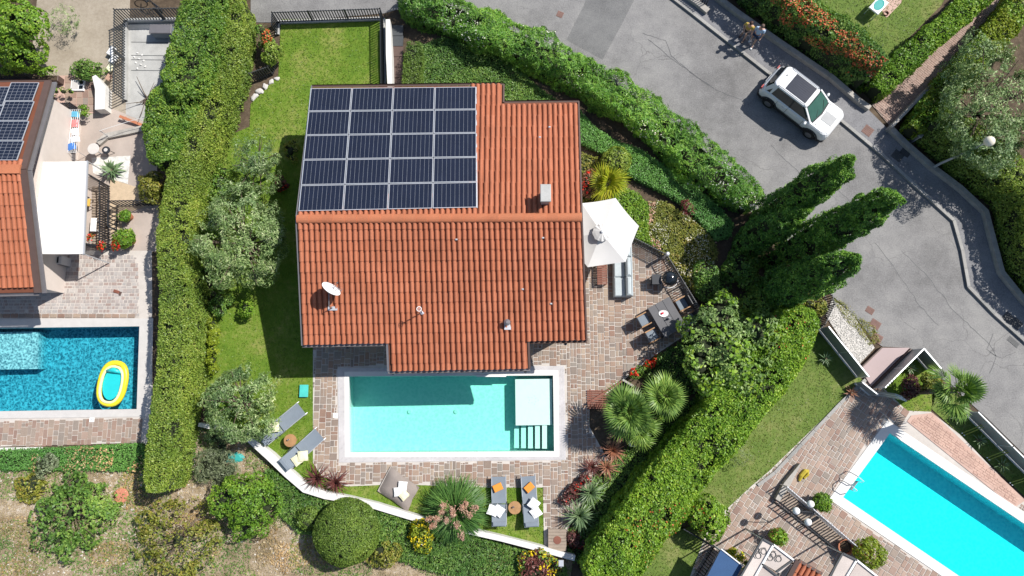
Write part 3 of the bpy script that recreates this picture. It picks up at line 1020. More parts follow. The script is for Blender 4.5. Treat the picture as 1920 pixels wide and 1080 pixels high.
walk_px = [(1256, -6), (1300, 28), (1370, 83), (1440, 138), (1560, 214), (1650, 289), (1720, 354), (1786, 414), (1802, 470), (1814, 538), (1862, 588), (2000, 712), (2000, 640), (1920, 568), (1877, 512), (1860, 450), (1846, 396), (1800, 352), (1745, 312), (1700, 272), (1660, 237), (1610, 187), (1560, 142), (1460, 77), (1380, 22), (1340, -20), (1300, -60), (1215, -60)]
mb = MB(); mb.prism(GP(walk_px, 0.12), -0.02, 0.12)
struct('sidewalk', mb, M['walk'], 'dark asphalt sidewalk behind the kerb')
kerb_px = [(1215, -62), (1256, -6), (1300, 28), (1370, 83), (1440, 138), (1560, 214), (1650, 289), (1720, 354), (1786, 414), (1802, 470), (1814, 538), (1862, 588), (2000, 712)]
M['kerb'] = piece_mat('kerb_granite', [(0.25, 0.25, 0.24), (0.33, 0.325, 0.31), (0.29, 0.28, 0.265)], grain=0.25)
kerb = thing('kerb', None, None, G(1560, 216)); kerb['kind'] = 'structure'; kerb['label'] = 'pale granite kerb between road and sidewalk'
for a, b in zip(kerb_px[:-1], kerb_px[1:]):
    A, B = G(*a), G(*b)
    k = max(1, round((B - A).length / 1.0))
    for i in range(k):
        m = MB(); p, q = A.lerp(B, i / k), A.lerp(B, (i + 1) / k)
        d = (q - p).normalized() * 0.006
        m.beam(p + d + Vector((0, 0, .055)), q - d + Vector((0, 0, .055)), 0.16, 0.15)
        m.build('kerb_stone', M['kerb'], kerb, world=True)

def slabs_patch(name, poly_px, m, z, label):
    mb = MB(); mb.prism(GP(poly_px, z), z - 0.02, z)
    return struct(name, mb, m, label)
# pool shells
def pool_shell(name, poly, depth, liner, water, wlevel, label, wlabel):
    t = thing(name, None, None, sum(poly, Vector()) / 4); t['kind'] = 'structure'; t['label'] = label
    mb = MB(); mb.sheet(poly, (), -depth)
    mb.build('pool_floor', liner, t, world=True)
    mb = MB()
    n = len(poly)
    e = grow(poly, 0.05)
    for i in range(n):
        a, b = poly[i], poly[(i + 1) % n]
        vs = [(a.x, a.y, -depth), (b.x, b.y, -depth), (b.x, b.y, 0.0), (a.x, a.y, 0.0)]
        mb.add(vs, [(0, 1, 2, 3)])
    mb.build('pool_wall', liner, t, world=True)
    mb = MB(); mb.prism(grow(poly, -0.004), -depth + 0.004, wlevel)
    w = mb.build('water', water); w['kind'] = 'structure'; w['label'] = wlabel
    return t

def stones(parent, poly, holes, lanes_dir, lane_w, len_r, z, hgt, material, name='paving_stone', limit=300, gap=0.034, jit=0.006, skip=None, key=None, uniform=False):
    """strips of cut stones inside poly (world), lanes run along lanes_dir"""
    d = Vector((lanes_dir[0], lanes_dir[1], 0)).normalized(); s_ = Vector((-d.y, d.x, 0))
    us = [p.to_3d().dot(d) for p in poly]; vs_ = [p.to_3d().dot(s_) for p in poly]
    rnd = random.Random(len(poly) * 7 + int(lane_w[0] * 100))
    cells = []
    v = min(vs_)
    while v < max(vs_):
        w = rnd.uniform(*lane_w)
        u = min(us) - rnd.uniform(0, 0.3)
        while u < max(us):
            L = rnd.uniform(*len_r)
            if not uniform and w > 0.3 and rnd.random() < 0.35:
                k = rnd.uniform(0.4, 0.6)
                cells.append((u, L, v, w * k)); cells.append((u, L, v + w * k, w * (1 - k)))
            else:
                cells.append((u, L, v, w))
            u += L
        v += w
    ok = []
    P2 = [(p.x, p.y) for p in poly]
    H2 = [[(p.x, p.y) for p in h] for h in holes]
    FU = ((0.06, 0.06), (0.94, 0.06), (0.06, 0.94), (0.94, 0.94), (0.5, 0.5))
    def fits(cs):
        cs = np.array(cs)
        good = np.ones(len(cs), bool); touch = np.zeros(len(cs), bool)
        for fu, fv in FU:
            uu = cs[:, 0] + cs[:, 1] * fu; vv = cs[:, 2] + cs[:, 3] * fv
            x, y = d.x * uu + s_.x * vv, d.y * uu + s_.y * vv
            k = in_poly(P2, x, y)
            for h in H2: k &= ~in_poly(h, x, y)
            good &= k; touch |= k
        return good, touch
    for level in range(3):
        if not cells: break
        good, touch = fits(cells)
        nxt = []
        for c, g_, t_ in zip(cells, good, touch):
            if g_: ok.append(c)
            elif t_ and level < 2:
                u, L, v, w = c
                if L > w: nxt += [(u, L / 2, v, w), (u + L / 2, L / 2, v, w)] if L > 0.16 else []
                else: nxt += [(u, L, v, w / 2), (u, L, v + w / 2, w / 2)] if w > 0.12 else []
        cells = nxt
    if key: ok.sort(key=lambda c: key(d * (c[0] + c[1] / 2) + s_ * (c[2] + c[3] / 2)))
    rot = Matrix(((d.x, s_.x, 0, 0), (d.y, s_.y, 0, 0), (0, 0, 1, 0), (0, 0, 0, 1)))
    unitm = MB(); unitm.bbox((0, 0, -0.5), (1, 1, 1), 0.04)
    me = unitm.mesh(name, material)
    rest = MB()
    for i, (u, L, v, w) in enumerate(ok):
        c = d * (u + L / 2) + s_ * (v + w / 2)
        hz = z + hgt + rnd.uniform(-jit, jit)
        Mx = Matrix.Translation((c.x, c.y, hz)) @ rot @ Matrix.Rotation(rnd.uniform(-0.02, 0.02), 4, 'Z') @ Matrix.Diagonal((max(.03, L - gap * rnd.uniform(.7, 1.5)), max(.03, w - gap * rnd.uniform(.7, 1.5)), hgt + 0.01, 1))
        if i < limit:
            o = bpy.data.objects.new(name, me)
            put(o, parent, Mx)
        else:
            n0 = len(rest.v)
            rest.v.extend([tuple(Mx @ Vector(p)) for p in unitm.v]); rest.f.extend([[k + n0 for k in f] for f in unitm.f]); rest.m.extend([0] * len(unitm.f))
    if rest.v:
        rest.build(name + '_field', material, parent, world=True, kind='stuff')
    return len(ok)

# --- main terrace
terr_px = [(587, 600), (587, 868), (604, 893), (650, 912), (745, 908), (918, 914), (1018, 914), (1020, 1022), (1062, 1034), (1064, 992), (1100, 930), (1150, 880), (1105, 800), (1105, 765), (1170, 712), (1225, 668), (1290, 625), (1316, 585), (1247, 478), (1190, 447), (1085, 440), (1060, 500), (1060, 600)]
COP = [GP([(633, 690), (1058, 686), (1061, 862), (636, 867)])]
terr = thing('terrace', None, None, G(1120, 700)); terr['kind'] = 'structure'; terr['label'] = 'reddish porphyry paving round the turquoise pool'
mb = MB(); mb.sheet(GP(terr_px), [grow(POOL, 0.08)], 0.012)
mb.build('mortar_bed', M['mortar'], terr, world=True)
cx = G(1110, 740)
n1 = stones(terr, GP(terr_px), COP, (0, 1), (0.16, 0.38), (0.15, 0.42), 0.012, 0.022, M['porphyry'], key=lambda p: 0 if p.x > -5 and proj(p)[1] > 640 else 1)
# coping of the main pool: pale mosaic band and white rim
cop = thing('pool_coping', None, None, G(845, 690)); cop['kind'] = 'structure'; cop['label'] = 'white rim and pale mosaic band round the pool'
inner = GP([(646, 697), (1047, 694), (1049, 856), (647, 857)])
mb = MB(); mb.sheet(COP[0], [inner], 0.03); mb.build('mosaic_band', M['coping_grey'], cop, world=True)
mb = MB(); mb.sheet(inner, [POOL], 0.034); mb.build('white_rim', M['coping_white'], cop, world=True)
# joints of the mosaic: small square tiles laid proud
mb = MB()
o_, i_ = COP[0], inner
for k in range(4):
    a, b, c_, d_ = o_[k], o_[(k + 1) % 4], i_[k], i_[(k + 1) % 4]
    n = int((b - a).length / 0.13)
    for i in range(n):
        for j in range(3):
            def Q(x, y):
                return a.lerp(b, x).lerp(c_.lerp(d_, x), y)
            x0, x1, y0, y1 = (i + .06) / n, (i + .94) / n, (j + .06) / 3, (j + .94) / 3
            mb.add([Q(x0, y0) + Vector((0, 0, .034)), Q(x1, y0) + Vector((0, 0, .034)), Q(x1, y1) + Vector((0, 0, .034)), Q(x0, y1) + Vector((0, 0, .034))], [(0, 1, 2, 3)])
mb.build('mosaic_tiles', piece_mat('mosaic_tile', [(0.47, 0.45, 0.46), (0.54, 0.52, 0.53), (0.5, 0.485, 0.49)], bump=0.05, grain=0.05), cop, world=True, kind='stuff')
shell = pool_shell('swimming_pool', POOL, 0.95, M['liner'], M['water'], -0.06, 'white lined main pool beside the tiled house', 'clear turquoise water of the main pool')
# shallow shelf and steps
sh = GP([(966, 711), (1036, 710), (1036, 797), (967, 798)])
mb = MB(); mb.prism(sh, -0.94, -0.2); mb.build('shelf', M['shelf'], shell, world=True)
for i in range(5):
    x0 = 1026 - i * 13.2
    q = GP([(x0 - 9, 797.6), (x0, 797.6), (x0, 842), (x0 - 9, 842)])
    mb = MB(); mb.prism(q, -0.94, -0.26 - 0.1 * i); mb.build('step', M['shelf'], shell, world=True)
mb = MB()
for (px, py) in ((768, 772), (855, 772)):
    c = G(px, py, -0.9); mb.lathe([(0.11, 0.03), (0.11, 0.06), (0.08, 0.07)], (c.x, c.y, -0.96), 14)
mb.build('floor_inlet', M['shelf'], shell, world=True)
c = G(1000, 750, -0.1)
mb = MB()
for i in range(10):
    a = i * 0.628; rr_ = 0.17 if i % 2 else 0.26
    mb.lathe([(0.02, 0), (0.02, 0.012), (0.012, 0.018)], (c.x + math.cos(a) * rr_, c.y + math.sin(a) * rr_ * 0.8, -0.202), 8)
mb.build('jet_nozzle', M['coping_grey'], shell, world=True)
mb = MB()
for q in ([(893, 703), (949, 703), (949, 706.5), (893, 706.5)],):
    mb.prism(GP(q, 0.04), 0.034, 0.05)
mb.build('painted_sun_patch', M['white'], cop, world=True)  # white strip drawn in place of sunlight falling on the coping
# white square lids in the paving
for (px, py) in ((629, 779), (173, 787)):
    tg = thing('skimmer_cover', 'small white square cover set in the paving ' + ('left of the turquoise pool' if px > 400 else 'below the blue pool'), 'cover', G(px, py))
    m = MB(); m.bbox((0, 0, 0.03), (0.24, 0.22, 0.03), 0.008); m.build('lid', M['white'], tg); m = MB(); m.lathe([(0.035, 0.044), (0.035, 0.052), (0.02, 0.054)], n=8); m.build('knob', M['alu'], tg)

# --- neighbour's terrace and blue pool (left)
terb_px = [(-170, 470), (255, 470), (285, 470), (287, 838), (262, 830), (-170, 842)]
terb = thing('pool_terrace', None, None, G(130, 580)); terb['kind'] = 'structure'; terb['label'] = 'grey porphyry paving round the blue pool'
mb = MB(); mb.sheet(GP(terb_px), [grow(POOLB, 0.08)], 0.012); mb.build('mortar_bed', M['mortar'], terb, world=True)
copb = GP([(-100, 599), (288, 597), (284, 781), (-100, 786)])
stones(terb, GP([(-60, 480), (255, 476), (262, 502), (262, 596), (-60, 598)]), [], (1, 0), (0.14, 0.24), (0.12, 0.3), 0.012, 0.02, M['porphyry_grey'], limit=200, gap=0.035, uniform=True, key=lambda p: -p.x)
stones(terb, GP([(-60, 788), (268, 783), (264, 832), (-60, 842)]), [], (0, 1), (0.16, 0.34), (0.2, 0.5), 0.012, 0.02, M['porphyry_pink'], limit=120, gap=0.025, key=lambda p: -p.x)
mb = MB(); mb.sheet(copb, [POOLB], 0.036)
c2 = struct('blue_pool_coping', mb, M['coping_grey'], 'smooth grey stone coping of the blue pool')
shb = pool_shell('blue_pool', POOLB, 1.1, M['liner_blue'], M['water_blue'], -0.12, 'blue pool of the house next door with ripple light painted into its lining', 'rippled deep blue water of the pool next door')
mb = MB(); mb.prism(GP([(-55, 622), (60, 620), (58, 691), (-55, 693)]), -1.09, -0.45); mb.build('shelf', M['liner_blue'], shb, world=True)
mb = MB(); mb.prism(GP([(-60, 840), (80, 838), (80, 843), (-60, 846)]), -0.02, 0.1); struct('edging_strip', mb, M['white_wall'], 'white edging strip under the blue pool paving')

# --- right property terrace and cyan pool
terc_px = [(1650, 722), (1615, 715), (1440, 885), (1410, 910), (1330, 985), (1290, 1090), (1290, 1180), (2060, 1240), (2060, 1060), (1920, 940), (1800, 815), (1745, 772), (1700, 770)]
terc = thing('patio', None, None, G(1500, 860)); terc['kind'] = 'structure'; terc['label'] = 'pinkish stone paving round the cyan pool'
mb = MB(); mb.sheet(GP(terc_px), [grow(POOLC, 0.08)], 0.012); mb.build('mortar_bed', M['mortar'], terc, world=True)
copc = grow(POOLC, 0.46)
dC = POOLC[1] - POOLC[0]
n3 = stones(terc, GP(terc_px), [copc, GP([(1705, 775), (1745, 772), (1925, 935), (1890, 960), (1690, 800)])], (dC.y, -dC.x), (0.18, 0.36), (0.2, 0.44), 0.012, 0.02, M['porphyry_pink'], limit=300, key=lambda p: (p - G(1500, 850)).length)
mb = MB(); mb.sheet(GP([(1708, 779), (1748, 774), (1922, 938), (1900, 952), (1880, 935), (1700, 790)]), (), 0.035); mb.build('slab_strip', M['pink_slab'], terc, world=True)
mb = MB(); mb.sheet(copc, [POOLC], 0.04); struct('cyan_pool_coping', mb, M['coping_white'], 'broad white stone coping of the cyan pool')
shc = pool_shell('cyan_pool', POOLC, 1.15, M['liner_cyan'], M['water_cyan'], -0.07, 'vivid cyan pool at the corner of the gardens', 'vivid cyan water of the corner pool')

# --- lawns
LAWN1 = [(527, 36), (724, 34), (737, 175), (585, 300), (560, 300), (522, 262), (468, 240), (470, 195), (522, 142)]
LAWN2 = [(420, 258), (467, 238), (522, 260), (561, 297), (590, 297), (640, 640), (587, 640), (587, 868), (610, 905), (640, 937), (600, 935), (520, 880), (470, 828), (385, 790), (395, 600)]
LAWN3 = [(604, 893), (650, 912), (745, 908), (1018, 914), (1020, 1026), (960, 1014), (880, 992), (800, 970), (700, 942), (640, 936)]
LAWN4 = [(1310, 985), (1310, 900), (1390, 790), (1460, 710), (1535, 625), (1620, 716), (1575, 754), (1452, 884), (1420, 908), (1340, 990)]
LAWN5 = [(1180, 1100), (1255, 1000), (1300, 985), (1340, 1030), (1290, 1100)]
LAWN6 = [(1650, 735), (1706, 662), (1720, 665), (1765, 712), (1745, 772), (1700, 772)]
LAWN7 = [(1440, -60), (1800, -60), (1765, 10), (1640, 135), (1610, 175), (1560, 130)]
LAWN8 = [(1745, 700), (1770, 720), (1960, 905), (1960, 965), (1920, 930), (1800, 815), (1748, 768)]
for nm, pl, mm, lab in (('lawn', LAWN1, 'lawn', 'bright mown lawn inside the black picket fence'), ('side_lawn', LAWN2, 'lawn', 'lawn strip shaded by the house and olive trees'),
                   ('pool_lawn', LAWN3, 'lawn', 'narrow grass strip under the pool loungers'), ('neighbour_lawn', LAWN4, 'lawn_cool', 'lawn below the long hedge on the right'),
                   ('corner_lawn', LAWN5, 'lawn_cool', 'small lawn corner by the dark fence'), ('gate_lawn', LAWN6, 'lawn', 'tiny lawn behind the entrance gate'),
                   ('upper_lawn', LAWN7, 'lawn_cool', 'lawn with garden furniture above the road'), ('fence_lawn', LAWN8, 'lawn_cool', 'grass strip inside the roadside panels')):
    sheet(nm, pl, M[mm], 0.0075 if nm == 'side_lawn' else 0.003, label=lab)
Q = [turf(p, None, 190) for p in (LAWN1, LAWN2, LAWN3)]
o = bpy.data.objects.new('grass', quads_mesh('grass', np.concatenate(Q), M['blade'])); link(o); tag(o, 'short sunny grass of the lawns round the tiled house', 'grass', kind='stuff')
Q = [turf(p, None, 170) for p in (LAWN4, LAWN5, LAWN6, LAWN7, LAWN8)]
o = bpy.data.objects.new('grass', quads_mesh('grass', np.concatenate(Q), M['blade_cool'])); link(o); tag(o, 'short grass of the neighbouring lawns on the right', 'grass', kind='stuff')

# --- dry slope at the bottom left, sandy drive top left
SCR = [(-80, 870), (280, 862), (330, 905), (345, 830), (380, 795), (470, 830), (520, 880), (600, 935), (800, 985), (1030, 1040), (1075, 1045), (1060, 1140), (-80, 1140)]
sheet('dry_slope', SCR, M['scrub'], 0.003, label='dry stony slope below the white wall')
sheet('sandy_yard', [(75, -60), (245, -60), (240, 215), (100, 160), (60, 100)], M['gravel_sand'], 0.003, label='sandy yard behind the picket fence')
sheet('side_yard', [(100, 200), (290, 180), (300, 470), (285, 472), (60, 472), (30, 210)], mat('pinkish_slab', (0.40, 0.34, 0.3), 0.85, var=0.2, scale=0.8), 0.001, label='pinkish paving of the yard next door')
ramp = [(236, 45), (375, 42), (330, 160), (300, 215), (275, 230), (236, 215)]
sheet('driveway', ramp, M['concrete'], 0.006, label='grey concrete driveway behind the tall hedge')
mb = MB()
for y in (79, 104, 112, 132):
    mb.beam(G(246, y) + Vector((0, 0, 0.01)), G(340, y + 1) + Vector((0, 0, 0.01)), 0.03, 0.006)
struct('driveway_joint', mb, M['darkgrey'], 'dark joints across the concrete driveway')
P2 = sample_poly(GP(SCR), 3400)
# stones, tufts and litter of the dry slope
mb = MB()
for (x, y) in P2[:3000]:
    if vnoise(np.array([[x, y, 0.0]]), 0.35, 6)[0] < 0.45: continue
    s = random.uniform(0.02, 0.065) * (1.5 if random.random() < 0.12 else 1)
    a = random.uniform(0, 6.28)
    vs = [(x + math.cos(a + k * 1.57) * s * random.uniform(.6, 1.2), y + math.sin(a + k * 1.57) * s * random.uniform(.6, 1.2), 0.0) for k in range(4)]
    vs += [(x + (v[0] - x) * .55, y + (v[1] - y) * .55, s * .7) for v in vs]
    mb.add(vs, [(4, 5, 6, 7), (0, 1, 5, 4), (1, 2, 6, 5), (2, 3, 7, 6), (3, 0, 4, 7)])
tag(mb.build('rubble', piece_mat('pale_stone', [(0.3, 0.26, 0.22), (0.5, 0.46, 0.41), (0.62, 0.6, 0.56)]), kind='stuff'), 'pale loose stones scattered over the dry slope', 'stones')
PP = sample_poly(GP(SCR), 34000)
k = vnoise(np.concatenate([PP, np.zeros((len(PP), 1))], 1), 0.5, 12)
z = rng.uniform(0.02, 0.1, len(PP))
P3 = np.concatenate([PP, z[:, None]], 1); N3 = np.tile(np.array([0, 0, 1.0]), (len(PP), 1))
k = vnoise(np.concatenate([PP, np.zeros((len(PP), 1))], 1), 0.5, 12)
lt = vnoise(np.concatenate([PP, np.zeros((len(PP), 1))], 1), 0.9, 31) > 0.62
o = bpy.data.objects.new('leaf_litter', quads_mesh('leaf_litter', leaf_quads(P3[lt], N3[lt], 0.1, 0.6, 0.9), M['litter'])); link(o); tag(o, 'fallen tan leaves drifting over the dry slope', 'leaf litter', kind='stuff')
o = bpy.data.objects.new('dry_grass', quads_mesh('dry_grass', leaf_quads(P3[k < 0.62], N3[k < 0.62], 0.11, 0.16, 1.0), M['drygrass'])); link(o); tag(o, 'straw coloured dry grass on the stony slope', 'grass', kind='stuff')
g = k > 0.46
o = bpy.data.objects.new('weeds', quads_mesh('weeds', leaf_quads(P3[g], N3[g], 0.12, 0.35, 0.9), M['ivy'])); link(o); tag(o, 'patches of green weeds on the dry slope', 'weeds', kind='stuff')
# white pebble bed beside the gate, its weedy rim
PEB = [(1548, 592), (1560, 560), (1600, 590), (1618, 622), (1640, 652), (1612, 682), (1600, 672)]
sheet('pebble_bed', PEB, mat('pebble_base', (0.5, 0.48, 0.45), 0.9, var=0.3, scale=6), 0.008, label='white pebble bed beside the gate')
P2 = sample_poly(GP(PEB), 1300)
mb = MB()
for (x, y) in P2:
    s = random.uniform(0.018, 0.04); a = random.uniform(0, 3)
    vs = [(x + math.cos(a + q * 1.57) * s, y + math.sin(a + q * 1.57) * s * .75, 0.008) for q in range(4)]
    vs += [(x + (v[0] - x) * .5, y + (v[1] - y) * .5, 0.008 + s) for v in vs]
    mb.add(vs, [(4, 5, 6, 7), (0, 1, 5, 4), (1, 2, 6, 5), (2, 3, 7, 6), (3, 0, 4, 7)])
tag(mb.build('pebbles', piece_mat('white_pebble', [(0.5, 0.48, 0.45), (0.68, 0.66, 0.62), (0.78, 0.77, 0.74)]), kind='stuff'), 'white pebbles beside the entrance gate', 'pebbles')
# brick path, top right
path_px = [(1634, 196), (1680, 155), (1720, 118), (1790, 55), (1870, -30), (1935, -30), (1900, 22), (1812, 108), (1742, 168), (1668, 236)]
bp = thing('brick_path', None, None, G(1700, 180)); bp['kind'] = 'structure'; bp['label'] = 'reddish brick path climbing between two hedges'
mb = MB(); mb.sheet(GP(path_px), (), 0.004); mb.build('mortar_bed', mat('path_joint', (0.25, 0.2, 0.17), 0.9), bp, world=True)
dd = G(1870, -30) - G(1645, 220)
stones(bp, GP(path_px), [], (dd.y, -dd.x), (0.11, 0.115), (0.24, 0.26), 0.004, 0.02, M['brickpath'], name='brick', limit=220, gap=0.012, uniform=True, key=lambda p: (p - G(1680, 190)).length)
# manholes and gratings
for i, (px, py, w, l, rz, lab) in enumerate(((1050, 27, 0.34, 0.34, -0.45, 'square brown iron drain grating in the road above the hedge'), (1683, 292, 0.55, 0.5, -0.7, 'black iron hatch in the shaded sidewalk nearest the lamp post'),
        (1699, 284, 0.5, 0.5, -0.7, 'black iron hatch touching the garden wall side of the sidewalk'), (1890, 596, 0.48, 0.46, -0.8, 'dark square manhole in the sidewalk at the bend, upper one'), (1906, 607, 0.48, 0.46, -0.8, 'dark square manhole in the sidewalk at the bend, lower one'),
        (1900, 641, 0.62, 0.28, -0.75, 'dark gutter grating against the kerb at the bend'), (1641, 608, 0.5, 0.42, -0.6, 'reddish rusty cover in the asphalt beside the pebbles'), (1631, 582, 0.4, 0.32, -0.6, 'small rusty square in the asphalt above the rusty cover'), (1644, 634, 0.52, 0.44, -0.55, 'rusty iron cover at the tip of the weedy strip'), (1627, 245, 0.5, 0.5, -0.7, 'reddish hatch in the sunlit part of the sidewalk'))):
    onwalk = 'sidewalk' in lab
    z = 0.12 if onwalk else 0.0
    t = thing('manhole_cover', lab, 'manhole cover', G(px, py, z), rz)
    red = 'rust' in lab or 'reddish' in lab or 'brown' in lab
    mcol = mat('rusty_iron', (0.2, 0.12, 0.1), 0.8, var=0.25) if red else M['darkgrey']
    m = MB(); m.box((0, 0, 0.006), (w, l, 0.012)); m.build('frame', mcol, t)
    m = MB()
    for q in range(5):
        m.box((0, (q - 2) * l * 0.18, 0.015), (w * 0.86, l * 0.1, 0.012))
    m.build('lid', mcol, t)

lk = thing('lawn_kerb', None, None, G(1510, 820)); lk['kind'] = 'structure'; lk['label'] = 'thin grey stone kerb between lawn and patio'
for a, b in (((1622, 712), (1575, 756)), ((1575, 756), (1452, 886)), ((1452, 886), (1420, 910))):
    A, B = G(*a), G(*b); k = max(1, round((B - A).length / .9))
    for i in range(k):
        p, q = A.lerp(B, i / k), A.lerp(B, (i + .985) / k); m = MB(); m.beam(p + Vector((0, 0, .03)), q + Vector((0, 0, .03)), .16, .1); m.build('kerb_stone', M['kerb'], lk, world=True)

M['pinkbrick'] = piece_mat('salmon_brick', [(0.44, 0.28, 0.225), (0.52, 0.35, 0.28), (0.48, 0.315, 0.255)], grain=0.12)
SB = GP([(1712, 781), (1747, 777), (1918, 938), (1900, 949), (1882, 934), (1706, 792)])
stones(terc, SB, [], (dC.x, dC.y), (0.11, 0.12), (0.2, 0.24), 0.035, 0.012, M['pinkbrick'], name='brick', limit=0, gap=0.012, uniform=True)
# ------------------------------------------------------------------ the tiled house
class Slope:
    """bilinear roof face between a ridge line and an eave line (world points)"""
    def __init__(s, rl, rr, el, er):
        s.rl, s.rr, s.el, s.er = rl, rr, el, er
    def P(s, u, v):
        return s.rl.lerp(s.rr, u).lerp(s.el.lerp(s.er, u), v) if 0 <= v <= 1 else s.rl.lerp(s.rr, u) + (s.el.lerp(s.er, u) - s.rl.lerp(s.rr, u)) * v
    def frame(s, u, v):
        y = (s.P(u, v + 0.01) - s.P(u, v)).normalized()          # down the slope
        x = (s.P(u + 0.01, v) - s.P(u, v)); x = (x - y * x.dot(y)).normalized()
        z = x.cross(y)
        if z.z < 0: z = -z
        Mx = Matrix(((x.x, y.x, z.x, 0), (x.y, y.y, z.y, 0), (x.z, y.z, z.z, 0), (0, 0, 0, 1)))
        Mx.translation = s.P(u, v)
        return Mx
    def at_px(s, px, py):
        best = None
        u, v = 0.5, 0.5
        for _ in range(30):
            x, y = proj(s.P(u, v))
            x2, y2 = proj(s.P(u + 0.01, v)); x3, y3 = proj(s.P(u, v + 0.01))
            a, b, c, d = (x2 - x) / .01, (x3 - x) / .01, (y2 - y) / .01, (y3 - y) / .01
            det = a * d - b * c
            ex, ey = px - x, py - y
            u += (ex * d - b * ey) / det; v += (a * ey - ex * c) / det
        return u, v

def tile_mesh(name, w, L, h, material):
    """clay barrel tile: y runs down the slope, the lower end is a little wider and lifted"""
    mb = MB()
    n = 7
    vs = []
    for (y, k, lift) in ((-L * 0.06, 0.86, 0.0), (L, 1.0, 0.02)):
        for i in range(n):
            a = math.pi * i / (n - 1)
            vs.append((-math.cos(a) * w * 0.40 * k, y, math.sin(a) * h * k + lift + 0.004))
    fs = [(i, i + 1, n + i + 1, n + i) for i in range(n - 1)]
    fs = [f[::-1] for f in fs]
    base = len(vs)
    for i in range(n):
        a = math.pi * i / (n - 1)
        vs.append((-math.cos(a) * w * 0.33, L - 0.005, math.sin(a) * h * 0.76 + 0.004))
    for i in range(n - 1):
        fs.append((n + i, n + i + 1, base + i + 1, base + i))
    # the pan beside the barrel
    b2 = len(vs)
    vs += [(w * 0.34, 0, -0.01), (w * 0.66, 0, -0.01), (w * 0.66, L, 0.004), (w * 0.34, L, 0.004)]
    fs.append((b2, b2 + 1, b2 + 2, b2 + 3))
    mb.add(vs, fs)
    me = mb.mesh(name, material)
    return mb, me

EAVE, RIDGE = 3.25, 4.75
RL, RR = G(557, 411, RIDGE), G(1089, 408, RIDGE)
S_SL = Slope(RL, RR, G(568, 646, EAVE), G(1098, 637, EAVE))
N_SL = Slope(RL, RR, G(586, 163, EAVE), G(1082, 157, EAVE))
house = thing('tiled_house', 'single storey house under an orange clay tiled roof beside the turquoise pool', 'house', (0.5 * (RL.x + RR.x), 0.5 * (RL.y + RR.y), 0))
def tiles(slope, regions, ncol, nrow_per_v, parent, limit, name='roof_tile', skip=None, material=None):
    """regions: (u0,u1,v1)"""
    w = (slope.P(1, .5) - slope.P(0, .5)).length / ncol
    Ls = (slope.P(.5, 1) - slope.P(.5, 0)).length
    L = Ls / nrow_per_v
    mb, me = tile_mesh(name, w, L, 0.1, material)
    rest = MB(); cnt = 0
    todo = []
    for c in range(ncol):
        u = (c + 0.5) / ncol
        vmax = max([r[2] for r in regions if r[0] <= u <= r[1]] or [0])
        k = 0
        while (k + 0.55) / nrow_per_v < vmax:
            v = k / nrow_per_v
            if not (skip and skip(u, v + 0.5 / nrow_per_v)):
                todo.append((u, v, min(1.0, (vmax - v) * nrow_per_v)))
            k += 1
    todo.sort(key=lambda t: (-t[1], t[0]))
    for (u, v, f) in todo:
        Mx = slope.frame(u, v) @ Matrix.Translation((random.uniform(-.006, .006), random.uniform(-.012, .012), random.uniform(0, .008))) @ Matrix.Rotation(random.uniform(-.018, .018), 4, 'Z') @ Matrix.Diagonal((1, f, 1, 1))
        if cnt < limit:
            put(bpy.data.objects.new(name, me), parent, Mx); cnt += 1
        else:
            n0 = len(rest.v)
            rest.v.extend([tuple(Mx @ Vector(p)) for p in mb.v]); rest.f.extend([[q + n0 for q in f_] for f_ in mb.f]); rest.m.extend([0] * len(mb.f))
    if rest.v: rest.build(name + '_field', material, parent, world=True, kind='stuff')
    return cnt
ub0, ub1 = S_SL.at_px(729, 668)[0], S_SL.at_px(990, 668)[0]
vb = S_SL.at_px(860, 693)[1]
un = N_SL.at_px(943, 175)[0]
vn = N_SL.at_px(1010, 192)[1]
# panel array corners on the north slope
pTL, pTR, pBL, pBR = [N_SL.at_px(*q) for q in ((584, 168), (893, 165), (561, 398), (895, 391))]
tiles(S_SL, [(0, 1, 1.0), (ub0, ub1, vb)], 52, 12, house, 300, material=M['tile'])
tiles(N_SL, [(0, un, 1.0), (un, 1, vn)], 52, 12, house, 0, name='north_roof_tile', skip=lambda u, v: u < pTR[0] - 0.015 and 0.14 < v, material=M['tile_n'])
# roof boarding below the tiles
mb = MB()
def face(sl, u0, u1, v0, v1, dz=-0.02):
    q = [sl.P(u0, v0), sl.P(u1, v0), sl.P(u1, v1), sl.P(u0, v1)]
    top = [p + Vector((0, 0, dz)) for p in q]; bot = [p + Vector((0, 0, dz - 0.14)) for p in q]
    if (top[1] - top[0]).cross(top[2] - top[1]).z < 0: order = (3, 2, 1, 0)
    else: order = (0, 1, 2, 3)
    mb.add(top + bot, [order, tuple(4 + i for i in order[::-1])] + [(i, (i + 1) % 4, 4 + (i + 1) % 4, 4 + i) for i in range(4)])
face(S_SL, 0, 1, 0.0, 0.995); face(S_SL, ub0, ub1, 0.9955, vb - 0.004)
face(N_SL, 0, un, 0.0005, 0.995, -0.021); face(N_SL, un + 0.0005, 1, 0.0005, vn, -0.0215)
mb.build('roof_deck', M['deck'], house, world=True)
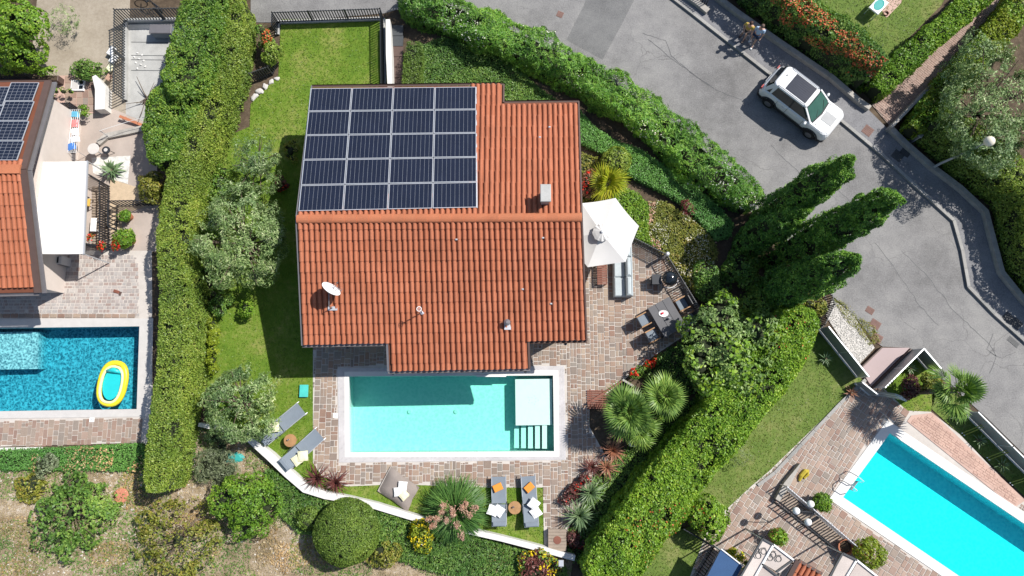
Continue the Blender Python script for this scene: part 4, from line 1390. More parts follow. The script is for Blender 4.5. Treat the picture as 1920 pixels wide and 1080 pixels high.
# ridge caps
k = 24
for i in range(k):
    a, b = RL.lerp(RR, i / k) + Vector((0, 0, .055)), RL.lerp(RR, (i + 1.07) / k) + Vector((0, 0, .075))
    m = MB(); d = (b - a); n = 9
    vs = []
    for (p, r) in ((a, 0.19), (b, 0.215)):
        for j in range(n):
            an = math.pi * j / (n - 1)
            vs.append(p + Vector((0, -math.cos(an) * r, math.sin(an) * r * 0.62 - 0.03)))
    m.add(vs, [(j, n + j, n + j + 1, j + 1) for j in range(n - 1)] + [tuple(range(n, 2 * n))])
    m.build('ridge_tile', M['ridge'], house, world=True)
# verge boards, gutters
def path_part(name, pts, w, h, m, dz=0):
    mb = MB()
    for a, b in zip(pts[:-1], pts[1:]):
        mb.beam(a + Vector((0, 0, dz)), b + Vector((0, 0, dz)), w, h)
    return mb.build(name, m, house, world=True)
path_part('verge_board', [S_SL.P(-0.003, 0), S_SL.P(-0.003, 1.005)], 0.05, 0.2, M['gutter'], -0.05)
path_part('verge_board', [N_SL.P(-0.003, 0), N_SL.P(-0.003, 1.005)], 0.05, 0.2, M['gutter'], -0.05)
path_part('verge_board', [S_SL.P(1.004, 0), S_SL.P(1.004, 1.005)], 0.07, 0.2, M['fascia'], -0.05)
path_part('verge_board', [N_SL.P(1.004, 0), N_SL.P(1.004, vn)], 0.07, 0.2, M['fascia'], -0.05)
def gutter(sl, u0, u1, v, m):
    a, b = sl.P(u0, v), sl.P(u1, v)
    mb = MB(); out = (sl.P(u0, v + 0.05) - a); out.z = 0; out.normalize()
    n = 7; vs = []
    for p in (a, b):
        for j in range(n):
            an = math.pi * j / (n - 1)
            vs.append(p + out * (0.07 - math.cos(an) * 0.07) + Vector((0, 0, -0.04 - math.sin(an) * 0.075)))
    for p in (a, b):
        for j in range(n):
            an = math.pi * j / (n - 1)
            vs.append(p + out * (0.07 - math.cos(an) * 0.06) + Vector((0, 0, -0.04 - math.sin(an) * 0.062)))
    fs = [(j, j + 1, n + j + 1, n + j) for j in range(n - 1)] + [(2 * n + j, 3 * n + j, 3 * n + j + 1, 2 * n + j + 1) for j in range(n - 1)]
    fs += [(0, n, 3 * n, 2 * n), (n - 1, 3 * n - 1, 4 * n - 1, 2 * n - 1)][:1]
    mb.add(vs, fs)
    return mb.build('gutter', m, house, world=True)
gutter(S_SL, -0.004, ub0, 1.0, M['gutter']); gutter(S_SL, ub0 - 0.006, ub1 + 0.006, vb, M['gutter']); gutter(S_SL, ub1, 1.006, 1.0, M['fascia'])
gutter(N_SL, -0.004, un, 1.0, M['fascia']); gutter(N_SL, un, 1.006, vn, M['fascia'])
path_part('bay_verge', [S_SL.P(ub0 - 0.004, 0.99), S_SL.P(ub0 - 0.004, vb)], 0.09, 0.16, M['gutter'], -0.04)
path_part('bay_verge', [S_SL.P(ub1 + 0.004, 0.99), S_SL.P(ub1 + 0.004, vb)], 0.1, 0.16, M['fascia'], -0.04)
path_part('verge_return', [N_SL.P(un + 0.003, vn), N_SL.P(un + 0.003, 1.0)], 0.08, 0.16, M['fascia'], -0.04)
# outside walls
mb = MB()
wl, wr = S_SL.P(0, 1).x + 0.55, S_SL.P(1, 1).x - 0.55
ys, yn = S_SL.P(.5, 1).y + 0.55, N_SL.P(.5, 1).y - 0.5
mb.prism([(wl, ys), (wr, ys), (wr, yn - 0.8), (N_SL.P(un, 1).x - .4, yn - 0.8), (N_SL.P(un, 1).x - .4, yn), (wl, yn)], 0.0, EAVE - 0.32)
xb0, xb1, yb = S_SL.P(ub0, 1).x + 0.5, S_SL.P(ub1, 1).x - 0.5, S_SL.P(.5, vb).y + 0.6
mb.prism([(xb0, yb), (xb1, yb), (xb1, ys - 0.01), (xb0, ys - 0.01)], 0.0, EAVE - 0.75)
mb.build('wall', M['plaster'], house, world=True)
# glass doors to the terrace
for (x, y, w, dx, dy) in ((0.5 * (xb0 + xb1) - 1.4, yb - 0.02, 1.9, 1, 0), (0.5 * (xb0 + xb1) + 1.4, yb - 0.02, 1.9, 1, 0), (wr + 0.02, ys + 3.0, 1.8, 0, 1)):
    m = MB(); m.box((x, y, 1.08), (w if dx else 0.06, w if dy else 0.06, 2.1)); d = m.build('glass_door', M['glass_dark'], house, world=True)
    m = MB()
    for q in (-1, 0, 1):
        m.box((x + dx * q * w / 2, y + dy * q * w / 2, 1.08), (0.07 if dx else 0.09, 0.07 if dy else 0.09, 2.16))
    m.build('door_frame', M['white'], d, world=False).matrix_basis = Matrix.Translation(-Vector(house.location))
# spot lamps under the eaves
for (px, py, h) in ((652, 652, 2.95), (737, 700, 2.7), (822, 698, 2.7), (905, 696.5, 2.7), (1060, 645, 2.95), (985, 697, 2.7)):
    c = G(px, py, h); m = MB()
    m.lathe([(0.06, -0.09), (0.065, 0.06), (0.03, 0.08)], c, 10)
    m.tube([c + Vector((0, 0, 0.03)), c + Vector((0, 0.25, 0.12))], 0.02, 5)
    m.build('eave_lamp', M['darkgrey'], house, world=True)
# chimney
u, v = N_SL.at_px(1021, 374)
c = N_SL.P(u, v)
ch = MB(); ch.box(c + Vector((0, 0, 0.36)), (0.34, 0.56, 1.0)); chim = ch.build('chimney', M['stone_wall'], house, world=True)
m = MB(); m.bbox(c + Vector((0, 0, 0.98)), (0.46, 0.78, 0.08), 0.02); m.bbox(c + Vector((0, 0, 0.895)), (0.4, 0.66, 0.07), 0.01)
o = m.build('chimney_cap', M['concrete'], chim, world=False); o.matrix_basis = Matrix.Translation(-Vector(house.location))
# vents and little snow hooks
def on_roof(sl, px, py): return sl.P(*sl.at_px(px, py))
c = on_roof(S_SL, 951, 606)
m = MB(); m.lathe([(0.1, -0.05), (0.1, 0.3), (0.13, 0.3), (0.15, 0.36), (0.05, 0.45)], c, 12); v1 = m.build('vent_pipe', M['gutter'], house, world=True, smooth=False)
m = MB(); m.box(c + Vector((0.02, -0.1, 0.05)), (0.3, 0.4, 0.02)); o = m.build('flashing', M['alu'], house, world=True)
for (sl, px, py) in ((S_SL, 1033, 570), (S_SL, 856, 450), (N_SL, 1012, 259), (N_SL, 1030, 240), (S_SL, 980, 543), (S_SL, 1018, 447)):
    c = on_roof(sl, px, py); m = MB(); m.bbox(c + Vector((0, 0, 0.1)), (0.1, 0.07, 0.1), 0.02); m.build('tile_vent', M['alu'], house, world=True)
# satellite dish and antennas: bolted to the roof, things of their own
c = on_roof(S_SL, 624, 578)
dish = thing('satellite_dish', 'white satellite dish standing on the lower orange roof slope', 'satellite dish', c)
tip = G(618, 546, c.z + 0.95) - c
dirv = Vector((0.62, 0.75, 0.42)).normalized()
q = dirv.to_track_quat('Z', 'X').to_matrix().to_4x4(); q.translation = tip
m = MB(); prof = [(0.02 + 0.43 * i / 6, 0.14 * (i / 6) ** 2) for i in range(7)]
prof2 = [(r, z + 0.012) for r, z in prof[::-1]]
m.lathe(prof + prof2, n=22, M=q); m.build('reflector', M['white'], dish, smooth=True)
m = MB(); m.tube([(0, 0, 0), (0, 0, tip.z * 0.7), tip - dirv * 0.06], 0.025, 6); m.build('mast', M['gutter'], dish)
m = MB(); f = tip + dirv * 0.5 + Vector((0.05, 0, -0.1)); m.tube([tip - dirv * 0.02 + Vector((0, 0, -0.4)), f], 0.014, 5); a_ = m.build('feed_arm', M['gutter'], dish)
m = MB(); m.ball(f, 0.045, 8); m.build('receiver', M['darkgrey'], dish)
m = MB(); m.box((0.02, -0.02, 0.09), (0.42, 0.18, 0.03)); m.build('base_plate', M['alu'], dish)
c = on_roof(S_SL, 792, 586)
mast = thing('antenna_mast', 'thin pole with a ring clamp rising from the middle of the lower roof slope', 'antenna', c)
m = MB(); m.tube([(0, 0, 0), (0.02, 0.0, 1.3)], 0.025, 6); m.build('pole', M['alu'], mast)
m = MB(); m.lathe([(0.13, 0), (0.1, 0.08), (0.03, 0.12)], (0, 0, 0.02), 10); m.build('base_collar', M['alu'], mast)
m = MB(); ring = [(0.02 + 0.1 * math.cos(i * .628), 0.1 * math.sin(i * .628), 1.28) for i in range(11)]; m.tube(ring, 0.018, 5); m.build('ring_clamp', M['white'], mast)
c = on_roof(S_SL, 640, 545)
an = thing('tv_antenna', 'small spiky tv antenna beside the white satellite dish', 'antenna', c)
m = MB(); m.tube([(0, 0, 0), (0, 0.02, 0.75)], 0.016, 5); m.build('pole', M['alu'], an)
m = MB(); m.tube([(-0.2, 0.12, 0.72), (0.2, -0.12, 0.72)], 0.012, 4)
for i in range(5):
    k = -0.18 + 0.09 * i; m.tube([(k - .06, 0.6 * -k - .1, .73), (k + .06, 0.6 * -k + .1, .73)], 0.007, 4)
m.build('antenna_boom', M['gutter'], an)

# solar panels: five rows of four, each a thing lying on rails
M['cell'] = mat('solar_cell', (0.012, 0.016, 0.032), 0.18, spec=0.5, var=0.15, scale=1.5)
M['busbar'] = mat('silver_busbar', (0.36, 0.38, 0.42), 0.4, metal=0.3)
def bil(x, y):
    u = (pTL[0] * (1 - x) + pTR[0] * x) * (1 - y) + (pBL[0] * (1 - x) + pBR[0] * x) * y
    v = (pTL[1] * (1 - x) + pTR[1] * x) * (1 - y) + (pBL[1] * (1 - x) + pBR[1] * x) * y
    return N_SL.P(u, v)
def solar_panel(A, B, C, D, label, group, lift=0.13, lines='v', nb=10, nh=0):
    """A,B = upper corners, C,D = lower corners (world)"""
    c = (A + B + C + D) / 4 + Vector((0, 0, lift))
    x = ((B - A) + (D - C)).normalized(); y = ((A - C) + (B - D)); y = (y - x * y.dot(x)).normalized(); z = x.cross(y)
    w = 0.5 * ((B - A).length + (D - C).length) - 0.03; hgt = 0.5 * ((A - C).length + (B - D).length) - 0.03
    t = thing('solar_panel', label, 'solar panel', (0, 0, 0), 0, group)
    Mx = Matrix(((x.x, y.x, z.x, 0), (x.y, y.y, z.y, 0), (x.z, y.z, z.z, 0), (0, 0, 0, 1))); Mx.translation = c
    t.matrix_basis = Mx
    m = MB()
    for s_ in (-1, 1):
        m.box((0, s_ * (hgt / 2 - 0.014), 0), (w, 0.028, 0.04)); m.box((s_ * (w / 2 - 0.014), 0, 0.0005), (0.028, hgt - 0.058, 0.04))
    m.build('frame', M['alu'], t)
    m = MB(); m.box((0, 0, -0.006), (w - 0.058, hgt - 0.058, 0.02)); g = m.build('glass', M['cell'], t)
    m = MB()
    for i in range(1, nb):
        m.box((-w / 2 + w * i / nb, 0, 0.0052), (0.010 if nh else 0.007, hgt - 0.07, 0.002))
    for i in range(1, nh):
        m.box((0, -hgt / 2 + hgt * i / nh, 0.0065), (w - 0.07, 0.010, 0.0016))
    m.build('busbar', M['busbar'], g)
    return t
rown = ('top', 'second', 'middle', 'fourth', 'lowest'); coln = ('leftmost', 'second from the left', 'third from the left', 'rightmost')
for r in range(5):
    for c_ in range(4):
        solar_panel(bil(c_ / 4, r / 5), bil((c_ + 1) / 4, r / 5), bil(c_ / 4, (r + 1) / 5), bil((c_ + 1) / 4, (r + 1) / 5),
                    'dark blue solar panel in the %s row of the main array, %s' % (rown[r], coln[c_]), 'solar panels on the main roof')
mb = MB()
for x in (0.0, 0.25, 0.5, 0.75, 1.0):
    for dx in (-0.02, 0.02):
        X = min(1, max(0, x + dx)); mb.beam(bil(X, 0.0) + Vector((0, 0, .09)), bil(X, 1.0) + Vector((0, 0, .09)), 0.035, 0.03)
o = mb.build('mounting_rail', M['alu'], house, world=True)

# ------------------------------------------------------------------ house next door (left edge)
E2, R2 = 3.1, 4.45
r2r, r2l = G(40, 318, R2), G(-150, 319, R2)
S2 = Slope(r2l, r2r, G(-140, 554, E2), G(67, 549, E2))
N2 = Slope(r2l, r2r, G(-140, 155, E2), G(86, 152, E2))
house2 = thing('neighbour_house', 'orange tiled house at the left edge with a brown verge and white awning', 'house', (0.5 * (r2l.x + r2r.x), r2l.y, 0))
_h = house
house = house2
tiles(S2, [(0, 1, 1.0)], 20, 10.5, house2, 200, material=M['tile'])
tiles(N2, [(0, 1, 1.0)], 20, 10.5, house2, 0, name='north_roof_tile', skip=lambda u, v: 0.12 < v < 0.97, material=M['tile'])
mb = MB()
face(S2, -.05, 1, 0, 0.995); face(N2, -.05, 1, 0.0005, 0.995, -0.021)
mb.build('roof_deck', M['deck'], house2, world=True)
path_part('ridge_cap', [r2l + Vector((0, 0, .05)), r2r + Vector((0, 0, .05))], 0.42, 0.12, M['ridge'])
for sl in (S2, N2):
    a = [sl.P(1.02, 0), sl.P(1.02, 1.0)]
    path_part('verge_board', a, 0.3, 0.1, M['fascia'], 0.0)
    path_part('verge_soffit', [sl.P(1.055, 0), sl.P(1.055, 1.0)], 0.22, 0.08, M['gutter'], -0.16)
gutter(S2, -0.02, 1.02, 1.0, M['gutter']); gutter(N2, -0.02, 1.02, 1.0, M['fascia'])
mb = MB(); wr2 = S2.P(1, 1).x - 0.75
mb.prism([(S2.P(0, 1).x, S2.P(.5, 1).y + 0.5), (wr2, S2.P(.5, 1).y + 0.5), (wr2, N2.P(.5, 1).y - 0.5), (S2.P(0, 1).x, N2.P(.5, 1).y - 0.5)], 0.0, E2 - 0.3)
mb.build('wall', mat('cream_plaster', (.6, .53, .48), .85, var=.06), house2, world=True)
house = _h
def n2(px, py): return N2.P(*N2.at_px(px, py))
rows2 = [157, 192, 229, 266, 303]
def xr(y): return 76 - (y - 157) * 38 / 146.0
def xl(y): return 23 - (y - 157) * 46 / 146.0
for i in range(4):
    y0, y1 = rows2[i], rows2[i + 1]
    for j in range(2):
        w0, w1 = xr(y0) - xl(y0), xr(y1) - xl(y1)
        o0 = 8 * j
        A, B, C, D = n2(xl(y0) - j * w0, y0 + o0), n2(xr(y0) - j * w0 - j, y0 + o0), n2(xl(y1) - j * w1, y1 + o0 - 0.0), n2(xr(y1) - j * w1 - j, y1 + o0 - 0.0)
        if j and i == 3: continue
        solar_panel(A, B, C, D, 'black gridded solar panel on the left edge house, %s of the %s column' % (('topmost', 'second', 'third', 'lowest')[i], ('right', 'cut off left')[j]),
                    'solar panels next door', nb=6, nh=6)
# ------------------------------------------------------------------ walls, fences, rails
def wall(name, label, px, w, h, m, cat='wall', hp=None):
    pts = GP(px, h if hp is None else hp)
    mid = pts[len(pts) // 2]
    t = thing(name, label, cat, (mid.x, mid.y, 0))
    mb = MB()
    L, Rr = [], []
    n = len(pts)
    for i in range(n):
        d = (pts[min(n - 1, i + 1)] - pts[max(0, i - 1)]); d.z = 0; d.normalize()
        s_ = Vector((-d.y, d.x, 0)) * (w[i] if isinstance(w, (list, tuple)) else w) / 2
        L.append(pts[i] + s_); Rr.append(pts[i] - s_)
    vs = []
    for a, b in zip(L, Rr):
        vs += [(a.x, a.y, 0), (a.x, a.y, h), (b.x, b.y, h), (b.x, b.y, 0)]
    fs = []
    for i in range(n - 1):
        for j in range(4):
            fs.append((i * 4 + j, i * 4 + (j + 1) % 4, i * 4 + 4 + (j + 1) % 4, i * 4 + 4 + j))
    fs += [(3, 2, 1, 0), tuple((n - 1) * 4 + j for j in range(4))]
    mb.add(vs, fs)
    mb.build('masonry', m, t, world=True)
    return t
wall('retaining_wall', 'white curved wall along the lower edge of the pool garden', [(372, 796), (420, 806), (465, 822), (505, 855), (540, 888), (572, 916), (610, 929), (655, 937), (705, 949), (760, 966), (810, 981), (870, 994), (940, 1010), (1010, 1028), (1078, 1047)],
     [.18, .22, .28, .4, .42, .4, .34, .3, .3, .29, .27, .26, .25, .25, .25], 0.45, M['white_wall'])
wall('garden_wall', 'low grey stone wall below the firethorn hedge', [(1345, -8), (1384, 22), (1462, 77), (1560, 143), (1612, 188), (1632, 202)], 0.26, 0.4, M['stone_wall'])
wall('garden_wall', 'low grey stone wall behind the sidewalk bend', [(1672, 240), (1702, 270), (1750, 312), (1803, 352), (1850, 396), (1864, 450), (1880, 510), (1922, 562), (2000, 640)], 0.26, 0.4, M['stone_wall'])
wall('path_wall', 'thin grey wall between brick path and yellowish hedge', [(1672, 238), (1742, 165), (1812, 105), (1850, 65), (1902, -5)], 0.14, 0.7, M['stone_wall'])
wall('white_wall', 'white wall between the picket lawn and the entrance steps', [(727, 36), (729, 100), (731, 165)], [0.22, 0.3, 0.24], 0.75, M['white_wall'])
wall('yard_wall', 'bright white side wall of the pinkish terrace next door', [(176, 142), (188, 165), (187, 205)], [0.2, 0.55, 0.5], 0.6, M['white_wall'])
wall('gate_pillar_wall', 'pale kerb wall under the upper road gate', [(1262, -30), (1310, 5), (1328, 20)], 0.3, 0.35, M['stone_wall'])
# rocks along the lawn corner
for i, (px, py, r) in enumerate(((519, 148, .14), (509, 154, .15), (498, 162, .17), (487, 171, .2), (477, 182, .2))):
    c = G(px, py)
    t = thing('edging_rock', ('white edging rock closest to the picket fence', 'second white edging rock from the picket fence', 'middle one of the white edging rocks', 'fourth white edging rock, beside the hedge', 'largest white edging rock at the hedge corner')[i], 'rock', c, i, 'white rocks edging the upper lawn')
    m = MB(); m.ball((0, 0, r * .2), r, 8, 1.2, .8, .55)
    m.v = [(x * (1 + .3 * math.sin(19 * y)), y * (1 + .3 * math.sin(17 * x + i)), max(0, z * .7)) for x, y, z in m.v]
    m.build('stone', M['coping_grey'], t)

def picket_fence(label, px, h, gap=0.14, m=None, bar=0.045, name='picket_fence', cat='fence', rails=(0.12, 0.95), post=2.0, lean=0.0, postw=0.05, z0=0.0, curb=None):
    m = m or M['iron']
    pts = [Vector((p.x, p.y, z0)) for p in GP(px)]
    t = thing(name, label, cat, pts[0])
    pm = MB(); pm.box((0, 0, h / 2), (bar, bar, h)); pk = pm.mesh('picket', m)
    for a, b in zip(pts[:-1], pts[1:]):
        L = (b - a).length; n = max(1, round(L / gap)); d = (b - a).normalized(); ang = math.atan2(d.y, d.x)
        for i in range(n + 1):
            q = a.lerp(b, i / n)
            o = bpy.data.objects.new('picket', pk); put(o, t, Matrix.Translation(q) @ Matrix.Rotation(ang, 4, 'Z'))
        for r in rails:
            mb = MB(); mb.beam(a + Vector((0, 0, h * r)), b + Vector((0, 0, h * r)), 0.035, 0.03); mb.build('rail', m, t, world=True)
        k = max(1, round(L / post))
        for i in range(k + 1):
            q = a.lerp(b, i / k)
            mb = MB(); mb.box(q + Vector((0, 0, h * .51)), (postw, postw, h * 1.02), ang); mb.build('post', m, t, world=True)
        if curb:
            mb = MB(); mb.beam(a + Vector((0, 0, curb / 2 - .01)), b + Vector((0, 0, curb / 2 - .01)), 0.2, curb); mb.build('plinth', M['concrete'], t, world=True)
    return t
picket_fence('black picket fence on two sides of the bright upper lawn', [(521, 66), (522, 43), (719, 36), (721, 172)], 1.05, 0.14, curb=0.12)
picket_fence('dark slanted picket fence round the concrete driveway', [(237, 190), (238, 41), (385, 38)], 1.25, 0.155, M['darkgrey'], curb=0.2)
picket_fence('short dark picket fence behind the rust tipped shrub', [(478, 152), (512, 140), (520, 120)], 0.9, 0.12, M['darkgrey'])
picket_fence('thin fence with crossing bars beside the pebble bed', [(1543, 546), (1550, 575), (1532, 612), (1500, 640)], 0.9, 0.11, M['darkgrey'])
picket_fence('grey picket railing along the dining terrace', [(1178, 451), (1243, 484), (1308, 590)], 0.95, 0.11, M['darkgrey'], postw=0.08)
picket_fence('black picket fence at the corner lawn by the blue awning', [(1273, 985), (1338, 1023), (1298, 1090)], 1.0, 0.14, M['iron'])
picket_fence('iron gate of vertical bars at the top edge of the road', [(1292, -12), (1322, 12)], 1.1, 0.12, M['darkgrey'], name='iron_gate', cat='gate')
picket_fence('thin dark railing around the laundry balcony next door', [(88, 205), (146, 203), (148, 222)], 0.7, 0.12, M['iron'])
picket_fence('black balcony railing at the corner of the house next door', [(-10, 150), (60, 148), (76, 157)], 0.9, 0.14, M['iron'])
# entrance steps
st = thing('entrance_steps', 'reddish brown shaded steps between white wall and box hedge', 'steps', G(746, 110))
for i in range(6):
    y0, y1 = 165 - i * 19, 165 - (i + 1) * 19
    mb = MB(); mb.prism(GP([(735, y0), (756, y0), (757, y1), (736, y1)]), 0.0, 0.04 + 0.03 * i); mb.build('step', M['fascia'] if i < 4 else M['darkgrey'], st, world=True)
# post and cap of the railing corner
t = thing('rail_post', 'pale round capped post at the corner of the terrace railing', 'post', G(1243, 484)); m = MB(); m.tube([(0, 0, 0), (0, 0, 1.08)], 0.06, 10); m.build('shaft', M['alu'], t); m = MB(); m.lathe([(0.09, 1.08), (0.1, 1.12), (0.05, 1.16)], n=12); m.build('cap', M['alu'], t)

# ------------------------------------------------------------------ pool side furniture
def lounger(label, foot_px, head_px, group, w=0.72):
    a, b = G(*foot_px, 0.36), G(*head_px, 0.5)
    a.z = b.z = 0
    L = (b - a).length; d = (b - a).normalized()
    t = thing('sun_lounger', label, 'sun lounger', a, math.atan2(d.y, d.x), group)
    hx, up = L * 0.56, 0.62
    for s_ in (-1, 1):
        mb = MB(); y = s_ * (w / 2 - 0.02)
        mb.tube([(-0.06, y, 0.3), (0.05, y, 0.37), (hx, y, 0.34), (L * .98, y, 0.34)], 0.022, 6); mb.build('side_rail', M['alu'], t)
    for x in (0.18, L * 0.8):
        for s_ in (-1, 1):
            mb = MB(); mb.tube([(x, s_ * (w / 2 - .03), 0.34), (x - .08, s_ * (w / 2 - .03), 0.0)], 0.022, 6); mb.build('leg', M['alu'], t)
    n = 10
    mb = MB(); vs = []
    for i in range(n + 1):
        x = 0.02 + (hx - 0.04) * i / n; z = 0.375 - 0.03 * math.sin(math.pi * i / n)
        vs += [(x, -w / 2 + .02, z + .015), (x, 0, z - 0.012), (x, w / 2 - .02, z + .015)]
    mb.add(vs, [(3 * i + j, 3 * i + 3 + j, 3 * i + 4 + j, 3 * i + 1 + j) for i in range(n) for j in range(2)])
    mb.build('sling', M['grey_fabric'], t, smooth=True)
    mb = MB(); ang = math.asin(min(.9, (up - .36) / (L - hx)))
    bl = L - hx
    vs = []
    for i in range(n + 1):
        q = bl * i / n; x = hx + 0.02 + q * math.cos(ang); z = 0.37 + q * math.sin(ang) - 0.02 * math.sin(math.pi * i / n)
        vs += [(x, -w / 2 + .02, z + .015), (x, 0, z - .012), (x, w / 2 - .02, z + .015)]
    mb.add(vs, [(3 * i + j, 3 * i + 3 + j, 3 * i + 4 + j, 3 * i + 1 + j) for i in range(n) for j in range(2)])
    bk = mb.build('backrest', M['grey_fabric'], t, smooth=True)
    mb = MB(); x = hx + (bl - .1) * math.cos(ang); mb.bbox((x, 0, 0.37 + (bl - .1) * math.sin(ang) + .05), (0.2, w * .85, 0.07), 0.03); mb.build('headrest', M['grey_fabric'], bk)
    for s_ in (-1, 1):
        mb = MB(); mb.tube([(hx - .1, s_ * w / 2, .36), (hx + .1, s_ * (w / 2 + .03), .5), (hx + .4, s_ * (w / 2 + .01), .52)], 0.02, 6); mb.build('armrest', M['darkgrey'], t)
    return t
def pillow(label, px, py, h, size, rz, m, group=None, name='pillow', cat='pillow', th=0.12, tilt=0.0):
    c = G(px, py, h)
    t = thing(name, label, cat, c, rz, group)
    n = 7; vs = []; w, l = size
    for sgn in (1, -1):
        for i in range(n):
            for j in range(n):
                u, v = 2 * i / (n - 1) - 1, 2 * j / (n - 1) - 1
                f = max(0, (1 - u ** 4) * (1 - v ** 4)) ** 0.6
                k = 1 - 0.07 * (1 - abs(u * v))
                vs.append((u * w / 2 * k, v * l / 2 * k, sgn * f * th / 2 + 0.01 * math.sin(5 * u + 3 * v)))
    fs = []
    for i in range(n - 1):
        for j in range(n - 1):
            a = i * n + j
            fs.append((a, a + n, a + n + 1, a + 1)); b = a + n * n; fs.append((b, b + 1, b + n + 1, b + n))
    mb = MB(); mb.add(vs, fs); mb.build('cushion_cover', m, t, smooth=True)
    mb = MB()
    k = n - 1
    edge = [(i, 0) for i in range(n)] + [(k, j) for j in range(1, n)] + [(i, k) for i in range(k - 1, -1, -1)] + [(0, j) for j in range(k - 1, -1, -1)]
    mb.tube([Vector(vs[i * n + j]) * 1.01 for i, j in edge], 0.012, 4); mb.build('piping', m, t)
    t.rotation_euler = (tilt, 0.08, rz)
    return t
G1, G2 = 'grey loungers on the grass by the white wall', 'grey loungers below the pool'
lounger('grey sun lounger half under the silvery olive tree', (566, 765), (490, 826), G1)
lounger('grey sun lounger next to the paving, by the white wall', (600, 813), (531, 874), G1)
lounger('grey sun lounger beside the fountain grass', (935, 893), (936, 987), G2)
lounger('grey sun lounger nearest the red begonias', (990, 892), (997, 988), G2)
for lab, px, py, rz, m in (('cream pillow on the lounger under the olive tree', 514, 801, 0.1, 'cream'), ('upper cream pillow on the lounger by the paving', 568, 855, 0.1, 'cream'), ('lower cream pillow, half under the other by the paving', 558, 862, 0.65, 'cream'),
                          ('white pillow on the lounger beside the fountain grass', 935, 958, -0.6, 'pillow_white'), ('white pillow sliding off the edge towards the fountain grass', 924, 957, -0.35, 'pillow_white'),
                          ('upper white pillow on the lounger nearest the begonias', 1001, 945, -0.65, 'pillow_white'), ('lower white pillow on the lounger nearest the begonias', 1005, 961, -0.95, 'pillow_white')):
    pillow(lab, px, py, 0.6 if 'half' not in lab and 'lower' not in lab else 0.53, (0.46, 0.46), rz, M[m], group='pillows on the loungers')
for lab, px, py, rz in (('folded orange towel on the lounger beside the fountain grass', 933, 914, 0.42), ('folded orange towel on the lounger nearest the begonias', 992, 914, 0.72)):
    c = G(px, py, 0.4); t = thing('towel', lab, 'towel', c, rz, 'folded orange towels')
    m = MB(); m.bbox((0, 0, 0.03), (0.46, 0.34, 0.05), 0.015); m.build('lower_fold', M['orange'], t); m = MB(); m.bbox((0.01, 0.005, 0.075), (0.44, 0.33, 0.035), 0.015); m.build('upper_fold', M['orange'], t)
def side_table(label, px, py):
    c = G(px, py, 0.42); t = thing('side_table', label, 'side table', (c.x, c.y, 0), 0, 'round wooden side tables')
    m = MB(); m.lathe([(0.3, 0.4), (0.31, 0.42), (0.3, 0.44), (0.02, 0.445)], n=24); m.build('table_top', M['wood'], t)
    for k in range(3):
        a = k * 2.09; m = MB(); m.tube([(math.cos(a) * .08, math.sin(a) * .08, .4), (math.cos(a) * .24, math.sin(a) * .24, 0)], 0.02, 6); m.build('leg', M['wood'], t)
    g = thing('drinking_glass', 'small glass standing on the side table ' + ('by the wall loungers' if px < 700 else 'between the poolside loungers'), 'glass', (c.x - .05, c.y + .05, .445))
    m = MB(); m.lathe([(0.03, 0), (0.04, .14), (0.035, .14), (0.027, .01)], n=10); m.build('tumbler', M['alu'], g); m = MB(); m.lathe([(0.028, .012), (0.033, .09)], n=8); m.build('drink', M['mahogany'], g)
side_table('round wooden side table on the grass between the wall loungers', 544, 826)
side_table('round orange brown side table between the poolside loungers', 965, 952)
# bean bag and its pillows
bb = thing('bean_bag', 'large taupe floor cushion lying across the paving edge', 'bean bag', G(745, 918))
cor = [Vector((p.x, p.y, 0)) - bb.location for p in GP([(732, 874), (786, 914), (764, 960), (707, 921)], 0.15)]
mb = MB(); n = 9; vs = []
for sgn in (1, 0):
    for i in range(n):
        for j in range(n):
            u, v = i / (n - 1), j / (n - 1)
            p = cor[0].lerp(cor[1], u).lerp(cor[3].lerp(cor[2], u), v)
            f = max(0, (1 - (2 * u - 1) ** 4) * (1 - (2 * v - 1) ** 4)) ** 0.5
            p = p * (0.94 + 0.06 * abs((2 * u - 1) * (2 * v - 1)) ** .5)
            vs.append((p.x, p.y, 0.09 + (f * 0.3 * (0.8 + 0.2 * u) + 0.012 * math.sin(11 * u + 5 * v) if sgn else -f * 0.07)))
fs = []
for i in range(n - 1):
    for j in range(n - 1):
        a = i * n + j; fs.append((a, a + 1, a + n + 1, a + n)); b = a + n * n; fs.append((b, b + n, b + n + 1, b + 1))
mb.add(vs, fs); mb.build('cover', M['taupe'], bb, smooth=True)
mb = MB(); mb.tube([Vector(vs[(n - 1) * 1 + j]) if False else Vector((cor[0].lerp(cor[3], j / 8) * 0.97).to_tuple()) + Vector((0, 0, .11)) for j in range(9)], 0.018, 5); mb.build('piping', M['mortar'], bb)
for lab, px, py, rz, m in (('white pillow at the top of the taupe floor cushion', 755, 911, -0.1, 'pillow_white'), ('white pillow at the lower left of the taupe floor cushion', 747, 922, 0.1, 'pillow_white'), ('cream pillow at the lower right of the taupe floor cushion', 757, 928, 0.75, 'cream')):
    pillow(lab, px, py, 0.45, (0.4, 0.4), rz, M[m], group='pillows on the bean bag')
t = thing('teal_box', 'small turquoise box lying on the grass beside the paving', 'box', G(571, 733))
M['teal'] = mat('teal_plastic', (0.07, 0.5, 0.45), 0.5)
m = MB(); m.bbox((0, 0, .06), (.38, .56, .12), .02); m.build('body', M['teal'], t); m = MB(); m.bbox((0, 0, .135), (.42, .6, .03), .01); m.build('lid', M['teal'], t)
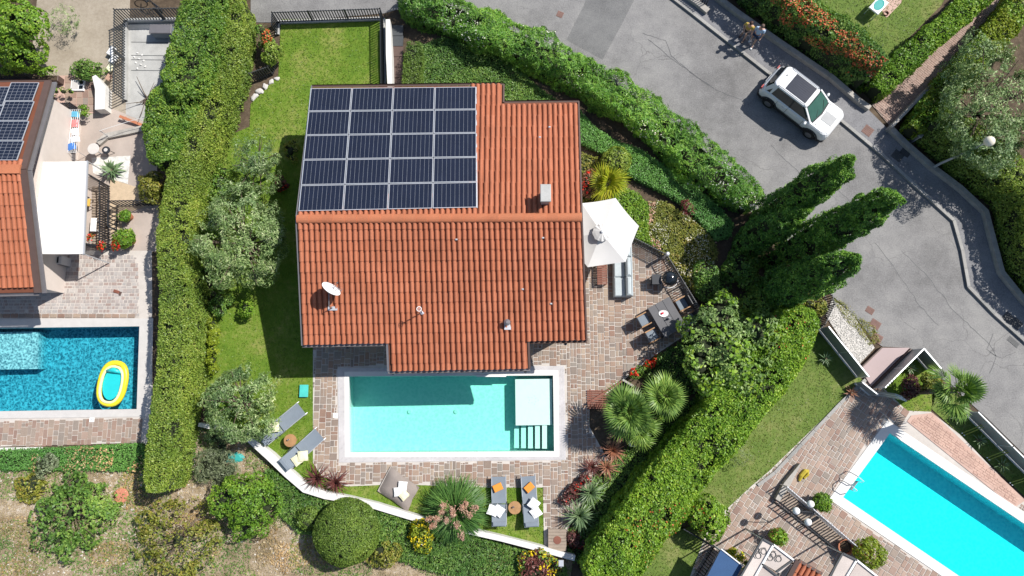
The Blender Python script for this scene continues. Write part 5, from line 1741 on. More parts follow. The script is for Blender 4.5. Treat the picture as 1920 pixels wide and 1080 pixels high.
# wooden box and garden shower
t = thing('wooden_box', 'square pale decked box with a round plate at the end of the paving', 'storage box', G(1044, 1010))
m = MB(); m.box((0, 0, .15), (.84, .94, .3)); m.build('body', M['decking'], t)
pm = MB(); pm.bbox((0, 0, 0), (.86, .135, .03), .008); pk = pm.mesh('plank', M['decking'])
for i in range(7):
    o = bpy.data.objects.new('plank', pk); link(o); o.parent = t; o.location = (0, -.43 + i * .143, .318)
m = MB(); m.lathe([(.19, .336), (.18, .345), (.02, .346)], n=18); m.build('drain_plate', M['mahogany'], t)
t = thing('garden_shower', 'silver garden shower post standing on the end of the white wall', 'shower', G(1049, 1054))
m = MB(); m.tube([(0, 0, .0), (0, 0, 1.0), (0, .12, 1.1)], .03, 8); m.build('pole', M['alu'], t); m = MB(); m.bbox((0, .2, 1.1), (.24, .28, .06), .02); m.build('shower_head', M['alu'], t); m = MB(); m.tube([(-.12, .02, .9), (.12, .02, .9)], .02, 6); m.build('tap', M['gutter'], t)
M['teal_pot'] = mat('teal_tarp', (0.03, 0.32, 0.3), 0.6)
t = thing('tarp', 'turquoise tarp half hidden under the bushes by the wall', 'tarp', G(437, 858)); m = MB(); m.lathe([(.45, .02), (.3, .1), (.02, .12)], n=9, sx=1.3, sy=.6); m.build('cloth', M['teal_pot'], t)
t = thing('clay_disc', 'flat round terracotta lid lying on the dry slope', 'lid', G(228, 929)); m = MB(); m.lathe([(.34, 0), (.36, .05), (.33, .08), (.02, .09)], n=20); m.build('plate', mat('pinkish_clay', (.52, .2, .13), .8), t)
# wooden slat bench by the steps
t = thing('slat_deck', 'small dark slatted deck beside the larger fan palm', 'deck', G(1118, 748))
pm = MB(); pm.bbox((0, 0, 0), (.95, .075, .03), .008); pk = pm.mesh('slat', M['mahogany'])
for i in range(9):
    o = bpy.data.objects.new('slat', pk); link(o); o.parent = t; o.location = (0, -.45 + i * .105, .06)
m = MB(); m.box((-.3, 0, .02), (.06, .95, .04)); m.box((.3, 0, .02), (.06, .95, .04)); m.build('joist', M['mahogany'], t)
t = thing('stone_planter', 'pale square planter pot under the palm fronds', 'planter', G(1188, 826)); m = MB(); m.bbox((0, 0, .25), (.5, .5, .5), .03); m.build('pot', M['white_wall'], t); m = MB(); m.box((0, 0, .505), (.42, .42, .02)); m.build('soil', M['soil'], t)
t = thing('planter_edge', 'dark timber edging between the paving and the palms', 'edging', G(1130, 740)); m = MB(); m.beam(G(1100, 757) + Vector((0, 0, .1)), G(1166, 714) + Vector((0, 0, .1)), .09, .24); m.build('beam', M['mahogany'], t, world=True); m = MB(); m.beam(G(1166, 712) + Vector((0, 0, .12)), G(1186, 724) + Vector((0, 0, .12)), .1, .26); m.build('end_board', M['stone_wall'], t, world=True)

# ------------------------------------------------------------------ dining terrace
c = G(1128, 436, 3.0)
um = thing('parasol', 'large white hexagonal parasol against the right side of the house', 'parasol', (c.x, c.y, 0))
cor = [G(x, y, 2.45) - um.location for x, y in ((1198, 424), (1154, 371), (1091, 381), (1058, 447), (1102, 501), (1173, 491))]
top = Vector((0, 0, 3.0))
for i in range(6):
    a, b = cor[i], cor[(i + 1) % 6]
    mb = MB(); n = 6; vs = []
    for r in range(n + 1):
        for q in range(n + 1):
            p = top.lerp(a, r / n).lerp(top.lerp(b, r / n), q / n)
            sag = -0.06 * (r / n) * math.sin(math.pi * q / n) - 0.06 * math.sin(math.pi * r / n)
            if r == n: p = p.lerp(Vector((0, 0, p.z)), 0.012 * math.sin(math.pi * q / n))
            vs.append(p + Vector((0, 0, sag)))
    fs = [(r * (n + 1) + q, (r + 1) * (n + 1) + q, (r + 1) * (n + 1) + q + 1, r * (n + 1) + q + 1) for r in range(n) for q in range(n)]
    mb.add(vs, fs); mb.build('canopy_panel', M['canvas'], um, smooth=True)
    mb = MB(); mb.tube([top - Vector((0, 0, .05)), top.lerp(a, .5) - Vector((0, 0, .09)), a - Vector((0, 0, .03))], .014, 5); mb.build('rib', M['alu'], um)
mb = MB(); n = 24; vs = [(0, 0, 3.16)]
for r, z in ((.1, 3.14), (.3, 3.05), (.42, 2.98)):
    for k in range(n):
        a = 6.283 * k / n; f = 1 + (.04 * math.sin(k * 2.2) if r > .35 else .01 * math.sin(k * 2.2)); vs.append((math.cos(a) * r * f, math.sin(a) * r * f, z + ((.03 if r > .35 else .012) * math.sin(k * 2.9) if r > .25 else 0)))
fs = [(0, 1 + k, 1 + (k + 1) % n) for k in range(n)] + [(1 + L * n + k, 1 + (L + 1) * n + k, 1 + (L + 1) * n + (k + 1) % n, 1 + L * n + (k + 1) % n) for L in range(2) for k in range(n)]
mb.add(vs, fs); v_ = mb.build('vent_cap', M['canvas'], um)
mb = MB(); mb.lathe([(.07, 3.13), (.07, 3.2), (.03, 3.22)], n=10); mb.build('finial', M['alu'], v_)
mb = MB(); mb.tube([(0, 0, 0), (0, 0, 3.0)], .035, 8); mb.build('pole', M['alu'], um)
mb = MB(); mb.bbox((0, 0, .06), (.8, .8, .1), .03); mb.build('base', M['concrete'], um)
# sofa
a, b = G(1166, 448, .4), G(1166, 556, .4)
sf = thing('garden_sofa', 'pale blue grey cushioned garden sofa sticking out from under the parasol', 'sofa', (a.x, (a.y + b.y) / 2, 0))
L = (a - b).length
M['sofa'] = mat('pale_sofa_fabric', (.44, .49, .51), .9, var=.1, fine=40)
m = MB(); m.bbox((-.02, 0, .16), (.9, L, .26), .02); m.build('base', M['sofa'], sf)
for i in range(3):
    m = MB(); m.bbox((-.16, L * (-.333 + .333 * i), .36), (.56, L * .325, .16), .05); m.build('seat_cushion', M['sofa'], sf)
    m = MB(); m.bbox((.24, L * (-.333 + .333 * i), .55), (.24, L * .32, .46), .07); m.build('back_cushion', M['sofa'], sf)
m = MB(); m.bbox((.41, 0, .36), (.07, L, .66), .02); m.build('backrest', M['sofa'], sf)
ct = thing('coffee_table', 'low reddish slatted table left of the pale sofa', 'coffee table', Vector((G(1127, 516).x, G(1127, 516).y, 0)))
pm = MB(); pm.bbox((0, 0, .37), (.5, .07, .03), .008); pk = pm.mesh('slat', M['mahogany'])
for i in range(12):
    o = bpy.data.objects.new('slat', pk); link(o); o.parent = ct; o.location = (0, -.5 + i * .09, 0)
m = MB()
for x in (-.22, .22):
    m.box((x, 0, .335), (.05, 1.05, .04))
m.build('frame', M['mahogany'], ct)
for x in (-.21, .21):
    for y in (-.48, .48):
        m = MB(); m.box((x, y, .16), (.05, .05, .31)); m.build('leg', M['mahogany'], ct)
# kettle barbecue
c = G(1249, 527); bq = thing('kettle_barbecue', 'black kettle barbecue in the corner of the terrace railing', 'barbecue', c)
M['enamel'] = mat('black_enamel', (.012, .016, .022), .12, spec=.7, var=.05)
m = MB(); m.lathe([(.1, .52), (.28, .6), (.36, .75), (.37, .8)], n=22); m.build('bowl', M['enamel'], bq, smooth=True)
m = MB(); m.lathe([(.375, .8), (.36, .88), (.27, 1.02), (.12, 1.09), (.02, 1.1)], n=22); ld = m.build('lid', M['enamel'], bq, smooth=True)
m = MB(); m.tube([(-.07, 0, 1.08), (-.05, 0, 1.15), (.05, 0, 1.15), (.07, 0, 1.08)], .015, 6); m.build('handle', M['iron'], ld)
m = MB(); m.tube([(.45 * math.cos(x), .45 * math.sin(x), .62) for x in [-2.2 + i * .22 for i in range(11)]], .016, 6); m.build('side_handle', M['alu'], bq)
for k in range(3):
    a = k * 2.09 + .4; m = MB(); m.tube([(math.cos(a) * .2, math.sin(a) * .2, .6), (math.cos(a) * .34, math.sin(a) * .34, 0)], .018, 6); m.build('leg', M['alu'], bq)
m = MB(); m.box((-.62, -.02, .66), (.45, .5, .03)); m.build('side_shelf', M['iron'], bq)
m = MB(); m.box((-.62, -.02, .33), (.4, .45, .03)); m.box((-.8, -.2, .33), (.04, .04, .66)); m.box((-.8, .16, .33), (.04, .04, .66)); m.build('trolley', M['iron'], bq)
# dining table and chairs
TC = [G(x, y, .75) for x, y in ((1215, 576), (1257, 557), (1285, 610), (1246, 636))]
cen = sum(TC, Vector()) / 4; cen.z = 0
dx = (TC[1] - TC[0] + TC[2] - TC[3]) / 2; dy = (TC[0] - TC[3] + TC[1] - TC[2]) / 2
rz = math.atan2(dx.y, dx.x); W_, D_ = dx.length, dy.length
tb = thing('dining_table', 'charcoal slab topped dining table on the terrace', 'dining table', cen, rz)
M['slate'] = mat('charcoal_slab', (.10, .10, .108), .6, var=.12, scale=3)
for i in range(3):
    m = MB(); m.bbox((-W_ / 3 + W_ / 3 * i, 0, .73), (W_ / 3 - .008, D_, .05), .008); m.build('top_board', M['slate'], tb)
for x in (-1, 1):
    for y in (-1, 1):
        m = MB(); m.box((x * (W_ / 2 - .08), y * (D_ / 2 - .08), .35), (.07, .07, .7)); m.build('leg', M['iron'], tb)
m = MB(); m.box((0, 0, .685), (W_ - .1, D_ - .1, .05)); m.build('apron', M['iron'], tb)
def chair(label, px, py, face_px, group):
    c = G(px, py, .45); c.z = 0
    d = G(*face_px) - G(px, py); a = math.atan2(d.y, d.x)
    t = thing('garden_chair', label, 'chair', c, a, group)
    m = MB(); m.bbox((0, 0, .43), (.5, .5, .05), .02); m.build('seat', M['grey_fabric'], t)
    m = MB()
    Mx = Matrix.Translation((-.3, 0, .66)) @ Matrix.Rotation(-.25, 4, 'Y'); m.box(None, (.04, .5, .46), M=Mx); m.build('backrest', M['iron'], t)
    for s_ in (-1, 1):
        m = MB(); m.beam((-.3, s_ * .29, .64), (.25, s_ * .29, .64), .05, .03); m.build('armrest', M['wood'], t)
        for x in (-.27, .23):
            m = MB(); m.beam((x, s_ * .29, 0), (x, s_ * .29, .63), .04, .04); m.build('leg', M['wood'], t)
    m = MB(); m.box((.02, 0, .39), (.5, .54, .03)); m.build('seat_frame', M['wood'], t)
    return t
GC = 'wooden armchairs round the dining table'
e = Vector((68, -36))
chair('wooden armchair at the dining table, nearest the pale sofa', 1207, 600, (1207 + 60, 600 - 32), GC)
chair('wooden armchair at the dining table, nearest the pool', 1223, 629, (1223 + 60, 629 - 32), GC)
chair('wooden armchair in tree shade between table and railing, upper one', 1279, 570, (1279 - 60, 570 + 32), GC)
chair('wooden armchair in deep tree shade by the railing, lower one', 1294, 599, (1294 - 60, 599 + 32), GC)
c = G(1244, 588, .76); t = thing('serving_tray', 'white oval tray with red things on the dining table', 'tray', (c.x, c.y, .757), 0)
m = MB(); m.lathe([(.16, 0), (.21, .03), (.2, .035), (.14, .012)], n=18, sx=1.15, sy=.8); m.build('dish', M['white'], t); m = MB(); m.ball((-.09, 0, .04), .06, 8); m.ball((-.03, .03, .04), .05, 8); m.build('fruit', mat('red_fruit', (.6, .02, .05), .4), t)
c = G(1254, 597, .8); t = thing('glass_carafe', 'clear glass carafe beside the white tray', 'carafe', (c.x, c.y, .757)); m = MB(); m.lathe([(.05, 0), (.06, .12), (.025, .2), (.035, .28), (.03, .28), (.02, .2)], n=10); m.build('vessel', M['alu'], t); m = MB(); m.lathe([(.045, .01), (.05, .1)], n=8); m.build('drink', M['white'], t)

# ------------------------------------------------------------------ street: lamp, box, people follow, car follows
base = G(1744, 317); tp = G(1855, 265, 4.1)
t = thing('street_lamp', 'tall street lamp with a glowing white globe at the sidewalk bend', 'street lamp', base)
m = MB(); m.tube([(0, 0, 0), (0, 0, .9), tp - base - Vector((0, 0, .15))], [.075, .06, .04], 10); m.build('pole', M['alu'], t)
m = MB(); m.ball(tp - base, .24, 16); gl = m.build('globe', mat('opal_glass', (.78, .72, .58), .25, spec=.5), t, smooth=True)
m = MB(); m.lathe([(.1, -.25), (.12, -.19), (.06, -.17)], tp - base, 10); m.build('collar', M['alu'], t)
c = G(1704, 258); t = thing('utility_cabinet', 'pale grey utility cabinet in the hedge corner of the brick path', 'cabinet', c, -.65)
m = MB(); m.bbox((0, 0, .42), (.56, .36, .84), .02); m.build('body', M['concrete'], t); m = MB(); m.bbox((0, 0, .86), (.64, .44, .05), .015); m.build('cap', M['concrete'], t); m = MB(); m.box((-.02, -.185, .42), (.46, .02, .7)); m.build('door', M['gutter'], t)
# garden game table above the road
c = G(1636, 22); t = thing('play_table', 'white edged table with a teal oval basin on the upper lawn', 'table', c, -.75)
m = MB(); m.bbox((0, 0, .62), (.62, .95, .08), .03); m.build('table_top', M['white'], t); m = MB(); m.lathe([(.24, .665), (.22, .675), (.15, .655)], n=18, sx=1, sy=1.5); m.build('basin', M['teal_pot'], t)
for x in (-.26, .26):
    for y in (-.42, .42):
        m = MB(); m.box((x, y, .29), (.05, .05, .58)); m.build('leg', M['white'], t)
sheet('garden_slab', [(1640, 0), (1655, -40), (1700, -40), (1690, 5), (1662, 34)], M['pink_slab'], 0.012, label='pinkish slab beside the table on the upper lawn')
c = G(1660, 26); t = thing('garden_hose', 'small coil of brown hose on the pinkish slab', 'hose', c); m = MB(); m.tube([(.14 * math.cos(i * .6), .12 * math.sin(i * .6), .02 + i * .003) for i in range(24)], .014, 5); m.build('coil', M['mahogany'], t); m = MB(); m.tube([(-.3, -.05, .02), (-.1, -.12, .02), (.1, -.1, .03)], .014, 5); m.build('nozzle', M['iron'], t)

# ------------------------------------------------------------------ entrance gate and road side panels
M['panel'] = mat('brushed_panel', (.34, .36, .36), .3, metal=.35, spec=.5, var=.1, scale=1.5)
def panel_fence(label, px, h, n, group='metal panels of the road fence'):
    pts = GP(px); t = thing('panel_fence', label, 'fence', pts[0], 0, group)
    for a, b in zip(pts[:-1], pts[1:]):
        d = (b - a).normalized()
        for i in range(n):
            p, q = a.lerp(b, i / n) + d * .02, a.lerp(b, (i + 1) / n) - d * .02
            m = MB(); m.beam(p + Vector((0, 0, h / 2 + .05)), q + Vector((0, 0, h / 2 + .05)), .03, h - .1); m.build('panel', M['panel'], t, world=True)
            m = MB(); m.beam(p + Vector((0, 0, h + .012)), q + Vector((0, 0, h + .012)), .06, .03); m.build('cap_rail', M['alu'], t, world=True)
        for i in range(n + 1):
            p = a.lerp(b, i / n); m = MB(); m.box(p + Vector((0, 0, h / 2 + .02)), (.05, .05, h + .04), math.atan2(d.y, d.x)); m.build('post', M['alu'], t, world=True)
        m = MB(); m.beam(a + Vector((0, 0, .03)), b + Vector((0, 0, .03)), .14, .08); m.build('plinth', M['white_wall'], t, world=True)
    return t
panel_fence('grey metal panel fence between pebbles and lawn', [(1535, 617), (1607, 707)], 1.1, 2)
panel_fence('shiny panel fence along the driveway side of the gate lawn', [(1636, 727), (1706, 657)], 1.15, 2)
panel_fence('shiny panel at the road corner of the gate lawn', [(1708, 657), (1738, 692)], 1.1, 1)
panel_fence('long grey panel fence beside the road in the lower right', [(1806, 772), (1868, 834), (1935, 900), (1985, 950)], 1.1, 1)
panel_fence('low panel by the patio side of the gate', [(1602, 718), (1630, 740)], .8, 1)
t = thing('gate_ramp', 'mauve sheet metal gate ramp between the two panel fences', 'gate', G(1655, 690))
M['mauve'] = mat('mauve_metal', (.36, .275, .275), .55, var=.06, scale=1)
m = MB(); m.prism(GP([(1613, 690), (1651, 652), (1706, 652), (1634, 724), (1626, 712)], .12), .0, .12); m.build('deck', M['mauve'], t, world=True)
m = MB(); m.beam(G(1612, 689) + Vector((0, 0, .1)), G(1650, 652) + Vector((0, 0, .1)), .06, .22); m.build('side_board', M['fascia'], t, world=True)
m = MB(); m.beam(G(1633, 726) + Vector((0, 0, .12)), G(1704, 655) + Vector((0, 0, .12)), .05, .24); m.build('side_board', M['fascia'], t, world=True)
t = thing('gate_column', 'curved polished metal column at the garden end of the gate', 'column', G(1634, 735))
for i in range(5):
    o_ = Vector((.06 * i, -.05 * i, 0)); m = MB(); m.tube([o_, o_ + Vector((.15, -.02, .7)), o_ + Vector((.42, -.12, 1.35)), o_ + Vector((.6, -.22, 1.5))], .045, 7); m.build('metal_tube', M['alu'] if i % 2 else M['panel'], t)
for i, q in enumerate((((1803, 812), (1838, 792)), ((1850, 858), (1884, 838)), ((1893, 905), (1925, 888)))):
    for k in range(2):
        a, b = G(q[0][0] + 4 * k, q[0][1] + 4 * k), G(q[1][0] + 4 * k, q[1][1] + 3 * k)
        t = thing('bamboo_cane', '%s bamboo cane of the %s pair slanting to the panel fence' % (('upper', 'lower')[k], ('first', 'middle', 'last')[i]), 'cane', a, 0, 'bamboo canes by the panels')
        m = MB(); m.tube([(0, 0, .02), (b - a) + Vector((0, 0, .55))], .022, 6); m.build('stalk', mat('green_cane', (.3, .36, .06), .5) if not (i or k) else bpy.data.materials['green_cane'], t); m = MB(); m.lathe([(.03, 0), (.03, .06)], n=6); m.build('foot', M['white'], t)
# ------------------------------------------------------------------ right hand patio: stairs rail, lamp, pots, pergola
wall('stair_wall', 'tapering low dark edged wall beside the patio steps', [(1458, 938), (1476, 908), (1501, 870)], [.22, .3, .06], .35, M['stone_wall'])
picket_fence('white topped baluster railing along the patio steps', [(1462, 908), (1605, 1030)], .95, .13, M['alu'], name='stair_railing', cat='railing')
picket_fence('dark lower railing of the patio steps', [(1452, 942), (1562, 1028)], .5, .2, M['iron'], name='stair_railing', cat='railing')
st = thing('patio_steps', 'grey brown steps between the two patio railings', 'steps', G(1530, 970))
for i in range(9):
    f0, f1 = i / 9, (i + .93) / 9
    q = [(1466 + 139 * f0, 914 + 118 * f0), (1466 + 139 * f1, 914 + 118 * f1), (1455 + 108 * f1, 937 + 88 * f1), (1455 + 108 * f0, 937 + 88 * f0)]
    mb = MB(); mb.prism(GP(q), .0, .06 + .008 * i); mb.build('step', M['decking'], st, world=True)
t = thing('globe_lamp', 'garden lamp with three white globes over the patio steps', 'lamp', G(1494, 948)); 
b0 = t.location
m = MB(); m.tube([(0, 0, 0), (0, 0, 2.0)], .035, 8); m.build('pole', M['iron'], t)
for (px, py) in ((1493, 958), (1520, 945), (1515, 979)):
    p = G(px, py, 2.25) - b0; m = MB(); m.ball(p, .165, 14); m.build('globe', M['white'], t, smooth=True); m = MB(); m.tube([(0, 0, 1.9), p * .6 + Vector((0, 0, .75)), p - Vector((0, 0, .15))], .018, 6); m.build('arm', M['iron'], t)
def pot_plant(label, px, py, r, h, m_leaf, crown, potm=None, extra=None):
    c = G(px, py); t = thing('potted_plant', label, 'potted plant', c)
    m = MB(); m.lathe([(r * .7, 0), (r, h), (r * 1.1, h), (r * 1.1, h + .05), (r * .95, h + .05), (r * .9, h - .02)], n=18); m.build('pot', potm or M['terracotta'], t)
    bl = [((c.x, c.y, h + crown * .5), crown, crown, crown * .75)]
    P, N = blob_points(bl, 480, .12, 2.5, .3, -.6)
    leaves('foliage', P, N, .12, M[m_leaf], t, .5, .9, kind='stuff')
    if extra:
        k = rng.uniform(0, 1, len(P)) < .12; leaves('flower', P[k] + N[k] * .04, N[k], .09, M[extra], t, .8, .9, kind='stuff')
    m = MB(); m.tube([c + Vector((0, 0, h * .6)), c + Vector((.02, 0, h + crown * .6))], [.04, .015], 6); m.build('stem', M['trunk'], t, world=True)
    return t
pot_plant('round green potted shrub beside the pool ladder', 1531, 938, .3, .4, 'bright', .5, M['darkgrey'])
pot_plant('bright green shrub in a terracotta pot on the patio', 1452, 1003, .36, .4, 'bright', .42)
pot_plant('loose light green shrub in a large pot below the cyan pool', 1612, 1030, .36, .5, 'lime', .75)
pot_plant('small leafy plant in a clay pot near the boundary hedge of the next garden', 245, 408, .22, .3, 'bright', .36)
pot_plant('larger leafy plant in a clay pot below the dark gate frame', 248, 452, .28, .35, 'bright', .55)
t = thing('empty_pot', 'empty terracotta bowl beside the loose light green shrub', 'pot', G(1578, 1022)); m = MB(); m.lathe([(.2, 0), (.34, .42), (.38, .42), (.38, .48), (.32, .48), (.3, .3)], n=18); m.build('bowl', M['terracotta'], t); m = MB(); m.lathe([(.29, .3), (.28, .34), (.02, .36)], n=14); m.build('soil', M['soil'], t)
# pool ladder
a = G(1596, 905); d = (POOLC[0] - POOLC[3]).normalized(); nrm = Vector((d.y, -d.x, 0))
if nrm.dot(sum(POOLC, Vector()) / 4 - a) < 0: nrm = -nrm
t = thing('pool_ladder', 'steel pool ladder with two looped rails at the cyan pool', 'ladder', a)
for s_ in (-.27, .27):
    o_ = d * s_; m = MB(); m.tube([o_ + nrm * .25 + Vector((0, 0, -.6)), o_ + nrm * .24 + Vector((0, 0, .35)), o_ + nrm * .1 + Vector((0, 0, .72)), o_ - nrm * .25 + Vector((0, 0, .78)), o_ - nrm * .5 + Vector((0, 0, .5)), o_ - nrm * .52 + Vector((0, 0, .02))], .024, 8); m.build('hand_rail', M['alu'], t)
for i in range(3):
    m = MB(); m.beam(d * -.27 + nrm * .25 + Vector((0, 0, -.12 - .2 * i)), d * .27 + nrm * .25 + Vector((0, 0, -.12 - .2 * i)), .08, .03); m.build('rung', M['gutter'], t)
M['yellow'] = mat('yellow_rubber', (.42, .33, .03), .6, var=.2)
t = thing('pool_float', 'crumpled yellow pool float at the end of the stair wall', 'pool toy', G(1504, 892), .9)
m = MB(); m.tube([(-.3, 0, .08), (-.05, .08, .12), (.25, .05, .1), (.38, -.08, .08)], [.06, .11, .12, .05], 8); m.build('body', M['yellow'], t); m = MB(); m.tube([(-.05, -.12, .06), (.2, -.16, .07), (.36, -.1, .06)], [.05, .07, .03], 8); m.build('arm', M['yellow'], t)
# awnings and pergola at the bottom edge
M['blue_awning'] = mat('navy_fabric', (.035, .085, .19), .85, var=.08)
def slab_px(t, name, px, h, th, m):
    mb = MB(); mb.prism(GP(px, h), h - th, h); return mb.build(name, m, t, world=True)
t = thing('blue_awning', 'navy blue awning at the bottom edge beside the picket fence', 'awning', G(1350, 1070)); slab_px(t, 'cloth', [(1352, 1030), (1392, 1062), (1362, 1115), (1308, 1115)], 2.0, .03, M['blue_awning']); m = MB(); m.beam(G(1352, 1029, 2.02), G(1393, 1061, 2.02), .05, .05); m.build('front_bar', M['white'], t, world=True)
for q in ((1354, 1034), (1388, 1060)):
    p = G(*q, 1.97); m = MB(); m.tube([(p.x, p.y, 0), p], .03, 6); m.build('post', M['white'], t, world=True)
pg = thing('pergola', 'white framed veranda roof with patterned panels at the bottom edge', 'pergola', G(1440, 1060))
M['pattern'] = piece_mat('patterned_panel', [(.5, .42, .38), (.42, .36, .33), (.56, .5, .46)])
for q in ([(1430, 1012), (1448, 1020), (1412, 1085), (1384, 1090)], [(1452, 1023), (1488, 1052), (1462, 1075), (1430, 1056)], [(1428, 1060), (1460, 1080), (1450, 1110), (1405, 1110)]):
    slab_px(pg, 'roof_panel', q, 2.3, .04, M['pattern'])
for a, b, mm in (((1430, 1010), (1382, 1092), 'darkgrey'), ((1450, 1021), (1405, 1100), 'white'), ((1450, 1021), (1492, 1053), 'white'), ((1430, 1010), (1450, 1021), 'darkgrey'), ((1428, 1057), (1468, 1088), 'darkgrey'), ((1456, 1072), (1484, 1052), 'darkgrey')):
    m = MB(); m.beam(G(*a, 2.34), G(*b, 2.34), .08, .08); m.build('frame_bar', M[mm], pg, world=True)
    for e_ in (a,):
        p = G(*e_, 2.3); m = MB(); m.tube([(p.x, p.y, 0), p], .04, 6); m.build('post', M['white'], pg, world=True)
for (cx_, cy_) in ((1422, 1042), (1432, 1034), (1418, 1030), (1450, 1040), (1460, 1048), (1444, 1046)):
    p = G(cx_, cy_, 2.31); m = MB(); m.tube([(p.x + .12 * math.cos(i * .55), p.y + .12 * math.sin(i * .55), 2.315) for i in range(13)], .016, 5); m.tube([(p.x + .2 * math.cos(i * .5 + 1), p.y + .16 * math.sin(i * .5 + 1), 2.315) for i in range(7)], .012, 5); m.build('scroll', M['darkgrey'], pg, world=True)
tr = thing('tiled_canopy', 'small terracotta tiled canopy at the bottom edge of the patio', 'canopy', G(1510, 1070))
A, B, C_, D_2 = G(1497, 1050, 2.4), G(1540, 1075, 2.3), G(1475, 1090, 2.2), G(1520, 1110, 2.1)
csl = Slope(A, B, C_, D_2)
tiles(csl, [(0, 1, 1.0)], 5, 2, tr, 40, material=M['tile'])
mb = MB(); q = [csl.P(0, 0), csl.P(1, 0), csl.P(1, 1), csl.P(0, 1)]; dz = Vector((0, 0, -.05)); mb.add([p + dz for p in q] + [p + dz * 2.5 for p in q], [(3, 2, 1, 0), (4, 5, 6, 7)] + [(i, (i + 1) % 4, 4 + (i + 1) % 4, 4 + i) for i in range(4)]); mb.build('deck', M['fascia'], tr, world=True)
m = MB(); m.beam(A + Vector((0, 0, .04)), B + Vector((0, 0, .04)), .12, .1); m.build('ridge_board', M['fascia'], tr, world=True)
m = MB(); m.beam(A + Vector((-.04, 0, .04)), C_ + Vector((-.04, 0, .04)), .2, .1); m.build('verge_board', M['fascia'], tr, world=True)
for p in (A, B):
    m = MB(); m.tube([(p.x, p.y - .3, 0), (p.x, p.y - .3, p.z - .2)], .05, 6); m.build('post', M['fascia'], tr, world=True)
pg2 = thing('pergola', 'second white framed roof corner right of the terracotta canopy', 'pergola', G(1580, 1060))
for q in ([(1580, 1040), (1605, 1052), (1570, 1110), (1545, 1110)], [(1608, 1054), (1640, 1080), (1625, 1110), (1575, 1110)]):
    slab_px(pg2, 'roof_panel', q, 2.3, .04, M['pattern'])
for a, b, mm in (((1580, 1037), (1540, 1108), 'darkgrey'), ((1606, 1050), (1570, 1110), 'white'), ((1606, 1050), (1650, 1085), 'white'), ((1580, 1037), (1606, 1050), 'darkgrey')):
    m = MB(); m.beam(G(*a, 2.34), G(*b, 2.34), .08, .08); m.build('frame_bar', M[mm], pg2, world=True)
    p = G(*a, 2.3); m = MB(); m.tube([(p.x, p.y, 0), p], .04, 6); m.build('post', M['white'], pg2, world=True)
bush('lemon_shrub', 'lemon yellow shrub beside the navy awning', 'shrub', [(tuple(G(1374 + 13 * i, 1036 + 10 * i, .5)), .3, .26, .3) for i in range(3)], M['lime'], leaf=.12, dens=420, extra=[('flower', 'yellowflower', .3, .1, 1.5, .4, 0.0)])

# ------------------------------------------------------------------ next door, left: awning, balcony, rails, floats
t = thing('awning', 'big white rectangular awning on the house at the left edge', 'awning', G(112, 400))
q = [G(46, 303, 2.62), G(163, 302, 2.3), G(156, 476, 2.3), G(64, 476, 2.62)]
mb = MB(); n = 8; vs = []
for i in range(n + 1):
    for j in range(n + 1):
        p = q[0].lerp(q[1], i / n).lerp(q[3].lerp(q[2], i / n), j / n); vs.append(p + Vector((0, 0, -.05 * math.sin(math.pi * i / n) + .008 * math.sin(j * 3))))
mb.add(vs, [(i * (n + 1) + j, i * (n + 1) + j + 1, (i + 1) * (n + 1) + j + 1, (i + 1) * (n + 1) + j) for i in range(n) for j in range(n)]); mb.build('cloth', M['awning'], t, world=True, smooth=True)
m = MB(); m.beam(q[1] + Vector((0.02, 0, -.03)), q[2] + Vector((0.02, 0, -.03)), .06, .08); m.build('front_bar', M['alu'], t, world=True)
m = MB(); m.beam(q[0], q[3], .1, .1); m.build('cassette', M['alu'], t, world=True)
m = MB(); m.beam(G(78, 474, 2.4), G(88, 470, 2.4), .2, .1); m.build('bracket', M['gutter'], t, world=True)
for p in (q[1], q[2]):
    m = MB(); m.tube([p, Vector((p.x - .1, p.y, 0))], .03, 6); m.build('post', M['alu'], t, world=True)
tc = thing('roof_terrace', 'pale raised terrace with a grey rim above the white awning', 'terrace', G(105, 250))
slab_px(tc, 'floor', [(88, 216), (138, 218), (126, 301), (76, 301)], .35, .35, mat('cream_floor', (.5, .45, .41), .8, var=.08))
for a, b in (((84, 218), (140, 217)), ((140, 217), (137, 301))):
    m = MB(); m.beam(G(*a, .4), G(*b, .4), .12, .2); m.build('parapet', M['gutter'], tc, world=True)
m = MB(); m.prism(GP([(97, 165), (105, 142), (176, 140), (178, 212), (112, 214)], .02), 0, .02); pk = struct('tiled_yard', m, M['pink_slab'], 'pink tiled yard next to the white wall')
for i in range(5):
    for j in range(5):
        q0 = (122 + 11 * i, 143 + 13.5 * j); q = [q0, (q0[0] + 10, q0[1]), (q0[0] + 10, q0[1] + 12.5), (q0[0], q0[1] + 12.5)]
        m = MB(); m.prism(GP(q, .03), .02, .04); m.build('tile', M['porphyry_pink'], pk)
t = thing('skylight', 'square white skylight frame set in the pink tiled yard', 'skylight', G(148, 162)); m = MB(); m.bbox((0, 0, .08), (.72, .6, .12), .02); m.build('frame', M['white'], t)
for i in range(2):
    m = MB(); m.box((.2, -.12 + .26 * i, .145), (.2, .18, .012)); m.build('pane', M['glass_dark'], t)
m = MB(); m.box((-.12, 0, .145), (.36, .46, .012)); m.build('blind', M['coping_grey'], t)
t = thing('wooden_planter', 'brown wooden planter box at the house corner by the balcony rail', 'planter', G(108, 155)); m = MB(); m.bbox((0, 0, .3), (.75, .3, .5), .02); m.build('trough', M['fascia'], t); m = MB(); m.box((0, 0, .56), (.68, .24, .02)); m.build('soil', M['soil'], t)
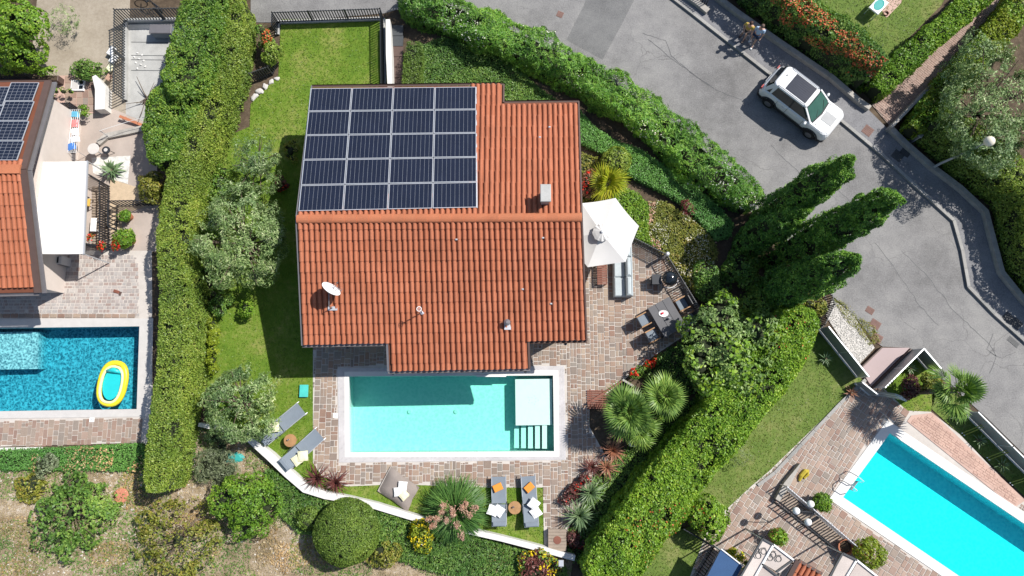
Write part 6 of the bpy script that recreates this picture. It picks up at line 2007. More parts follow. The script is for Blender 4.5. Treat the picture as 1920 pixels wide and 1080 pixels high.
# laundry rack
lr = thing('drying_rack', 'metal drying rack beside the grey terrace rim', 'drying rack', G(157, 252)); m = MB()
for i in range(6):
    m.tube([(-.25 + .1 * i, -1.3, .85), (-.25 + .1 * i, 1.0, .85)], .008, 4)
m.build('line', M['alu'], lr); m = MB(); m.tube([(-.3, -1.3, .85), (.3, -1.3, .85)], .014, 5); m.tube([(-.3, 1.0, .85), (.3, 1.0, .85)], .014, 5)
for x in (-.28, .28):
    for y in (-1.2, .9):
        m.tube([(x, y, .85), (x * .8, y, 0)], .014, 5)
m.build('frame', M['alu'], lr)
for i, (dx_, dy_, w_, l_, col, lab) in enumerate(((-.05, .75, .45, .3, (.1, .35, .5), 'blue cloth at the top of the drying rack'), (.02, .25, .4, .4, (.55, .2, .2), 'dusky red cloth on the drying rack'), (.05, -.2, .4, .35, (.7, .7, .72), 'white cloth in the middle of the drying rack'),
        (.08, -.6, .5, .3, (.62, .66, .72), 'pale grey cloth on the lower half of the drying rack'), (-.05, -1.0, .45, .35, (.05, .16, .45), 'deep blue cloth at the bottom of the drying rack'))):
    t = thing('laundry', lab, 'laundry', lr.location + Vector((dx_, dy_, .86)), .1 * i, 'laundry on the drying rack'); vs = []
    for a in range(7):
        for b in range(5):
            u, v = a / 6 - .5, b / 4 - .5; vs.append((u * w_, v * l_, .012 + .01 * math.sin(9 * v + i) - .5 * max(0, abs(u) - .3)))
    m = MB(); m.add(vs, [(a * 5 + b, a * 5 + 5 + b, a * 5 + 6 + b, a * 5 + 1 + b) for a in range(6) for b in range(4)]); m.build('cloth', mat('laundry_cloth', col, .9), t)
# deck with lattice shadow: dark framed railing platform
picket_fence('dark framed railing of the narrow deck beside the awning, inner side', [(172, 330), (206, 350), (206, 468), (170, 462)], .95, .13, M['iron'], name='deck_railing', cat='railing')
picket_fence('dark gate frame around the potted plants next door', [(286, 385), (222, 386), (221, 432), (232, 438)], .95, .2, M['iron'], name='iron_gate', cat='gate')
dk = thing('balcony_deck', 'pale slatted balcony deck between awning and dark railing', 'deck', G(185, 405))
pm = MB(); pm.bbox((0, 0, .04), (.9, .12, .05), .01); pk_ = pm.mesh('plank', M['decking'])
for i in range(23):
    p = G(190, 352 + 5.2 * i); put(bpy.data.objects.new('plank', pk_), dk, Matrix.Translation(p))
sheet('sandstone_path', [(206, 335), (260, 352), (285, 385), (232, 400), (224, 470), (208, 470)], mat('sandstone', (.5, .39, .27), .85, var=.15, scale=4, fine=15), .012, label='yellowish sandstone path beside the dark railing')
t = thing('garden_chair', 'yellow cushioned chair half hidden beside the awning', 'chair', G(170, 384), -1.57)
m = MB(); m.bbox((0, 0, .42), (.4, .42, .1), .03); m.build('seat', mat('yellow_cushion', (.6, .38, .08), .9), t); m = MB(); m.box((-.24, 0, .7), (.04, .4, .5)); m.build('backrest', M['iron'], t)
for x in (-.18, .18):
    for y in (-.18, .18):
        m = MB(); m.box((x, y, .18), (.03, .03, .36)); m.build('leg', M['iron'], t)
t = thing('white_bench', 'white curved bench end on the balcony deck', 'bench', G(184, 425)); m = MB(); m.bbox((0, 0, .4), (.3, .7, .06), .02); m.build('seat', M['white'], t)
for y in (-.25, .25):
    m = MB(); m.box((0, y, .19), (.24, .05, .37)); m.build('leg', M['white'], t)
t = thing('round_table', 'round grey garden table beside a dark round stool', 'table', G(190, 288)); m = MB(); m.lathe([(.28, .68), (.3, .7), (.28, .72), (.02, .722)], n=20); m.build('table_top', M['coping_grey'], t); m = MB(); m.tube([(0, 0, 0), (0, 0, .68)], .035, 8); m.build('leg', M['alu'], t)
t = thing('round_stool', 'dark round stool with a pale seat ring next to the grey table', 'stool', G(208, 287)); m = MB(); m.lathe([(.2, .4), (.2, .46), (.15, .47)], n=18); m.build('seat', M['iron'], t); m = MB(); m.lathe([(.1, .475), (.09, .485), (.02, .485)], n=14); m.build('seat_pad', M['coping_grey'], t)
for k in range(3):
    m = MB(); m.tube([(math.cos(k * 2.09) * .12, math.sin(k * 2.09) * .12, .4), (math.cos(k * 2.09) * .2, math.sin(k * 2.09) * .2, 0)], .016, 5); m.build('leg', M['iron'], t)
rosette('cactus_bed', 'broad leaved grey green plant on white gravel next door', 'plant', 208, 318, .35, .75, M['yucca'], 34, .16, el=(.1, 1.0), droop=.6)
sheet('white_gravel', [(172, 296), (245, 292), (240, 345), (205, 335), (175, 325)], mat('white_gravel_mat', (.6, .59, .56), .9, var=.35, scale=7, fine=40), .014, label='white gravel bed under the broad leaved plant')
for i, (px, py, lab) in enumerate(((167, 445, 'red geraniums hanging at the corner of the awning'), (217, 460, 'red and white geraniums on the dark gate post'), (190, 462, 'red flowers on the deck railing near its lower corner'))):
    bush('geranium', lab, 'flowers', blobs_at(px, py, .8, 8, .18, 3, .5, .6, 1.4, i), M['ivy'], leaf=.08, dens=500, extra=[('flower', 'redflower', .6, .08, 3.0, .3, -.5)])
# side boards and steps below the awning
sb = thing('sideboard', 'pale sideboard with two dark doors in the shade below the awning', 'sideboard', G(110, 493)); m = MB(); m.bbox((0, 0, .4), (1.3, .42, .8), .02); m.build('body', M['coping_grey'], sb)
for i in range(2):
    m = MB(); m.box((.12 + .3 * i, 0, .805), (.2, .3, .012)); m.build('hob_plate', M['glass_dark'], sb)
m = MB(); m.box((0, -.215, .4), (1.2, .012, .7)); m.build('door', M['gutter'], sb)
cs = thing('side_parasol', 'folded dark green parasol lying in the shade of the awning', 'parasol', G(92, 525)); m = MB(); m.lathe([(.02, 0), (.16, .25), (.12, .9), (.03, 1.2)], n=9, M=Matrix.Translation((0, -.5, .15)) @ Matrix.Rotation(-1.35, 4, 'X')); m.build('folded_cloth', mat('dark_green_cloth', (.02, .055, .045), .8), cs); m = MB(); m.tube([(0, -.7, .1), (0, .9, .45)], .02, 6); m.build('pole', M['alu'], cs)
t = thing('hose_box', 'white hose box beside the folded green parasol', 'box', G(88, 543)); m = MB(); m.bbox((0, 0, .1), (.46, .26, .2), .02); m.build('body', M['white'], t); m = MB(); m.box((.3, 0, .05), (.16, .06, .05)); m.build('spout', M['white'], t)
t = thing('pool_robot', 'small reddish brown thing lying on the grey paving above the blue pool', 'brush', G(219, 547), -.3); m = MB(); m.bbox((0, 0, .04), (.3, .16, .06), .02); m.build('body', M['mahogany'], t); m = MB(); m.bbox((.22, -.04, .035), (.12, .2, .05), .015); m.build('brush_head', M['fascia'], t)
t = thing('brick_border', None, None, G(150, 598)); t['kind'] = 'structure'; t['label'] = 'row of reddish bricks along the grey coping'
for i in range(22):
    x = -60 + 14.6 * i; m = MB(); m.bbox(G(x, 592.5) + Vector((0, 0, .03)), (.345, .19, .04), .01); m.build('brick', M['porphyry'], t, world=True)
# inflatable boat
c = G(209, 719, .1); ib = thing('inflatable_boat', 'yellow and turquoise inflatable boat floating in the blue pool', 'inflatable boat', (c.x, c.y, -.12), -.12)
M['vinyl_y'] = mat('yellow_vinyl', (.78, .66, .03), .35, spec=.5, var=.05); M['vinyl_t'] = mat('turquoise_vinyl', (.02, .52, .55), .35, spec=.5, var=.05)
def oval(a, b, z, r, m, nm, k0=0, tail=0):
    mb = MB(); pts = []
    for i in range(29):
        an = 6.283 * i / 28; x, y = math.cos(an), math.sin(an)
        x = math.copysign(abs(x) ** .8, x); y = math.copysign(abs(y) ** .8, y); pts.append((a * x, b * y + k0, z))
    mb.tube(pts, r, 10, cap=False); return mb.build(nm, m, ib, smooth=True)
M['vinyl_p'] = mat('pale_yellow_vinyl', (.8, .76, .4), .35, spec=.5, var=.03)
oval(.62, 1.02, .12, .13, M['vinyl_y'], 'outer_tube'); oval(.52, .88, .22, .07, M['vinyl_p'], 'inner_tube', -.05)
mb = MB(); mb.lathe([(.45, .1), (.47, .15), (.02, .16)], n=24, sx=1, sy=1.72); mb.build('floor', M['vinyl_t'], ib)
mb = MB(); mb.tube([(-.36, .58, .22), (0, .66, .27), (.36, .58, .22)], [.07, .13, .07], 10); mb.build('pillow', M['vinyl_t'], ib, smooth=True)
# garden bits at the driveway
rs = thing('cut_branches', 'heap of bare cut branches on the sandy ground by the driveway', 'branches', G(276, 190)); 
for i in range(9):
    a = random.uniform(0, 6.28); m = MB(); L_ = random.uniform(.5, 1.3); m.tube([(random.uniform(-.3, .3), random.uniform(-.2, .2), .03), (math.cos(a) * L_ * .5, math.sin(a) * L_ * .5, .12 + random.random() * .25), (math.cos(a) * L_, math.sin(a) * L_, .1 + random.random() * .5)], [.025, .018, .008], 5); m.build('branch', M['trunk'], rs)
m = MB(); m.tube([(0, .1, .05), (-.5, 1.25, .3)], [.03, .012], 5); m.build('branch', M['trunk'], rs)
wall('yard_kerb', 'curved grassy stone kerb below the cut branches', [(183, 268), (200, 254), (240, 246), (275, 238)], .3, .18, M['stone_wall'])
t = thing('clothes_line', 'thin white line stretched over the curved kerb', 'clothes line', G(190, 245)); m = MB(); m.tube([G(187, 245, .9), G(240, 228, .85), G(292, 214, .9)], .012, 4); m.build('cord', M['white'], t, world=True); m = MB(); p = G(187, 245, .9); m.tube([(p.x, p.y, 0), p], .025, 6); m.build('post', M['alu'], t, world=True)
t = thing('red_plank', 'reddish plank leaning across the curved kerb', 'plank', G(248, 230)); m = MB(); m.beam(G(230, 222) + Vector((0, 0, .3)), G(268, 236) + Vector((0, 0, .12)), .14, .04); m.build('board', M['terracotta'], t, world=True); m = MB(); m.beam(G(233, 226) + Vector((0, 0, .16)), G(240, 222) + Vector((0, 0, .16)), .06, .05); m.build('cleat', M['terracotta'], t, world=True)
for i in range(9):
    px, py = 258 + 9 * math.sin(i * 2.1) + i, 100 + i * 3.6
    t = thing('loose_stone', 'pale loose stone in the little scatter on the concrete driveway', 'stone', G(px, py, .0), i, 'loose stones on the driveway'); m = MB(); m.ball((0, 0, .03), .06, 7, 1.2, .8, .6); m.build('stone', M['white_wall'], t)
t = thing('stored_boards', 'white boards and cushions stored behind the driveway fence', 'boards', G(212, 110))
for i, (px, py, w_, l_, mm) in enumerate(((214, 100, .36, .5, 'white'), (218, 115, .34, .5, 'white'), (212, 132, .34, .4, 'cream'), (210, 150, .28, .34, 'pinkplume'))):
    m = MB(); p = G(px, py); m.bbox(p + Vector((0, 0, .25 + .02 * i)), (w_, l_, .08), .03, -.5); m.build('board', M[mm], t, world=True)
t = thing('blue_container', 'grey blue covered container on the driveway by the hedge', 'container', G(312, 66)); m = MB(); m.bbox((0, 0, .3), (1.1, .45, .6), .06); m.build('body', M['grey_fabric'], t); m = MB(); m.bbox((0, 0, .63), (1.16, .5, .06), .02); m.build('lid', M['gutter'], t)
t = thing('parked_bicycle', 'dark bicycle frame leaning at the top of the driveway fence', 'bicycle', G(286, 12), -.6)
for x in (-.5, .5):
    m = MB(); m.tube([(x + .32 * math.cos(i * .45), .05, .33 + .32 * math.sin(i * .45)) for i in range(15)], .025, 5); m.build('wheel', M['iron'], t)
m = MB(); m.tube([(-.5, .05, .33), (-.1, .05, .75), (.35, .05, .78), (.5, .05, .33)], .025, 5); m.tube([(-.1, .05, .75), (0, .05, .3), (.35, .05, .78)], .025, 5); m.build('frame', M['iron'], t); m = MB(); m.tube([(.33, -.2, .95), (.36, .05, .9), (.33, .3, .95)], .02, 5); m.build('handlebar', M['iron'], t)
# ------------------------------------------------------------------ hedges
hedge('tall bushy dark laurel hedge beside the concrete driveway, upper left', [(440, -60, 1.5), (440, 15, 1.6), (430, 60, 1.9), (417, 110, 2.2), (402, 170, 2.4), (394, 222, 2.2)], 3.15, M['laurel'], leaf=0.1, dens=760, lump=0.2, lump_scale=1.1, rnd=0.45, topvar=0.22, ground=True)
hedge('lower laurel hump of the boundary hedge above the potted plants', [(380, 205, 2.2), (358, 248, 2.6), (348, 295, 2.1), (356, 330, 1.5)], 2.7, M['laurel'], leaf=0.1, dens=760, lump=0.22, lump_scale=1.1, rnd=0.45, topvar=0.25, ground=True)
hedge('long clipped yellowish green hedge between the blue pool and the olive trees', [(462, 35, 1.3), (452, 110, 1.5), (434, 190, 1.6), (412, 255, 1.6), (386, 325, 1.55), (372, 400, 1.55), (363, 500, 1.5), (367, 600, 1.55), (362, 700, 1.5), (350, 790, 1.35), (341, 850, 1.3), (334, 905, 1.1)], 2.35, M['laurel_dry'], leaf=0.085, dens=900, gap=0.24, lump=0.10, rnd=0.3, topvar=0.12, ground=True)
hedge('shaggy oleander hedge with a few white flowers along the road', [(758, -24, 1.9), (808, 4, 1.95), (878, 30, 1.85), (968, 68, 1.85), (1068, 116, 1.85), (1160, 170, 1.9), (1242, 230, 2.0), (1320, 295, 2.0), (1380, 342, 1.8), (1420, 374, 1.5)], 1.5, M['oleander'], leaf=0.2, dens=680, aspect=0.18, gap=0.34, lump=0.36, lump_scale=1.1, rnd=0.4, topvar=0.35, spread=0.9,
      extra=[('flower', 'whiteflower', 0.05, 0.09, None, 0.8, 0.6)], core=0.72)
hedge('broad glossy green hedge curving along the lower right lawn', [(1135, 1110, 2.6), (1165, 1045, 2.6), (1215, 975, 2.5), (1275, 895, 2.5), (1335, 825, 2.5), (1395, 755, 2.4), (1450, 690, 2.4), (1490, 630, 2.2), (1512, 580, 1.7)], 2.3, M['bright'], leaf=0.115, dens=760, lump=0.2, lump_scale=1.2, rnd=0.45, topvar=0.25,
      extra=[('red_tip', 'berry', 0.02, 0.08, None, 0.6, 0.66)])
hedge('firethorn hedge with clusters of orange red berries above the sidewalk', [(1345, -52, 1.5), (1405, -6, 1.5), (1482, 54, 1.5), (1570, 122, 1.5), (1612, 158, 1.2)], 2.35, M['ivy'], leaf=0.11, dens=520, lump=0.22, lump_scale=1.5, rnd=0.35, topvar=0.25,
      extra=[('berry_cluster', 'berry', 0.33, 0.1, -1, 1.1, 0.47)], core=0.95, ground=True)
hedge('bright green hedge on the left of the brick path', [(1650, 160, 1.2), (1700, 112, 1.25), (1750, 68, 1.2), (1800, 26, 1.2), (1862, -30, 1.2)], 1.3, M['bright'], leaf=0.12, dens=520, lump=0.12, rnd=0.25)
hedge('yellowish hedge on the right of the brick path', [(1722, 238, 0.9), (1752, 205, 1.25), (1790, 158, 1.35), (1838, 104, 1.35), (1885, 48, 1.35), (1942, -25, 1.35)], 1.5, M['lime'], leaf=0.11, dens=560, lump=0.14, rnd=0.25,
      extra=[('shoot', 'bright', 0.35, 0.12, None, 0.9, 0.45)])
hedge('hedge behind the low wall at the sidewalk bend', [(1718, 248, 1.2), (1772, 290, 1.5), (1828, 334, 1.5), (1876, 380, 1.5), (1894, 445, 1.5), (1908, 498, 1.5), (1948, 545, 1.5), (2010, 605, 1.4)], 2.4, M['laurel_dry'], leaf=0.11, dens=520, lump=0.14, rnd=0.3, ground=True)
hedge('small square clipped box hedge beside the entrance steps', [(776, 82, 1.02), (774, 120, 1.02), (771, 175, 1.05)], 0.75, M['topiary'], leaf=0.07, dens=1000, lump=0.03, rnd=0.07, topvar=0.02)
ground_cover('ivy_bank', 'low dark green ivy bank between the box hedge and the house', 'ground cover', [(792, 85), (830, 70), (900, 92), (960, 120), (1010, 165), (1060, 200), (940, 200), (940, 172), (792, 172)], 0.25, M['ivy'], leaf=0.085, dens=760, bumps=0.05, lump=0.05)
ground_cover('juniper_cover', 'low clipped dark green juniper strip curving beside the oleander hedge', 'ground cover', [(1085, 205), (1110, 235), (1150, 262), (1200, 280), (1250, 315), (1300, 350), (1345, 385), (1374, 418), (1370, 440), (1345, 448), (1312, 410), (1268, 370), (1220, 345), (1180, 325), (1178, 300), (1130, 283), (1085, 262)], 0.45, M['cover'], leaf=0.075, dens=950, bumps=0.04, lump=0.04)
ground_cover('ground_cover', 'bright green low cushion planting behind the white parasol', 'ground cover', [(1165, 352), (1195, 362), (1218, 385), (1215, 440), (1230, 460), (1195, 446), (1180, 410), (1150, 375)], 0.35, M['bright'], leaf=0.09, dens=700, bumps=0.1, lump=0.06)
ground_cover('flower_bed', 'brownish flowering ground cover inside the terrace railing', 'ground cover', [(1218, 380), (1245, 378), (1290, 405), (1330, 440), (1345, 470), (1330, 520), (1310, 555), (1285, 520), (1252, 478), (1225, 462), (1212, 440)], 0.3, M['scrubleaf'], leaf=0.085, dens=700, bumps=0.1, lump=0.08,
             extra=[('flower', 'whiteflower', 0.16, 0.06, 1.5, 0.5), ('flower', 'pinkplume', 0.3, 0.08, 0.8, 0.5)])
ground_cover('grass_bank', 'dense dark green bank planting below the white curved wall', 'ground cover', [(500, 880), (560, 915), (630, 944), (720, 962), (800, 985), (900, 1012), (1000, 1040), (1055, 1060), (1070, 1100), (880, 1085), (800, 1068), (735, 1045), (620, 1000), (560, 1000), (520, 960), (490, 920)], 0.3, M['ivy'], leaf=0.14, dens=520, aspect=0.3, bumps=0.1, lump=0.08)
ground_cover('trimmed_hedge_strip', 'dark green clipped strip with pale dry spots under the blue pool paving', 'ground cover', [(-70, 848), (100, 842), (265, 834), (272, 862), (255, 882), (150, 880), (60, 880), (-70, 880)], 0.3, M['cover'], leaf=0.075, dens=900, bumps=0.05, lump=0.05, extra=[('dry_spot', 'litter', 0.12, 0.09, 1.2, 0.62)])
ground_cover('weedy_rim', 'strip of weeds and dry grass on the road side of the pebble bed', 'ground cover', [(1563, 560), (1580, 565), (1605, 592), (1640, 612), (1650, 640), (1632, 645), (1612, 622), (1590, 600)], 0.1, M['scrubleaf'], leaf=0.1, dens=500, aspect=0.25, lump=0.04)

# ------------------------------------------------------------------ trees
bush('olive_tree', 'large grey green olive tree beside the left wall of the tiled house', 'olive tree', blobs_at(452, 445, 2.3, 88, 1.4, 9, 0.62, 0.42, 1.3, 3), M['olive'], leaf=0.15, dens=640, aspect=0.26, lump=0.55, gap=0.42, lscale=1.3, inner=0.6, core=0, low=-0.9, spread=0.95, trunk=(G(482, 470), 0.14))
bush('olive_tree', 'pale olive tree above the big one, touching the upper lawn', 'olive tree', blobs_at(478, 305, 2.0, 58, 1.0, 6, 0.62, 0.45, 1.1, 5), M['olive'], leaf=0.14, dens=560, aspect=0.26, lump=0.5, gap=0.42, lscale=1.4, inner=0.6, core=0, low=-0.9, spread=0.95, trunk=(G(505, 330), 0.1))
bush('olive_tree', 'silvery olive tree shading the two loungers on the grass', 'olive tree', blobs_at(452, 752, 1.9, 76, 1.1, 8, 0.62, 0.42, 0.95, 8), M['olive'], leaf=0.15, dens=640, aspect=0.26, lump=0.55, gap=0.42, lscale=1.3, inner=0.6, core=0, low=-0.9, spread=0.95, trunk=(G(470, 760), 0.12))
bush('olive_tree', 'broad silvery olive tree behind the globe street lamp', 'olive tree', blobs_at(1858, 200, 2.6, 105, 1.5, 10, 0.64, 0.42, 1.25, 11), M['olive'], leaf=0.16, dens=600, aspect=0.26, lump=0.6, gap=0.42, lscale=1.2, inner=0.55, core=0, low=-0.9, spread=0.95, trunk=(G(1800, 235), 0.16))
bush('broadleaf_tree', 'big light green broadleaf tree between the dining table and the right lawn', 'tree', blobs_at(1362, 655, 1.9, 86, 1.15, 12, 0.66, 0.4, 1.1, 4), M['walnut'], leaf=0.17, dens=520, gap=0.4, aspect=0.45, lump=0.42, lscale=1.0, inner=0.5, core=0.45, low=-0.8, spread=0.95, trunk=(G(1318, 668), 0.16),
     extra=[('young_leaf', 'bright', 0.3, 0.2, 1.2, 0.45, 0.1)])
cypress('tall dark cypress nearest the parked car', (1598, 298), 7.4, 0.86, (1.25, 1.0), 1)
cypress('longest cypress, with its tip pointing at the street lamp', (1682, 366), 8.4, 0.88, (1.7, .95), 5)
cypress('lowest cypress leaning towards the pebble bed', (1607, 482), 6.6, 0.92, (1.5, .75), 9)
cypress('short cypress wedged between the two tall ones', (1506, 394), 4.6, 0.8, (1.2, .6), 13)
bush('laurel_shrub', 'shaded dark shrub at the foot of the cypresses', 'shrub', blobs_at(1392, 505, 0.8, 40, 0.75, 4, 0.5, 0.6, 1.0, 2), M['laurel'], leaf=0.13, dens=420)
bush('laurel_shrub', 'dark leafy shrub between the lowest cypress and the big tree', 'shrub', blobs_at(1432, 575, 0.9, 40, 0.8, 4, 0.5, 0.6, 1.0, 6), M['laurel'], leaf=0.13, dens=420)
bush('laurel_shrub', 'green shrub under the railing fence beside the pebble bed', 'shrub', blobs_at(1515, 575, 1.0, 34, 0.8, 3, 0.5, 0.6, 1.0, 9), M['scrubleaf'], leaf=0.12, dens=420)
bush('laurel_shrub', 'leafy shrub in the shade beside the terrace railing', 'shrub', blobs_at(1330, 530, 0.6, 40, 0.5, 3, 0.5, 0.6, 1.0, 12), M['ivy'], leaf=0.12, dens=420)
fan_palm('fan_palm', 'larger fan palm by the pool terrace steps', 1178, 772, 2.1, 0.82, 0.55, M['palm'], 38)
fan_palm('fan_palm', 'smaller fan palm under the big broadleaf tree', 1247, 744, 1.9, 0.7, 0.45, M['palm'], 30)
fan_palm('fan_palm', 'fan palm in front of the larger palm, dropping fronds on its pot', 1196, 805, 1.3, 0.65, 0.45, M['palm'], 20)
fan_palm('fan_palm', 'tall fan palm beside the entrance gate at the road', 1793, 732, 3.0, 0.78, 0.62, M['palm'], 30, base=(1722, 735), trunk_r=0.12)
fan_palm('fan_palm', 'yellowish fan palm lit by the sun between the house and the shrubs', 1140, 342, 0.9, 0.85, 0.35, M['palm_lime'], 15, el=(0.1, 1.2))
rosette('cordyline', 'purple cordyline at the lounger end of the terrace edge', 'cordyline', 593, 897, 0.55, 0.95, M['cordy'], 64, 0.055, group='cordylines')
rosette('cordyline', 'purple cordyline on the right of its twin, beside the bean bag grass', 'cordyline', 629, 906, 0.5, 0.85, M['cordy'], 60, 0.055, group='cordylines')
rosette('cordyline', 'coppery cordyline by the palm pot', 'cordyline', 1150, 846, 0.6, 0.8, M['cordy_red'], 64, 0.05, group='cordylines')
rosette('cordyline', 'coppery cordyline half in shade below the first one', 'cordyline', 1138, 877, 0.5, 0.7, M['cordy_red'], 54, 0.05, group='cordylines')
rosette('cordyline', 'greyish spiky cordyline at the corner of the paving', 'cordyline', 1110, 876, 0.5, 0.7, M['cordy'], 48, 0.05, group='cordylines')
rosette('yucca', 'pale green yucca above red flowers, lower of the pair', 'yucca', 1087, 968, 0.7, 1.05, M['yucca'], 80, 0.06, group='yuccas')
rosette('yucca', 'pale green yucca nearer the pool, upper of the pair', 'yucca', 1108, 925, 0.7, 0.95, M['yucca'], 72, 0.06, group='yuccas')
for i, (px, py, lab) in enumerate(((1550, 672, 'small green agave in the shade of the grey panel'), (1709, 690, 'green agave inside the gate corner'), (1598, 736, 'pale agave on the paving beside the gate'),
                      (1800, 780, 'agave nearest the palm by the glass panels'), (1839, 826, 'agave between two bamboo canes by the panels'), (1882, 872, 'agave nearest the lower right corner by the panels'))):
    rosette('agave', lab, 'agave', px, py, 0.3, 0.42, M['yucca'] if i != 2 else M['cordy_red'], 26, 0.06, el=(0.15, 1.2), droop=0.2, group='agaves by the panels')
grass_tuft('pampas_grass', 'large fountain grass with pink plumes beside the grey loungers', 'ornamental grass', 853, 957, 1.1, 1.35, M['pampas'], 1500, 0.06,
           [(832, 948), (848, 956), (866, 952), (880, 966), (820, 972), (838, 975), (856, 985), (812, 985), (866, 1005), (890, 952), (872, 945), (828, 960), (806, 972), (848, 965)])
bush('round_topiary', 'big round clipped bush under the white wall', 'topiary', blobs_at(650, 998, 1.0, 58, 1.15, 0), M['topiary'], leaf=0.07, dens=1500, lump=0.06, lscale=1.5, core=0.88, low=-0.7, gap=0.22)
bush('maple_shrub', 'crimson feathery maple shrub at the edge of the juniper strip', 'shrub', blobs_at(1288, 388, 0.6, 18, 0.45, 3, 0.5, 0.55, 1.0, 3), M['maple'], leaf=0.12, dens=420, aspect=0.25, lump=0.2, inner=0.6, core=0)
bush('round_shrub', 'yellowish round clipped shrub beside the house corner', 'shrub', blobs_at(1155, 303, 0.7, 29, 0.6, 0), M['laurel_dry'], leaf=0.085, dens=850, lump=0.07)
bush('bromeliad_shrub', 'red and green bromeliad clump against the house wall', 'shrub', blobs_at(1105, 340, 0.4, 26, 0.35, 4, 0.6, 0.5, 1.3, 3), M['cordy_red'], leaf=0.2, dens=260, aspect=0.2, extra=[('flower', 'redflower', 0.25, 0.12, 1.5, 0.5, 0.2)], core=0.6)
bush('salvia_bed', 'vivid red flowers with dark leaves under the first palm', 'flowers', [(tuple(G(1190 + 14 * i, 702 - 9 * i, 0.35)), 0.3, 0.25, 0.25) for i in range(4)], M['ivy'], leaf=0.1, dens=500, extra=[('flower', 'redflower', 0.5, 0.1, 2.0, 0.4, 0.0)])
bush('salvia_bed', 'dark red begonias beside the upper yucca', 'flowers', [(tuple(G(1058 + 12 * i, 938 - 13 * i, 0.3)), 0.32, 0.3, 0.25) for i in range(4)], M['cordy'], leaf=0.11, dens=450, extra=[('flower', 'redflower', 0.15, 0.08, 2.0, 0.45, 0.0)])
bush('salvia_bed', 'dark red begonias in shade beside the wooden box', 'flowers', [(tuple(G(1072 + 10 * i, 1010 + 5 * i, 0.25)), 0.3, 0.35, 0.22) for i in range(3)], M['cordy'], leaf=0.11, dens=450, extra=[('flower', 'redflower', 0.12, 0.08, 2.0, 0.45, 0.0)])
bush('yellow_shrub', 'yellow flowering shrub below the fountain grass', 'shrub', blobs_at(788, 1004, 0.5, 27, 0.45, 4, 0.5, 0.55, 1.0, 4), M['lime'], leaf=0.11, dens=420, extra=[('flower', 'yellowflower', 0.45, 0.1, 2.0, 0.4, 0.0), ('flower', 'whiteflower', 0.05, 0.08, 2.0, 0.5, 0.0)])
bush('yellow_shrub', 'dark shrub with yellow sprays at the bottom edge', 'shrub', blobs_at(1008, 1068, 0.5, 38, 0.5, 5, 0.55, 0.5, 0.8, 6), M['cordy'], leaf=0.12, dens=380, extra=[('flower', 'yellowflower', 0.3, 0.11, 1.2, 0.55, 0.0), ('leaf', 'ivy', 0.5, 0.12, 1.3, 0.45, 0.0)])
# shrubs of the dry slope
bush('fig_shrub', 'sprawling leafy fig shrub beside the terracotta lid', 'shrub', blobs_at(138, 962, 0.5, 82, 0.55, 13, 0.66, 0.27, 0.95, 2), M['ivy'], leaf=0.16, dens=480, lump=0.5, lscale=1.3, inner=0.8, core=0.2, gap=0.44, trunk=(G(140, 970), .06))
bush('scrub_bush', 'yellowish scrub bush at the bottom of the dry slope', 'shrub', blobs_at(335, 1012, 0.6, 92, 0.6, 15, 0.7, 0.24, 0.9, 3), M['scrubleaf'], leaf=0.12, dens=440, lump=0.5, lscale=1.4, inner=0.8, core=0.15, gap=0.46, trunk=(G(340, 1015), .05))
bush('scrub_bush', 'full green bush in front of the grass bank', 'shrub', blobs_at(462, 945, 1.0, 60, 0.9, 6, 0.55, 0.5, 1.0, 7), M['bright'], leaf=0.105, dens=620, lump=0.28, gap=0.32)
bush('lavender_bush', 'grey green lavender bush above the full green bush', 'shrub', blobs_at(408, 880, 0.6, 48, 0.5, 5, 0.55, 0.5, 0.8, 9), M['lavender'], leaf=0.17, dens=520, aspect=0.12, lump=0.15, inner=0.3)
bush('rosemary_bush', 'dark shrub below the silvery olive tree', 'shrub', blobs_at(415, 820, 0.5, 36, 0.45, 4, 0.55, 0.5, 0.8, 19), M['olive'], leaf=0.13, dens=480, aspect=0.2, lump=0.15, inner=0.3)
bush('scrub_bush', 'small weedy shrub at the lower left edge of the slope', 'shrub', blobs_at(55, 915, 0.3, 32, 0.25, 5, 0.6, 0.45, 0.8, 12), M['scrubleaf'], leaf=0.12, dens=380)
bush('scrub_bush', 'grey shrub in front of the clipped strip', 'shrub', blobs_at(85, 872, 0.4, 26, 0.3, 4, 0.6, 0.45, 0.8, 15), M['lavender'], leaf=0.11, dens=480)
bush('scrub_bush', 'low green bush hugging the big round topiary', 'shrub', blobs_at(715, 1035, 0.4, 34, 0.35, 5, 0.6, 0.45, 0.8, 17), M['scrubleaf'], leaf=0.11, dens=420)
bush('scrub_bush', 'small round bush squeezed left of the big topiary', 'shrub', blobs_at(578, 972, 0.5, 22, 0.4, 0), M['topiary'], leaf=0.1, dens=700)
bush('lime_shrub', 'yellow green flowering shrubs along the foot of the long hedge', 'shrub', [(tuple(G(398 + 2 * (i % 2), 608 + 17 * i, 0.4)), 0.3, 0.34, 0.35) for i in range(6)], M['lime'], leaf=0.1, dens=520)
bush('corner_bush', 'tall bright green bush at the top left corner', 'shrub', blobs_at(32, 62, 1.8, 68, 1.5, 6, 0.5, 0.55, 1.1, 5), M['bright'], leaf=0.14, dens=420, lump=0.25, lscale=1.2)
bush('grey_shrub', 'wispy grey shrub on the sandy yard', 'shrub', blobs_at(122, 40, 0.7, 36, 0.6, 5, 0.6, 0.45, 1.1, 8), M['olive'], leaf=0.13, dens=240, aspect=0.2, lump=0.3, inner=0.7, core=0)
bush('green_shrub', 'green shrub against the picket fence of the sandy yard', 'shrub', blobs_at(165, 130, 0.5, 33, 0.5, 4, 0.55, 0.5, 0.7, 10), M['ivy'], leaf=0.11, dens=450)
